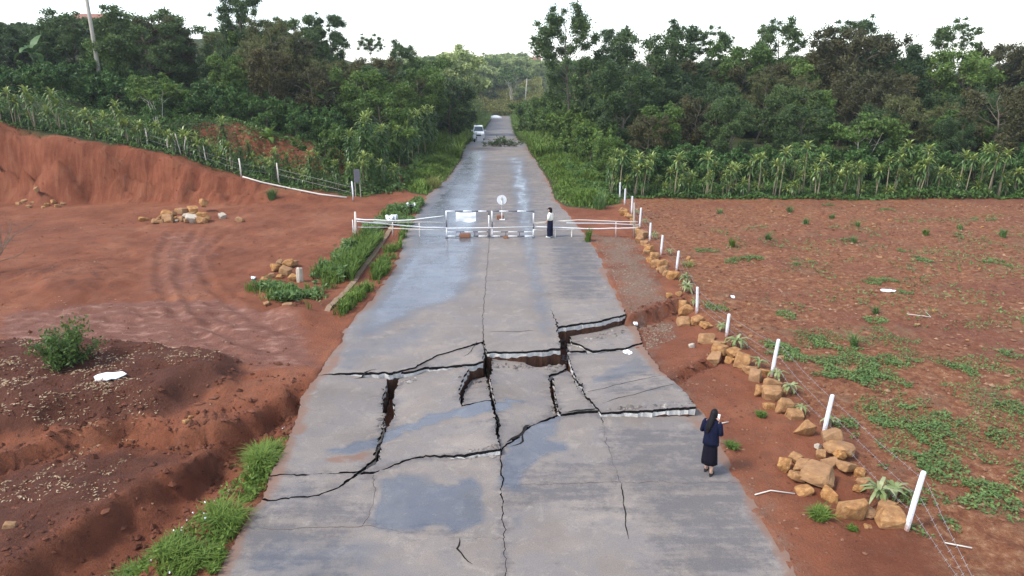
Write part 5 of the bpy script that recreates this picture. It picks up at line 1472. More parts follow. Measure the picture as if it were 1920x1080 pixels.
# leaning old post by the far end
# ------------------------------------------------------------------ left fence posts beside the hedge
lf_ = thing('wire_fence', 'sparse grey post fence along the foot of the left dracaena hedge', 'fence')
LP = []
for u, v, y, h in [(64, 232, 46.2, 1.25), (277, 272, 45.9, 1.2), (452, 330, 45.0, 1.15), (518, 300, 45.6, 1.3), (662, 374, 43.4, 1.25)]:
    x = at_dist(u, v, y)[0]; z = hz(x, y)
    part('post', MB().tube([[0, 0, -.2], [0.02, 0, h * .5], [0, 0, h]], [0.055, 0.05, 0.045], 7).mesh('post', [M['white_post'] if u > 640 else M['bamboo']], True), lf_, (x, y, z))
    LP.append(np.array([x, y, z + h * .7]))
for k in range(2):
    part('wire', MB().tube([p - [0, 0, 0.35 * k] for p in LP], 0.008, 4).mesh('wire', [M['wire']]), lf_)
for u, y in [(318, 45.7), (330, 45.9), (342, 45.8), (350, 45.6), (366, 45.9), (376, 45.7), (388, 45.6)]:
    x = at_dist(u, 300, y)[0]
    o = link(bpy.data.objects.new('hedge_stake', MB().tube([[0, 0, -.2], [0.08 * rng.normal(), 0, .6], [0.15 * rng.normal(), 0, 1.15 + .2 * rng.random()]], [0.04, 0.035, 0.03], 6).mesh('hedge_stake', [M['bamboo']], True)))
    o.location = (x, y, hz(x, y)); setp(o, 'pale wooden stake in the gap of the left hedge above the bank', 'stake', 'stakes in the left hedge gap')
# pale pipe lying along the foot of the hedge
P = [spot(u, v) + [0, 0, 0.06] for u, v in [(455, 333), (490, 343), (540, 354), (600, 366), (650, 372)]]
o = link(bpy.data.objects.new('water_pipe', MB().tube(P, 0.055, 6).mesh('water_pipe', [M['bamboo']], True)))
setp(o, 'pale pipe lying along the soil at the foot of the left hedge', 'pipe')
# narrow dark sign on two legs
x, y = at_dist(672, 370, 44.6)[0], 44.6
t = thing('notice_board', 'narrow dark notice board on two pale legs at the left hedge end', 'sign', (x, y, hz(x, y)))
for s in (-1, 1):
    part('leg', MB().tube([[s * .16, 0, -.2], [s * .16, 0, 1.75]], 0.03, 6).mesh('leg', [M['grey_post']]), t)
part('board', MB().box((0, -.05, 1.35), (0.34, 0.03, 0.85)).mesh('board', [M['dark_paint']]), t)
# ------------------------------------------------------------------ stones
def stone_mesh(seed, block=0.75):
    r_ = np.random.default_rng(seed)
    bm = bmesh.new()
    n = 22
    for _ in range(n):
        d = r_.normal(size=3); d /= np.linalg.norm(d)
        q = np.sign(d) * np.abs(d) ** (1 - block * 0.62)
        q = q / np.max(np.abs(q)) * (0.84 + 0.16 * r_.random()) if block > 0.4 else d
        bm.verts.new(q * 0.5)
    res = bmesh.ops.convex_hull(bm, input=bm.verts)
    bmesh.ops.delete(bm, geom=[g_ for g_ in res['geom_interior'] if isinstance(g_, bmesh.types.BMVert)], context='VERTS')
    bmesh.ops.dissolve_limit(bm, angle_limit=R(9), verts=bm.verts, edges=bm.edges)
    bmesh.ops.bevel(bm, geom=list(bm.edges), offset=0.035, segments=1, affect='EDGES')
    bmesh.ops.triangulate(bm, faces=bm.faces)
    bmesh.ops.subdivide_edges(bm, edges=bm.edges, cuts=1)
    for v in bm.verts:
        v.co += Vector(mnoise.noise_vector(v.co * 3.1 + Vector((seed, 0, 0)))) * 0.055 + Vector(mnoise.noise_vector(v.co * 8 + Vector((seed, 5, 0)))) * 0.022
    me = bpy.data.meshes.new('stone'); bm.to_mesh(me); bm.free()
    return me
SID = [0]
def stone(u, vb, wpx, label, group=None, hr=0.72, dr=0.85, mat='stone', name='stone', tilt=0.25, block=0.78, lift=0.0, pos=None, cat='stone'):
    SID[0] += 1
    p = spot(u, vb - wpx * 0.18) if pos is None else np.array(pos, float)
    depth = p[1] * cp + (CAM_H - p[2]) * sp
    w = 1.02 * wpx * depth / FPX
    me = stone_mesh(SID[0], block); me.materials.append(M[mat])
    o = link(bpy.data.objects.new(name, me))
    o.scale = (w, w * dr, w * hr)
    o.rotation_euler = (rng.normal() * tilt, rng.normal() * tilt, rng.normal() * 0.5)
    o.location = (p[0], p[1], p[2] + w * hr * 0.29 + lift)
    return setp(o, label, cat, group)
NEARP = [
    (1469, 884, 27, 'squared ochre block at the left end of the near stone heap', 0.95, 0.0),
    (1492, 872, 24, 'small flat-topped ochre block touching the leftmost squared block', 0.8, 0.05),
    (1504, 890, 34, 'lumpy ochre stone between the squared block and the long flat slab', 0.7, 0.06),
    (1522, 888, 26, 'ochre stone tucked behind the long flat slab', 0.8, 0.04),
    (1493, 906, 29, 'wedge-shaped ochre stone left of the long flat slab', 0.6, 0.05),
    (1532, 917, 62, 'long flat ochre slab lying on top of the near stone heap', 0.42, 0.14),
    (1557, 944, 35, 'rounded ochre stone between the flat slab and the biggest boulder', 0.85, 0.0),
    (1595, 977, 52, 'biggest ochre boulder in front of the variegated plant', 1.0, 0.0),
    (1549, 957, 15, 'fist-sized stone at the foot of the near stone heap', 0.7, 0.0),
    (1627, 968, 28, 'shaded brown stone leaning on the right of the biggest boulder', 0.9, 0.0),
    (1660, 966, 35, 'flat-topped stone behind the long stone beside the nearest white post', 0.7, 0.02),
    (1667, 987, 53, 'long low ochre stone beside the nearest white post', 0.55, 0.0),
    (1628, 991, 15, 'small half-buried stone between the biggest boulder and the nearest post', 0.5, -0.02),
    (1557, 842, 39, 'rounded ochre boulder at the foot of the second nearest white post', 0.8, 0.06),
    (1539, 861, 21, 'brown stone under the boulder at the second nearest post', 0.8, 0.0),
    (1572, 860, 52, 'long ochre slab leaning behind the second nearest post boulder', 0.45, 0.06),
    (1555, 879, 29, 'ochre stone in front of the leaning slab near the second nearest post', 0.9, 0.0),
    (1574, 868, 21, 'small ochre stone on top of the row below the second nearest post', 0.8, 0.10),
    (1585, 887, 38, 'smooth oval ochre stone below the second nearest post', 0.55, 0.0),
    (1611, 893, 22, 'thin brown stone just above the variegated plant', 0.6, 0.0),
    (1619, 913, 25, 'square brown stone touching the variegated plant', 0.7, 0.0),
    (1608, 922, 21, 'brown stone half hidden behind the biggest boulder', 0.7, 0.0),
    (1507, 929, 33, 'dark earthy stone under the long flat slab', 0.55, -0.02),
    (1533, 842, 14, 'short pale cylinder-like stone at the second nearest post', 0.8, 0.0),
    (1508, 821, 33, 'squared ochre block standing above the second nearest post', 1.0, 0.0),
    (1489, 790, 30, 'ochre stone with a pale corner next up the row from the squared block', 0.75, 0.0),
    (1468, 777, 33, 'broad upright ochre boulder in the row below the third post', 1.05, 0.0),
    (1446, 755, 40, 'wide two-tone ochre block in the row below the third post', 0.8, 0.0),
    (1441, 768, 21, 'earthy stone under the wide two-tone block', 0.7, -0.03),
    (1425, 744, 24, 'cracked ochre stone up the row from the wide two-tone block', 0.9, 0.0),
    (1415, 717, 24, 'upright pale ochre stone left of the third white post', 1.15, 0.0),
    (1446, 728, 34, 'low ochre stone at the foot of the third white post', 0.55, 0.0),
    (1434, 706, 21, 'small ochre stone behind the third white post base', 0.7, 0.0),
    (1405, 701, 26, 'orange stone in the row just above the upright pale stone', 0.7, 0.0),
    (1391, 690, 30, 'big ochre block in the row between the third and fourth posts', 1.0, 0.0),
    (1372, 672, 28, 'flat ochre stone next above the big block between third and fourth posts', 0.55, 0.04),
    (1368, 682, 18, 'small ochre stone under the flat stone between third and fourth posts', 0.8, 0.0),
    (1340, 683, 27, 'brown stone at the end of the lower soil crack', 0.8, 0.0),
    (1349, 669, 29, 'ochre stone with dark hollow below the fourth white post', 0.8, 0.02),
    (1347, 655, 27, 'thin ochre slab bridging a hollow below the fourth white post', 0.4, 0.06),
    (1324, 646, 30, 'three-cornered ochre stone left of the fourth white post', 0.7, 0.0),
    (1297, 653, 12, 'lone small pale stone on the sunken soil', 0.8, 0.0),
    (1324, 617, 22, 'low yellowish stone right of the pair below the fifth post', 0.5, 0.0),
    (1307, 610, 22, 'bright ochre block at the foot of the fifth white post', 0.85, 0.0),
    (1284, 613, 30, 'slanting ochre stone left of the fifth white post', 0.6, 0.0),
    (1284, 593, 26, 'round ochre boulder lower of two left of the fifth post', 0.9, 0.0),
    (1279, 581, 25, 'round ochre boulder upper of two left of the fifth post', 0.9, 0.05),
]
for u, vb, w, lab, hr, lift in NEARP:
    stone(u, vb, w, lab, hr=hr, lift=lift, tilt=0.18, mat='pale_stone' if 'cylinder' in lab or 'lone small pale' in lab else 'stone')
for u, vb, w in [(1255, 560, 13), (1273, 557, 12), (1261, 527, 22), (1250, 519, 14), (1243, 515, 19), (1241, 506, 23), (1229, 504, 21), (1236, 512, 13), (1226, 489, 19), (1218, 493, 13), (1217, 476, 18), (1212, 478, 13), (1208, 463, 16), (1213, 468, 11), (1199, 458, 17), (1203, 450, 21), (1194, 446, 13), (1197, 440, 15), (1192, 430, 11), (1187, 424, 12), (1181, 412, 13), (1185, 416, 9), (1170, 405, 15), (1176, 408, 11), (1165, 400, 11), (1172, 399, 9)]:
    stone(u, vb, w, 'ochre stone in the far stretch of the stone row towards the gate', 'ochre stones of the far row', hr=0.75 + 0.2 * rng.random(), lift=0.02 * rng.random())
# stone heap on the left yard: stacked in two courses
GP = 'stones of the heap on the left yard'
yh = gp(330, 417)[1]
for k, (u, v, w, dy, m) in enumerate([(292, 414, 15, -.2, 's'), (301, 408, 13, .1, 's'), (311, 402, 21, .25, 's'), (323, 402, 13, .35, 's'), (315, 413, 24, -.25, 's'), (339, 412, 15, -.25, 's'), (347, 406, 14, 0, 'p'), (334, 394, 12, .5, 's'), (343, 395, 19, .45, 's'), (362, 394, 21, .45, 's'), (359, 401, 15, .2, 's'), (378, 404, 21, .1, 's'), (359, 409, 23, -.15, 'p'), (380, 414, 19, -.3, 's'), (389, 409, 13, -.1, 's'), (326, 409, 12, -.05, 's'), (370, 412, 13, -.3, 's'), (304, 415, 13, -.3, 's'), (350, 414, 12, -.35, 's')]):
    y = yh + dy + 0.2; p = at_dist(u, v, y)
    w_m = w * (p[1] * cp + (CAM_H - p[2]) * sp) / FPX
    stone(u, v, w, 'pale grey stone in the heap on the left yard' if m == 'p' else 'ochre stone in the heap on the left yard', 'pale ' + GP if m == 'p' else GP, hr=0.7, mat='pale_stone' if m == 'p' else 'stone', pos=(p[0], y, max(p[2], hz(p[0], y) + 0.25 * w_m) - 0.36 * w_m * 0.7))
stone(270, 418, 17, 'yellow stone at the left end of the yard heap', hr=0.6)
stone(331, 417, 10, 'white stone at the foot of the yard heap', mat='pale_stone', hr=0.6)
stone(384, 400, 19, 'dark-sided ochre stone topping the right end of the yard heap', hr=0.75, lift=0.35)
stone(417, 412, 15, 'pale grey block lying right of the yard heap', mat='pale_stone', hr=0.85)
stone(450, 418, 16, 'lone ochre block farthest right of the yard heap', hr=0.7)
GP2 = 'stones of the small pile in the left weeds'
for u, vb, w, lift in [(509, 522, 14, 0), (516, 512, 21, .05), (536, 519, 23, 0.02), (542, 507, 19, .15), (552, 503, 15, .1), (496, 530, 14, 0), (552, 529, 19, 0), (526, 503, 15, .12), (524, 524, 13, 0)]:
    stone(u, vb, w, 'ochre stone in the small pile beside the left weeds', GP2, lift=lift)
stone(563, 530, 13, 'upright tan stone slab standing at the right of the small pile', hr=2.6, dr=0.7, tilt=0.06, mat='pale_stone', block=0.9)
stone(540, 580, 20, 'bright yellow stone below the left weeds', hr=0.6)
stone(501, 574, 13, 'small ochre stone left of the bright yellow stone', hr=0.6)
stone(349, 795, 13, 'left of two small ochre stones on the gully rim', hr=0.7)
stone(358, 787, 11, 'right of two small ochre stones on the gully rim', hr=0.8)
stone(20, 992, 22, 'ochre stone alone on the litter slope at lower left', hr=0.6)
for u, vb, w in [(35, 386, 10), (48, 383, 13), (62, 385, 10), (75, 382, 12), (88, 388, 11), (98, 384, 13), (108, 390, 10), (55, 390, 9), (118, 386, 9), (82, 392, 8)]:
    stone(u, vb, w, 'small rubble stone at the foot of the left cut bank', 'rubble stones at the foot of the bank')
FS = 'loose stones on the red field'
for i in range(46):
    q = sample_poly(fp, 1)[0]
    if q[1] > 40 or abs(q[0]) > q[1] * 0.72: continue
    p = np.array([q[0], q[1], hz(*q)]); dp = p[1] * cp + CAM_H * sp
    stone(0, 0, (0.10 + 0.12 * rng.random()) * FPX / dp, 'small brownish stone lying loose on the red field', FS, hr=0.5, pos=p, mat='stone')

# ------------------------------------------------------------------ variegated and wilted plants along the stone row
def wilted(u, v, wpx, lab, n=16, m='drac_cream', up=(0.9, -0.1), group=None):
    p = spot(u, v)
    L = wpx * (p[1] * cp + CAM_H * sp) / FPX * 0.62
    t = thing('variegated_plant', lab, 'plant', tuple(p), rng.random() * 6, group)
    part('stem', MB().tube([[0, 0, -.1], [0.02, 0, .12], [0.05, 0, .22]], [0.025, 0.02, 0.015], 6).mesh('stem', [M['stem']], True), t)
    for i in range(n):
        V, Q = strap_leaves(1, 0.1, 0.12, L * (0.6 + 0.5 * rng.random()), L * 0.15, up[0] - (up[0] - up[1]) * i / n, up[0] - (up[0] - up[1]) * i / n, 3, 0.02, 0.45 + 0.5 * rng.random())
        part('leaf', mesh_np('leaf', V, Q, None, [M[m]]), t, (0.03, 0, 0.1), (0, 0, i * 2.4))
    return t
wilted(1648, 938, 78, 'big green and cream striped plant beside the biggest boulder', 20, 'drac_cream', (1.1, 0.0))
wilted(1672, 930, 70, 'withered grey plant between the striped plant and the nearest post', 14, 'drac_cream', (0.5, -0.2))
wilted(1482, 738, 48, 'striped plant with limp leaves below the third white post', 16)
wilted(1455, 712, 46, 'withered plant just right of the third white post', 14, up=(0.5, -0.2))
wilted(1424, 690, 40, 'striped plant left of the third white post', 16)
wilted(1500, 775, 44, 'flattened pale plant above the squared block', 12, up=(0.4, -0.2))
wilted(1558, 800, 40, 'small curled plant right of the second nearest post', 10, up=(0.6, -0.1))
wilted(1380, 650, 52, 'bushy striped plant at the foot of the fourth white post', 22)
wilted(1350, 622, 34, 'striped plant left of the fourth white post', 16)
wilted(1288, 548, 40, 'full green and cream plant between the fifth and sixth posts', 26, up=(1.2, -0.2))
wilted(1284, 530, 34, 'upper of two full striped plants left of the fifth post', 24, up=(1.2, -0.2))
wilted(1300, 575, 28, 'small striped plant behind the fifth post', 12)
wilted(1226, 448, 24, 'striped plant beside the seventh white post', 16)
wilted(1254, 478, 22, 'grey green plant between the sixth and seventh posts', 14)
wilted(1208, 420, 20, 'striped plant near the gate end of the fence', 14)
wilted(1195, 402, 18, 'pale plant at the far end of the stone row', 12)
def tuft(u, v, wpx, h, lab, n=160, m='grass', lean=1.0):
    p = spot(u, v); ex = wpx * (p[1] * cp + CAM_H * sp) / FPX / 2
    th, rr = rng.random(n) * 6.28, np.sqrt(rng.random(n)) * ex * 0.6
    q = np.column_stack([p[0] + rr * np.cos(th), p[1] + rr * np.sin(th)])
    V, Q = blades(on_ground(q) - p, h * (0.5 + 0.7 * rng.random(n)), 0.022 + 0.012 * rng.random(n), lean)
    o = link(bpy.data.objects.new('grass_tuft', mesh_np('grass_tuft', V, Q, None, [M[m]]))); o.location = tuple(p)
    return setp(o, lab, 'grass tuft')
tuft(1372, 840, 30, 0.16, 'small green tuft on the soil right of the woman in navy')
tuft(1536, 972, 46, 0.22, 'green tuft below the near stone heap', 260)
tuft(1100, 452, 26, 0.75, 'tall bright green tuft at the road edge right of the gate', 260, lean=0.4)
tuft(1124, 392, 40, 1.0, 'loose clump of tall grass stems right of the road beyond the gate', 160, 'weed', 0.5)
tuft(1427, 780, 26, 0.13, 'green tuft at the foot of the stone row below the third post')
tuft(1598, 995, 22, 0.10, 'low green tuft below the biggest boulder', 90)
tuft(510, 368, 22, 0.6, 'green tuft at the foot of the left hedge on bare soil', 160, 'weed')
tuft(815, 352, 40, 0.9, 'pale dry grass clump leaning over the left road edge', 260, 'dry_grass', 0.7)
tuft(1290, 500, 30, 0.25, 'dry grey tuft right of the sixth white post', 120, 'dry_grass')
SG = 'seedlings on the red field'
for u, v, h in [(1373, 463, .5), (1440, 450, .45), (1600, 455, .4), (1735, 440, .35), (1608, 425, .35), (1560, 410, .35), (1510, 420, .4), (1480, 398, .4), (1640, 590, .35), (1600, 650, .5), (1350, 400, .3), (1880, 445, .5), (1800, 430, .3)]:
    tuft(u, v, 16, h, 'leafy seedling standing on the bare red field', 60, 'grass' if u % 2 else 'weed', 0.8)['group'] = SG

# ------------------------------------------------------------------ bush and bare shrub on the left yard
def yard_bush():
    p = spot(125, 684)
    t = thing('leafy_bush', 'green broad-leaved bush on the dark mound at the left', 'bush', tuple(p), 0, None, 0.78)
    tb = MB(); Ps = []
    for k in range(16):
        a = k * 2.4; L = 0.85 + 0.5 * rng.random() if k else 1.15
        el = 1.45 if k == 0 else 0.40 + 0.85 * rng.random()
        L = L * (1.5 if el > 0.95 else 1.0)
        d = np.array([math.cos(a) * math.cos(el), math.sin(a) * math.cos(el), math.sin(el)])
        pts = [np.array([0, 0, -0.05])]
        for s in range(5):
            pts.append(pts[-1] + d * L / 5 + rng.normal(size=3) * 0.025); d = d + [0, 0, 0.07]
        tb.tube(pts, np.linspace(0.022, 0.006, 6), 5)
        for s in range(1, 6):
            for _ in range(24 if s > 1 else 8):
                Ps.append((pts[s] * (1 - 0.25 * rng.random()) + rng.normal(size=3) * 0.10, d))
    C_ = np.array([q[0] for q in Ps]); D = np.array([q[1] for q in Ps]) * 0.5 + rng.normal(size=(len(Ps), 3)) * 0.7 + [0, 0, -0.15]
    n = len(C_)
    part('stem', tb.mesh('stem', [M['bark']], True), t)
    V, Q = leaf_quads(C_, D, 0.17 * (0.6 + 0.7 * rng.random(n)), 0.07 * (0.6 + 0.7 * rng.random(n)), unit(rng.normal(size=(n, 3)) * 0.6 + [0, 0, 1]))
    V2, Q2 = leaf_quads(C_ * [1, 1, .8] + rng.normal(size=C_.shape) * 0.07, rng.normal(size=C_.shape), 0.15 * (0.6 + 0.7 * rng.random(n)), 0.065, unit(rng.normal(size=(n, 3)) * 0.6 + [0, 0, 1]))
    V, Q = join([(V, Q), (V2, Q2)])
    part('foliage', mesh_np('foliage', V, Q, None, [M['leaf_mid']]), t)
yard_bush()
def bare_shrub():
    p = spot(-18, 512)
    t = thing('bare_shrub', 'twiggy half-bare shrub cut by the left edge of the picture', 'shrub', tuple(p))
    tb = MB(); Ps = []
    def br(q, d, L, r, dep):
        pts = [q]
        for s in range(4):
            d = d + rng.normal(size=3) * 0.12 + [0, 0, 0.05]; d /= np.linalg.norm(d)
            pts.append(pts[-1] + d * L / 4)
        tb.tube(pts, np.linspace(r, r * 0.45, 5), 4)
        if dep:
            for k in range(4):
                br(pts[1 + k % 4], d + rng.normal(size=3) * 0.55, L * 0.62, r * 0.5, dep - 1)
        else:
            for s in range(3): Ps.append(pts[2 + s % 3] + rng.normal(size=3) * 0.05)
    for k in range(7):
        a = k * 0.9
        br(np.zeros(3), np.array([0.55 * math.cos(a) + 0.25, 0.4 * math.sin(a), 1.0]), 1.7, 0.028, 2)
    part('stem', tb.mesh('stem', [M['bark']], True), t)
    C_ = np.array(Ps); n = len(C_)
    V, Q = leaf_quads(C_, rng.normal(size=(n, 3)), 0.07, 0.025)
    part('foliage', mesh_np('foliage', V, Q, None, [M['leaf_rust']]), t)
bare_shrub()

# ------------------------------------------------------------------ drain kerb in the left weeds
kp = gpoly([(606, 592), (628, 567), (655, 540), (695, 487), (722, 448), (738, 420)])
P = []
for i in range(len(kp) - 1):
    k = 8
    P += [kp[i] + (kp[i + 1] - kp[i]) * j / k for j in range(k)]
P.append(kp[-1]); P = np.array(P)
d = np.gradient(P, axis=0); d /= np.linalg.norm(d, axis=1)[:, None]; nr = np.stack([-d[:, 1], d[:, 0]], 1)
zz = height(P[:, 0], P[:, 1]) + 0.06 + 0.02 * vnoise(P[:, 0] * 2, P[:, 1] * 2, 6)
zz[:4] -= np.array([.20, .13, .08, .04])
w = 0.105 * (1 + 0.15 * vnoise(P[:, 0] * 3, P[:, 1] * 3, 7))[:, None]
n = len(P)
V = np.vstack([np.column_stack([P + nr * w, zz - 0.6]), np.column_stack([P + nr * w, zz]), np.column_stack([P - nr * w, zz]), np.column_stack([P - nr * w, zz - 0.6])])
Q = [(a * n + i, a * n + i + 1, (a + 1) * n + i + 1, (a + 1) * n + i) for a in range(3) for i in range(n - 1)]
o = link(bpy.data.objects.new('drain_kerb', mesh_np('drain_kerb', V, np.array(Q), None, [mat_plain('weathered_kerb', (0.24, 0.16, 0.105), 0.9, 0.2, 0.4, 4, bumpd=0.02, coord='geo')])))
setp(o, 'long earthy concrete drain kerb between the weeds and the road', 'kerb')

# ------------------------------------------------------------------ gate and pole barriers across the road
GY = float(gp(918, 445)[1])
def gx(u): return at_dist(u, 445, GY)[0]
def gz(v): return at_dist(960, v, GY)[2]
def banded(mb, a, b, r, bands):
    a, b = np.array(a, float), np.array(b, float)
    k = len(bands)
    tot = sum(x for x, _ in bands); t = 0
    for x, m in bands:
        mb.tube([a + (b - a) * t / tot, a + (b - a) * (t + x) / tot], r, 7, m); t += x
GM = [M['white_paint'], M['dark_paint']]
def gate_leaf(u0, u1, v_top, lab, tb, bb, left, right):
    x0, x1 = gx(u0), gx(u1); zb = prof(GY); h = gz(v_top) - 0.0
    w = x1 - x0
    t = thing('road_gate', lab, 'gate', (x0, GY, 0.0))
    z0 = 0.06
    def bar(nm, a, b, bands, r=0.030):
        mb = MB(); banded(mb, a, b, r, bands); part(nm, mb.mesh(nm, GM, True), t)
    bar('top_bar', (0, 0, h), (w, 0, h), tb)
    bar('bottom_bar', (0, 0, z0), (w, 0, z0), bb)
    bar('lower_bar', (0.04, 0, z0 + 0.22), (w - 0.04, 0, z0 + 0.22), bb, 0.024)
    bar('side_bar', (0, 0, 0), (0, 0, h + 0.02), left, 0.036)
    bar('side_bar', (w, 0, 0), (w, 0, h + 0.02), right, 0.036)
    for k in (0.33, 0.66):
        bar('brace', (w * k, 0, z0 + 0.22), (w * k, 0, z0), [(1, 1)], 0.02)
    for x in (0.0, w):
        part('foot', MB().box((x, 0, 0.01), (0.12, 0.42, 0.05)).mesh('foot', [M['dark_paint']]), t)
    return t
gate_leaf(838, 917, 396, 'left leaf of the white banded road gate with a sheet hung on it', [(1.1, 0), (1, 1), (1.1, 0), (.8, 1), (1, 0), (.3, 1)], [(1, 0), (1, 1), (1, 0), (.6, 1), (1, 0), (.2, 1)], [(1.4, 0), (1, 1), (1.3, 0)], [(1, 1), (1.6, 0), (.5, 1)])
gate_leaf(923, 1000, 396, 'right leaf of the white banded road gate beside the round sign', [(1, 1), (1.2, 0), (1.2, 1), (1.2, 0), (1, 1)], [(1, 0), (1, 1), (1.2, 0), (.9, 1), (1.1, 0)], [(1.3, 0), (1, 1), (1.5, 0)], [(1.3, 0), (.8, 1), (1.6, 0), (.3, 1)])
# sheet hung on the left leaf
def sheet_mesh(w, h, seed, nx_=14, ny_=9, amp=0.03, drape=0.05):
    V, Q = [], []
    for j in range(ny_ + 1):
        for i in range(nx_ + 1):
            x, y = i / nx_, j / ny_
            V.append(((x - .5) * w, amp * float(vnoise(np.array([x * 4 + seed]), np.array([y * 3]), seed)[0]), -y * h - drape * math.sin(math.pi * x) * (1 if j in (0,) else 0.4) + (0.03 * math.sin(7 * x) if j == ny_ else 0)))
    for j in range(ny_):
        for i in range(nx_):
            a = j * (nx_ + 1) + i
            Q.append((a, a + 1, a + nx_ + 2, a + nx_ + 1))
    V = np.array(V); n = len(V)
    V2 = V + [0, 0.008, 0]; Q = np.array(Q)
    return mesh_np('sheet', np.vstack([V, V2]), np.vstack([Q, Q[:, ::-1] + n]), None, [M['sheet']], True)
o = link(bpy.data.objects.new('white_sheet', sheet_mesh(gx(893) - gx(856), gz(397) - gz(415), 3)))
o.location = ((gx(856) + gx(893)) / 2, GY - 0.055, gz(397) - 0.0); setp(o, 'white plastic sheet hanging on the left gate leaf', 'sheet')
# round sign
p = spot(941, 412)
t = thing('round_sign', 'round white traffic sign on a thin post behind the right gate leaf', 'sign', tuple(p))
zs = at_dist(942, 375, p[1])[2] - p[2]
mb = MB()
banded(mb, (0, 0, 0), (0, -0.0, zs + 0.15), 0.022, [(1.2, 0), (.9, 1), (1, 0), (.5, 1)])
part('post', mb.mesh('post', [M['white_paint'], M['grey_post']], True), t)
V = MB().tube([[0, 0.03, zs], [0, 0.05, zs]], 0.27, 28).mesh('disc', [M['white_paint']])
part('disc', V, t)
part('foot_plate', MB().box((0.02, 0, 0.02), (0.30, 0.30, 0.03)).mesh('foot_plate', [M['white_paint']]), t)
def brick_thing(u, vb, w_px, lab, hr=0.45, m='brick'):
    p = spot(u, vb); w = w_px * (p[1] * cp + CAM_H * sp) / FPX
    bm = bmesh.new(); bmesh.ops.create_cube(bm, size=1)
    bmesh.ops.scale(bm, vec=(w, w * 0.55, w * hr), verts=bm.verts)
    bmesh.ops.bevel(bm, geom=list(bm.edges), offset=w * 0.05, segments=2, affect='EDGES')
    for v in bm.verts: v.co += Vector(mnoise.noise_vector(v.co * 9 + Vector((u, 0, 0)))) * w * 0.03
    me = bpy.data.meshes.new('brick'); bm.to_mesh(me); bm.free(); me.materials.append(M[m])
    o = link(bpy.data.objects.new('brick', me)); o.location = (p[0], p[1], p[2] + w * hr / 2); o.rotation_euler = (0, 0, rng.normal() * 0.2)
    return setp(o, lab, 'brick')
brick_thing(938, 411, 13, 'brown block weighing down the foot of the round sign', 0.6)
brick_thing(872, 445, 21, 'long orange brick under the left gate leaf', 0.35)
brick_thing(948, 447, 9, 'small red brick under the right gate leaf', 0.5)
# pole barriers
def poles(name, lab, specs, posts, stakes):
    t = thing(name, lab, 'barrier', (0, 0, 0))
    for pts, r, m, dy in specs:
        P = [at_dist(u, v, GY + dy) for u, v in pts]
        # gentle natural bow
        Q_ = []
        for i in range(len(P) - 1):
            for j in range(4): Q_.append(P[i] + (P[i + 1] - P[i]) * j / 4 + [0, 0, rng.normal() * 0.006])
        Q_.append(P[-1])
        part('rail', MB().tube(Q_, np.linspace(r, r * 0.75, len(Q_)), 6).mesh('rail', [M[m]], True), t)
    for u, vt, vb, r, m, dy in posts:
        a, b = at_dist(u, vb, GY + dy), at_dist(u - 1, vt, GY + dy); a[2] = hz(a[0], a[1]) - 0.2
        part('post', MB().tube([a, (a + b) / 2, b], [r, r, r * 0.7], 7).mesh('post', [M[m]], True), t)
    for u, vt, vb, dy in stakes:
        a, b = at_dist(u, vb, GY + dy), at_dist(u, vt, GY + dy); a[2] = hz(a[0], a[1]) - 0.1
        part('stake', MB().tube([a, b], 0.028, 6).mesh('stake', [M['bamboo']], True), t)
poles('pole_barrier', 'pale bamboo rail barrier left of the gate with a forked end post',
      [([(668, 411), (735, 414), (775, 412), (832, 405)], 0.034, 'white_paint', 0.05), ([(668, 415), (735, 421), (790, 426), (836, 427)], 0.034, 'white_paint', 0.12),
       ([(670, 426), (727, 426)], 0.026, 'bamboo', 0.18), ([(728, 428), (836, 432)], 0.026, 'bamboo', 0.10), ([(700, 416), (840, 417)], 0.018, 'bamboo', 0.25)],
      [(667, 397, 439, 0.065, 'bamboo', 0.12), (662, 412, 424, 0.03, 'white_paint', 0.2)], [(736, 417, 438, 0.2), (786, 418, 436, 0.2)])
poles('pole_barrier', 'pale bamboo rail barrier right of the gate reaching the fence posts',
      [([(1001, 418), (1040, 415), (1085, 412), (1150, 415), (1196, 416)], 0.030, 'bamboo', 0.1), ([(1062, 418), (1130, 419), (1199, 421)], 0.034, 'white_paint', 0.17),
       ([(1001, 425), (1050, 427), (1110, 429), (1160, 428), (1196, 427)], 0.034, 'white_paint', 0.05), ([(1001, 431), (1060, 431), (1082, 429)], 0.032, 'bamboo', 0.12), ([(1001, 420), (1070, 415)], 0.02, 'bamboo', 0.22)],
      [(1190, 380, 432, 0.05, 'grey_post', 0.15)], [(1155, 416, 437, 0.22), (1041, 430, 440, 0.0), (1072, 430, 440, 0.1)])
o = link(bpy.data.objects.new('gate_rail', MB().tube([at_dist(u, v, GY - 0.05) for u, v in [(836, 428), (917, 427), (1000, 425)]], 0.022, 6).mesh('gate_rail', [M['white_paint']], True)))
setp(o, 'thin white pole tied across both gate leaves at mid height', 'pole')
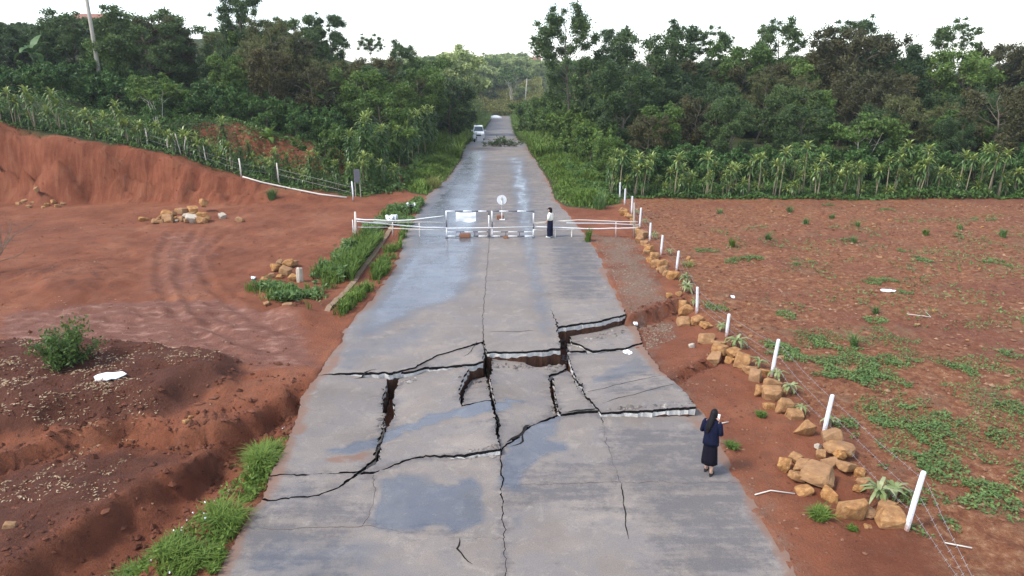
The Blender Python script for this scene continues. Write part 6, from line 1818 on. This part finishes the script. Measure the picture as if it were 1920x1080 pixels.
# sacks and scraps
def scrap(u, v, wpx, dpx, lab, name='white_sheet', th=0.03, rz=0.0, m='sheet', lift=0.02, cat='sheet', seed=1):
    p = spot(u, v) if not callable(lift) else spot(u, v)
    dp = p[1] * cp + CAM_H * sp
    w = wpx * dp / FPX; d_ = dpx * dp / FPX / max(0.25, (CAM_H / math.hypot(CAM_H, p[1])))
    nx_, ny_ = 10, 6
    V, Q = [], []
    for s in (1, -1):
        for j in range(ny_ + 1):
            for i in range(nx_ + 1):
                x, y = i / nx_ - .5, j / ny_ - .5
                rr = 1 + 0.18 * float(vnoise(np.array([x * 3 + seed]), np.array([y * 3 - seed]), 5)[0])
                zz = th * (0.5 + 0.5 * s) + th * 1.2 * float(vnoise(np.array([x * 5 + seed]), np.array([y * 4.0]), seed)[0]) + th * 0.8 * (1 - 4 * y * y)
                V.append((x * w * rr * (1 - 0.5 * abs(y)), y * d_ * rr * (1 - 0.45 * abs(x)), zz))
        o_ = 0 if s == 1 else (nx_ + 1) * (ny_ + 1)
        for j in range(ny_):
            for i in range(nx_):
                a = o_ + j * (nx_ + 1) + i
                f = (a, a + 1, a + nx_ + 2, a + nx_ + 1)
                Q.append(f if s == 1 else f[::-1])
    o = link(bpy.data.objects.new(name, mesh_np(name, np.array(V), np.array(Q), None, [M[m]])))
    o.location = (p[0], p[1], p[2] + lift); o.rotation_euler = (0, 0, rz)
    return setp(o, lab, cat)
scrap(205, 707, 52, 16, 'crumpled white sheet on the dark mound at the left', rz=0.25, th=0.018, seed=3)
scrap(1665, 546, 30, 4, 'white plastic scrap lying on the red field', rz=-0.2, th=0.015, seed=4)
scrap(770, 398, 17, 4, 'white board lying in the weeds beyond the left barrier', name='white_board', rz=0.5, th=0.10, lift=0.35, cat='board', seed=5)
scrap(735, 424, 22, 3, 'white sack draped on the left pole barrier', name='white_sack', rz=0.1, th=0.10, lift=0.40, cat='sack', seed=6)
for u, v, w, lab, sd_ in [(1176, 662, 15, 'white plastic bag on the sunken right road slab', 7), (1190, 612, 8, 'small white and black scrap at the edge of the sunken slab', 8), (475, 522, 8, 'white scrap left of the small stone pile', 9), (1373, 558, 7, 'white scrap on the field right of the fifth post', 10)]:
    p = spot(u, v)
    zr = road_z(p[0], p[1]) if xl(p[1]) < p[0] < xr(p[1]) else p[2]
    scrap(u, v, w, w * 0.5, lab, name='white_scrap', th=0.03, lift=max(0.0, zr - p[2]) + 0.01, cat='litter', rz=0.4, seed=sd_)
for pts, lab in [([(1350, 796), (1366, 793)], 'pale stick on the soil beside the woman in navy'), ([(1700, 590), (1745, 596), (1735, 586)], 'bent dry stalk lying on the red field'), ([(1415, 930), (1445, 922), (1490, 928)], 'thin twig on the soil left of the near stone heap'), ([(1770, 1020), (1822, 1030)], 'broken stick under the fence wires at lower right')]:
    P = [spot(u, v) + [0, 0, 0.03] for u, v in pts]
    o = link(bpy.data.objects.new('stick', MB().tube(P, 0.014, 5).mesh('stick', [M['bamboo']], True))); setp(o, lab, 'stick')

# ------------------------------------------------------------------ people
def skin_mesh(name, V, E, Rr, mat, sub=2):
    me = bpy.data.meshes.new(name); me.from_pydata([tuple(v) for v in V], E, [])
    o = bpy.data.objects.new(name, me); C.objects.link(o)
    md = o.modifiers.new('skin', 'SKIN'); md.use_smooth_shade = True
    sk = me.skin_vertices[0].data
    for i, r in enumerate(Rr):
        sk[i].radius = (r, r) if np.isscalar(r) else r
        sk[i].use_root = (i == 0)
    s2 = o.modifiers.new('sub', 'SUBSURF'); s2.levels = sub; s2.render_levels = sub
    bpy.context.view_layer.update()
    dg = bpy.context.evaluated_depsgraph_get()
    m2 = bpy.data.meshes.new_from_object(o.evaluated_get(dg)); m2.name = name
    bpy.data.objects.remove(o); m2.materials.clear(); m2.materials.append(mat)
    for p_ in m2.polygons: p_.use_smooth = True
    return m2
def add_hand(V, E, Rr, wi, w, fwd, side, curl, s=1.0):
    """palm, four unequal bent fingers and a side thumb grown from wrist vertex wi"""
    fwd, side, curl = (np.array(x, float) for x in (fwd, side, curl))
    palm = w + fwd * 0.055 * s; V.append(palm); Rr.append((0.030 * s, 0.018 * s)); E.append((wi, len(V) - 1)); pi = len(V) - 1
    for k, L in enumerate((0.062, 0.072, 0.067, 0.052)):
        o_ = side * (k - 1.5) * 0.019 * s
        a = palm + fwd * 0.035 * s + o_; b = a + (fwd * 0.75 + curl * 0.6) * L * 0.5 * s; c = b + (fwd * 0.3 + curl * 0.95) * L * 0.5 * s
        i = len(V); V += [a, b, c]; Rr += [0.010 * s, 0.009 * s, 0.007 * s]; E += [(pi, i), (i, i + 1), (i + 1, i + 2)]
    a = palm - fwd * 0.015 * s - side * 0.036 * s; b = a + (fwd * 0.7 - side * 0.5 + curl * 0.3) * 0.035 * s; c = b + (fwd * 0.8 + curl * 0.6) * 0.03 * s
    i = len(V); V += [a, b, c]; Rr += [0.012 * s, 0.011 * s, 0.008 * s]; E += [(pi, i), (i, i + 1), (i + 1, i + 2)]
def head_mesh_person(mat):
    bm = bmesh.new(); bmesh.ops.create_icosphere(bm, subdivisions=4, radius=1)
    for v in bm.verts:
        x, y, z = v.co
        v.co = Vector((x * 0.074, y * 0.092, z * 0.112))
        if z < -0.1: v.co.x *= 1 + 0.30 * (z + 0.1); v.co.y *= 1 + 0.10 * (z + .1)
        if y > 0.5:                      # face: brow, eye hollows, nose, mouth, chin
            v.co.y += 0.022 * math.exp(-((x / 0.16) ** 2 + ((z + 0.12) / 0.22) ** 2))
            for sx in (-1, 1): v.co.y -= 0.010 * math.exp(-(((x - sx * 0.38) / 0.18) ** 2 + ((z - 0.05) / 0.14) ** 2))
            v.co.y += 0.006 * math.exp(-((x / 0.35) ** 2 + ((z + 0.50) / 0.10) ** 2)) + 0.008 * math.exp(-((x / 0.3) ** 2 + ((z + 0.85) / 0.2) ** 2))
        for sx in (-1, 1):
            e = math.exp(-(((y + 0.10) / 0.16) ** 2 + ((z + 0.05) / 0.26) ** 2)) if x * sx > 0.75 else 0
            v.co.x += sx * 0.018 * e
    for f in bm.faces: f.smooth = True
    me = bpy.data.meshes.new('head'); bm.to_mesh(me); bm.free(); me.materials.append(mat)
    return me
def face_parts(head):
    for sx in (-1, 1):
        part('eye', MB().loft([(sx * 0.028, 0.083, 0.002, 0.010, 0.004), (sx * 0.028, 0.085, 0.006, 0.012, 0.004), (sx * 0.028, 0.083, 0.010, 0.009, 0.003)], 10).mesh('eye', [M['hair']], True), head)
    part('mouth', MB().loft([(0, 0.088, -0.062, 0.016, 0.004), (0, 0.091, -0.057, 0.022, 0.004), (0, 0.088, -0.052, 0.014, 0.003)], 10).mesh('mouth', [mat_lip], True), head)
mat_lip = mat_plain('lips', (0.36, 0.13, 0.11), 0.5, 0.4, 0.05, 10)

# woman in navy, seen from behind, looking at a phone
p = spot(1327, 888)
t = thing('person', 'woman seen from behind in navy jacket and long black skirt, looking at her phone', 'person', tuple(p), R(-33), None, (0.82, 0.86, 0.925))
V = [np.array(x, float) for x in [(0, 0, 0.90), (0, 0, 1.05), (0, -.01, 1.20), (0, 0, 1.33), (0, 0.015, 1.40), (0.0, 0.03, 1.47)]]
E = [(0, 1), (1, 2), (2, 3), (3, 4), (4, 5)]; Rr = [0.12, 0.105, 0.12, 0.075, 0.045, 0.055]
for s in (-1, 1):
    i = len(V)
    V += [np.array(x, float) for x in [(s * .16, -.01, 1.30), (s * .23, -.02, 1.07), (s * .15, .17, 1.14), (s * .08, .245, 1.22)]]
    Rr += [0.05, 0.042, 0.036, 0.026]; E += [(3, i), (i, i + 1), (i + 1, i + 2), (i + 2, i + 3)]
    add_hand(V, E, Rr, i + 3, V[i + 3], (-s * .45, .5, .74), (s * .6, .3, .0), (-s * .7, .2, .2))
    j = len(V)
    fy = 0.10 if s < 0 else -0.04
    V += [np.array(x, float) for x in [(s * .085, 0, .82), (s * .088, fy * .5, .46), (s * .088, fy, .25), (s * .088, fy - .01, .085), (s * .09, fy + .05, .04), (s * .092, fy + .15, .03)]]
    Rr += [0.085, 0.058, 0.052, 0.036, 0.036, (0.036, 0.022)]; E += [(0, j), (j, j + 1), (j + 1, j + 2), (j + 2, j + 3), (j + 3, j + 4), (j + 4, j + 5)]
part('body', skin_mesh('body', V, E, Rr, M['skin']), t)
hd = part('head', head_mesh_person(M['skin']), t, (0.012, 0.045, 1.505), (R(-24), 0, R(-8)))
face_parts(hd)
def cloth(rings, n=28, fold=0.02, nf=7, mat='navy', name='jacket', seed=0, openb=True):
    V = []; k = len(rings)
    for r in rings:
        for j in range(n):
            a = 2 * math.pi * j / n
            f = 1 + (r[5] if len(r) > 5 else fold) * (math.sin(nf * a + seed + r[2] * 3) + 0.6 * math.sin((nf * 2 - 3) * a + seed * 2 - r[2] * 5))
            V.append((r[0] + r[3] * math.cos(a) * f, r[1] + r[4] * math.sin(a) * f, r[2]))
    Q = [(i * n + j, i * n + (j + 1) % n, (i + 1) * n + (j + 1) % n, (i + 1) * n + j) for i in range(k - 1) for j in range(n)]
    return mesh_np(name, np.array(V), np.array(Q), None, [M[mat]], True)
part('skirt', cloth([(0, 0.02, .275, .185, .155, .045), (0, .02, .28, .205, .17, .05), (0, .02, .40, .200, .165, .045), (0, .01, .60, .185, .15, .03), (0, 0, .80, .170, .13, .012), (0, 0, .92, .150, .115, .0), (0, 0, .96, .10, .08, .0)], 36, 0.03, 8, 'black', 'skirt', 1), t)
part('jacket', cloth([(0, 0, .775, .150, .11, .0), (0, 0, .772, .208, .148, .02), (0, 0, .86, .204, .145, .02), (0, -.005, .98, .188, .13, .015), (0, -.01, 1.12, .196, .135, .012), (0, -.012, 1.24, .205, .13, .008), (0, -.005, 1.315, .192, .105, .0), (0, 0, 1.36, .130, .085, .0), (0, .01, 1.395, .068, .066, .0), (0, .012, 1.41, .062, .06, .0)], 32, 0.015, 6, 'navy', 'jacket', 2), t)
for s in (-1, 1):
    part('sleeve', MB().tube([(s * .155, -.012, 1.335), (s * .195, -.015, 1.27), (s * .222, -.02, 1.16), (s * .236, -.022, 1.08), (s * .225, .03, 1.065), (s * .19, .11, 1.105), (s * .145, .18, 1.15), (s * .105, .222, 1.19)], [.062, .068, .064, .062, .060, .055, .050, .048], 12).mesh('sleeve', [M['navy']], True), t)
# hair: cap plus a long fall over the back
hm = MB()
hm.loft([(0.012, .020, 1.44, .085, .078), (0.012, .018, 1.50, .094, .098), (0.012, .02, 1.56, .090, .100), (0.012, .028, 1.605, .066, .078), (0.012, .035, 1.628, .028, .034)], 20)
part('hair', hm.mesh('hair', [M['hair']], True), t, (0, -0.012, 0))
rows = [(0.005, -.055, 1.55, .072, .035), (0.0, -.080, 1.46, .080, .045), (-.02, -.110, 1.37, .080, .045), (-.04, -.140, 1.27, .074, .040), (-.055, -.152, 1.18, .060, .032), (-.062, -.150, 1.11, .040, .020), (-.065, -.148, 1.08, .015, .010)]
part('hair_fall', cloth([(r[0], r[1], r[2], r[3], r[4], .06) for r in rows], 24, .06, 5, 'hair', 'hair_fall', 3), t)
for s in (-1, 1):
    fy = 0.10 if s < 0 else -0.04
    part('sandal', MB().loft([(s * .091, fy + .055, .0, .048, .13), (s * .091, fy + .055, .022, .050, .132)], 16).mesh('sandal', [M['rubber']]), t)
    part('sandal_strap', MB().tube([(s * .091 - .046, fy + .10, .02), (s * .091 - .02, fy + .11, .062), (s * .091 + .02, fy + .11, .062), (s * .091 + .046, fy + .10, .02)], .010, 6).mesh('sandal_strap', [M['rubber']], True), t)
ph = link(bpy.data.objects.new('mobile_phone', MB().box((0, 0, 0), (0.075, 0.010, 0.15)).mesh('mobile_phone', [M['sheet'], M['glass']])))
mloc = Matrix.Translation(Vector(p)) @ Matrix.Rotation(R(-33), 4, 'Z') @ Matrix.Translation((0.025, 0.265, 1.205)) @ Matrix.Rotation(R(-25), 4, 'X')
ph.matrix_world = mloc; setp(ph, 'pale mobile phone held up by the woman in navy', 'phone')

# woman in cream blouse beside the gate, in profile
p = spot(1031, 445)
t = thing('person', 'small woman in black cap, cream blouse and wide navy trousers beside the gate', 'person', tuple(p), R(62), None, 0.93)
V = [np.array(x, float) for x in [(0, 0, 0.90), (0, 0, 1.05), (0, -.01, 1.18), (0, 0, 1.31), (0, 0.01, 1.39), (0.0, 0.02, 1.45)]]
E = [(0, 1), (1, 2), (2, 3), (3, 4), (4, 5)]; Rr = [0.11, 0.10, 0.11, 0.07, 0.042, 0.052]
for s in (-1, 1):
    i = len(V)
    V += [np.array(x, float) for x in [(s * .15, -.01, 1.28), (s * .20, -.03, 1.05), (s * .18, .10, .93), (s * .16, .15, .86)]]
    Rr += [0.046, 0.040, 0.034, 0.025]; E += [(3, i), (i, i + 1), (i + 1, i + 2), (i + 2, i + 3)]
    add_hand(V, E, Rr, i + 3, V[i + 3], (0, .35, -.9), (0, .9, .35), (-s * .8, .2, -.2))
    j = len(V)
    V += [np.array(x, float) for x in [(s * .08, 0, .82), (s * .085, .01, .46), (s * .085, 0, .09), (s * .087, .05, .045), (s * .088, .15, .035)]]
    Rr += [0.08, 0.055, 0.036, 0.036, (0.036, 0.022)]; E += [(0, j), (j, j + 1), (j + 1, j + 2), (j + 2, j + 3), (j + 3, j + 4)]
part('body', skin_mesh('body', V, E, Rr, M['skin']), t)
hd = part('head', head_mesh_person(M['skin']), t, (0, 0.03, 1.49), (R(-12), 0, 0)); face_parts(hd)
part('blouse', cloth([(0, 0, .93, .13, .10, .0), (0, 0, .95, .185, .15, .03), (0, 0, 1.05, .19, .155, .03), (0, 0, 1.18, .195, .15, .02), (0, 0, 1.29, .18, .11, .0), (0, 0, 1.34, .11, .075, .0), (0, .01, 1.37, .06, .055, .0)], 24, .02, 5, 'cream', 'blouse', 4), t)
for s in (-1, 1):
    part('sleeve', MB().tube([(s * .145, 0, 1.31), (s * .19, -.02, 1.22), (s * .21, -.03, 1.07), (s * .195, .04, .99)], [.06, .075, .075, .055], 12).mesh('sleeve', [M['cream']], True), t)
    part('trouser_leg', cloth([(s * .09, .0, .08, .105, .125, .03), (s * .09, 0, .45, .105, .125, .03), (s * .075, 0, .80, .105, .125, .01), (s * .06, 0, .97, .10, .12, .0)], 20, .03, 4, 'navy', 'trouser_leg', 5 + s), t)
    part('shoe', MB().loft([(s * .088, .06, .0, .055, .145), (s * .088, .06, .04, .058, .148), (s * .088, .04, .085, .045, .10), (s * .088, .0, .115, .03, .045)], 16).mesh('shoe', [M['white_paint']], True), t)
part('hair', MB().loft([(0, -.01, 1.34, .07, .06), (0, .0, 1.42, .086, .088), (0, .01, 1.52, .086, .098), (0, .01, 1.56, .08, .09)], 18).mesh('hair', [M['hair']], True), t, (0, -.02, 0))
cap = MB().loft([(0, .02, 1.53, .092, .108), (0, .02, 1.57, .090, .104), (0, .015, 1.61, .06, .075), (0, .01, 1.625, .02, .03)], 20)
cap.add([(-.075, .09, 1.535), (.075, .09, 1.535), (.05, .19, 1.52), (-.05, .19, 1.52), (-.075, .09, 1.522), (.075, .09, 1.522), (.05, .19, 1.507), (-.05, .19, 1.507)], [(0, 1, 2, 3), (7, 6, 5, 4), (3, 2, 6, 7), (1, 5, 6, 2), (0, 3, 7, 4)])
part('cap', cap.mesh('cap', [M['black']], True), t)

# ------------------------------------------------------------------ far vehicles
def white_car():
    y = 108.0; x = at_dist(897, 250, y)[0]
    t = thing('parked_car', 'white car facing us at the left edge of the far road', 'car', (x, y, float(prof(y)) + 0.07), R(4), None, (1.0, 1.0, 1.32))
    W_ = 0.86
    prf = [(-2.05, .35, 1), (-2.1, .62, .97), (-2.0, .86, .96), (-1.15, 1.0, .95), (-.98, 1.02, .94), (2.0, 1.02, .94), (2.08, .7, .98), (2.05, .35, 1)]
    V = []; n = len(prf)
    for yy, zz, f in prf: V += [(-W_ * f, yy, zz), (-W_ * f * .93, yy * 1.0, zz + .02), (W_ * f * .93, yy, zz + .02), (W_ * f, yy, zz)]
    Q = [(4 * i + k, 4 * i + k + 1, 4 * (i + 1) + k + 1, 4 * (i + 1) + k) for i in range(n - 1) for k in range(3)]
    mb = MB().add(V, Q)
    for s in (0, 3):
        b = [4 * i + s for i in range(n)]
        mb.t += [[b[0] , b[i], b[i + 1]] if s == 0 else [b[0], b[i + 1], b[i]] for i in range(1, n - 1)]; mb.tm += [0] * (n - 2)
    mb.box((0, 0, .33), (1.66, 4.0, .10))
    part('body', mb.mesh('body', [M['car_paint']]), t)
    cab = MB().add([(-.80, -1.05, 1.0), (.80, -1.05, 1.0), (.80, 1.95, 1.0), (-.80, 1.95, 1.0), (-.64, -.30, 1.52), (.64, -.30, 1.52), (.66, 1.70, 1.55), (-.66, 1.70, 1.55)], [(4, 5, 6, 7), (0, 1, 5, 4), (1, 2, 6, 5), (2, 3, 7, 6), (3, 0, 4, 7)])
    part('cabin', cab.mesh('cabin', [M['car_paint']]), t)
    part('windscreen', MB().add([(-.71, -1.02, 1.06), (.71, -1.02, 1.06), (.58, -.38, 1.49), (-.58, -.38, 1.49), (-.71, -.98, 1.04), (.71, -.98, 1.04), (.58, -.34, 1.47), (-.58, -.34, 1.47)], [(0, 1, 2, 3), (7, 6, 5, 4), (3, 2, 6, 7), (0, 4, 5, 1), (1, 5, 6, 2), (0, 3, 7, 4)]).mesh('windscreen', [M['glass']]), t)
    for s in (-1, 1):
        part('side_window', MB().add([(s * .792, -.75, 1.08), (s * .80, 1.7, 1.08), (s * .69, 1.55, 1.46), (s * .672, -.25, 1.45), (s * .78, -.75, 1.08), (s * .78, 1.7, 1.08), (s * .66, 1.55, 1.46), (s * .65, -.25, 1.45)], [(0, 1, 2, 3), (7, 6, 5, 4), (0, 4, 5, 1), (1, 5, 6, 2), (2, 6, 7, 3), (3, 7, 4, 0)]).mesh('side_window', [M['glass']]), t)
        part('headlight', MB().loft([(s * .60, -2.05, .66, .17, .08), (s * .62, -2.03, .80, .19, .09)], 12).mesh('headlight', [M['lamp_glass']], True), t)
        part('mirror', MB().box((s * .97, -.72, 1.08), (.22, .10, .15)).mesh('mirror', [M['car_paint']]), t)
        for yy in (-1.3, 1.3):
            wh = part('wheel', MB().tube([(s * .66, yy, .31), (s * .84, yy, .31)], .31, 18).mesh('wheel', [M['rubber']]), t)
            part('rim', MB().tube([(s * .83, yy, .31), (s * .865, yy, .31)], .19, 14).mesh('rim', [M['chrome']]), wh)
    part('grille', MB().box((0, -2.10, .66), (.72, .05, .14)).mesh('grille', [M['rubber']]), t)
    part('bumper_intake', MB().box((0, -2.09, .43), (1.2, .06, .13)).mesh('bumper_intake', [M['rubber']]), t)
white_car()
def motorbike():
    y = 92.0; x = at_dist(889, 262, y)[0]
    t = thing('parked_motorbike', 'white scooter facing us in front of the white car', 'motorbike', (x, y, float(prof(y)) + 0.05), R(8))
    for yy in (-.62, .62):
        wh = part('wheel', MB().tube([(-.05, yy, .29), (.05, yy, .29)], .29, 18).mesh('wheel', [M['rubber']]), t)
        part('rim', MB().tube([(-.056, yy, .29), (.056, yy, .29)], .18, 14).mesh('rim', [M['chrome']]), wh)
    part('front_shield', MB().loft([(0, -.48, .36, .13, .06), (0, -.42, .60, .22, .09), (0, -.36, .85, .19, .10), (0, -.34, 1.0, .12, .09)], 14).mesh('front_shield', [M['car_paint']], True), t)
    part('front_mudguard', MB().loft([(0, -.64, .45, .07, .24), (0, -.62, .60, .06, .16), (0, -.60, .64, .03, .08)], 12).mesh('front_mudguard', [M['car_paint']], True), t)
    part('body', MB().loft([(0, .25, .30, .14, .50), (0, .30, .55, .17, .50), (0, .38, .72, .14, .42)], 14).mesh('body', [M['dark_paint']], True), t)
    part('seat', MB().loft([(0, .35, .72, .13, .40), (0, .36, .80, .14, .40), (0, .38, .83, .10, .34)], 14).mesh('seat', [M['rubber']], True), t)
    part('handlebar', MB().tube([(-.34, -.22, 1.02), (-.1, -.32, 1.0), (.1, -.32, 1.0), (.34, -.22, 1.02)], .02, 6).mesh('handlebar', [M['rubber']]), t)
    part('headlight', MB().loft([(0, -.44, .93, .08, .05), (0, -.43, 1.01, .09, .06), (0, -.42, 1.06, .05, .04)], 12).mesh('headlight', [M['lamp_glass']], True), t)
    for s in (-1, 1):
        part('mirror', MB().tube([(s * .24, -.26, 1.0), (s * .30, -.26, 1.2), (s * .36, -.26, 1.22)], [.012, .012, .05], 6).mesh('mirror', [M['rubber']]), t)
motorbike()
y = 90.0; p = at_dist(900, 261, y)
t = thing('white_board', 'white square board propped up beside the scooter on the far road', 'board', (p[0], y, float(prof(y)) + 0.06))
part('panel', MB().box((0, 0, .42), (.80, .04, .62), rx=R(-8)).mesh('panel', [M['white_paint']]), t)
for s in (-1, 1): part('leg', MB().tube([(s * .4, .05, 0), (s * .4, 0, .5)], .025, 6).mesh('leg', [M['grey_post']]), t)
# white tarpaulin heap at the far road end
y = 214.0; p = at_dist(929, 217, y)
mb = MB().loft([(0, 0, 0, 2.0, 1.1), (0.1, 0, .55, 1.8, .9), (-.1, 0, .95, 1.1, .55), (0, 0, 1.1, .4, .2)], 18)
o = link(bpy.data.objects.new('tarpaulin_heap', mb.mesh('tarpaulin_heap', [M['sheet']], True))); o.location = (p[0], y, hz(p[0], y) + 0.1)
setp(o, 'white tarpaulin heap at the left edge of the far road bend', 'tarpaulin')
# felled branches across the road at the crest
def branch(u, y, L, lab, az, up=0.25, n=120, seed=0):
    x = at_dist(u, 268, y)[0]
    t = thing('felled_branch', lab, 'branch', (x, y, float(prof(y)) + 0.06), az, 'felled branches across the crest')
    tb = MB(); Ps = []
    main = [np.array([L * (k / 6 - .5), 0.05 * rng.normal(), 0.06 + up * 0.4 * k / 6]) for k in range(7)]
    tb.tube(main, np.linspace(.05, .015, 7), 6)
    for k in range(1, 7):
        for _ in range(3):
            d = np.array([0.5 * rng.normal() + .3, rng.normal() * .6, abs(rng.normal()) * .7 + up]); d /= np.linalg.norm(d)
            e = main[k] + d * L * (.18 + .2 * rng.random())
            tb.tube([main[k], (main[k] + e) / 2 + rng.normal(size=3) * .03, e], [.018, .012, .005], 4)
            for s in range(max(3, n // 18)): Ps.append(main[k] + (e - main[k]) * (.4 + .65 * rng.random()) + rng.normal(size=3) * .09)
    C_ = np.array(Ps); C_[:, 2] = np.maximum(C_[:, 2], .03); m = len(C_)
    part('stem', tb.mesh('stem', [M['bark']], True), t)
    V, Q = leaf_quads(C_, rng.normal(size=(m, 3)), .22 * (.6 + .7 * rng.random(m)), .10, None)
    part('foliage', mesh_np('foliage', V, Q, None, [M['leaf_dark']]), t)
for i, (u, L, az, up) in enumerate([(919, 1.5, .2, .2), (926, 1.7, 3.0, .4), (932, 2.0, 1.2, 1.0), (941, 2.0, .3, .4), (945, 1.9, 1.6, 1.1), (955, 1.7, 2.9, .3), (964, 1.5, .2, .2), (936, 1.7, .1, .2)]):
    branch(u, CREST + 4.0 + rng.random() * 1.2, L, 'felled leafy branch lying across the road at the crest', az, up)
# survey: soil crumbs etc. end here
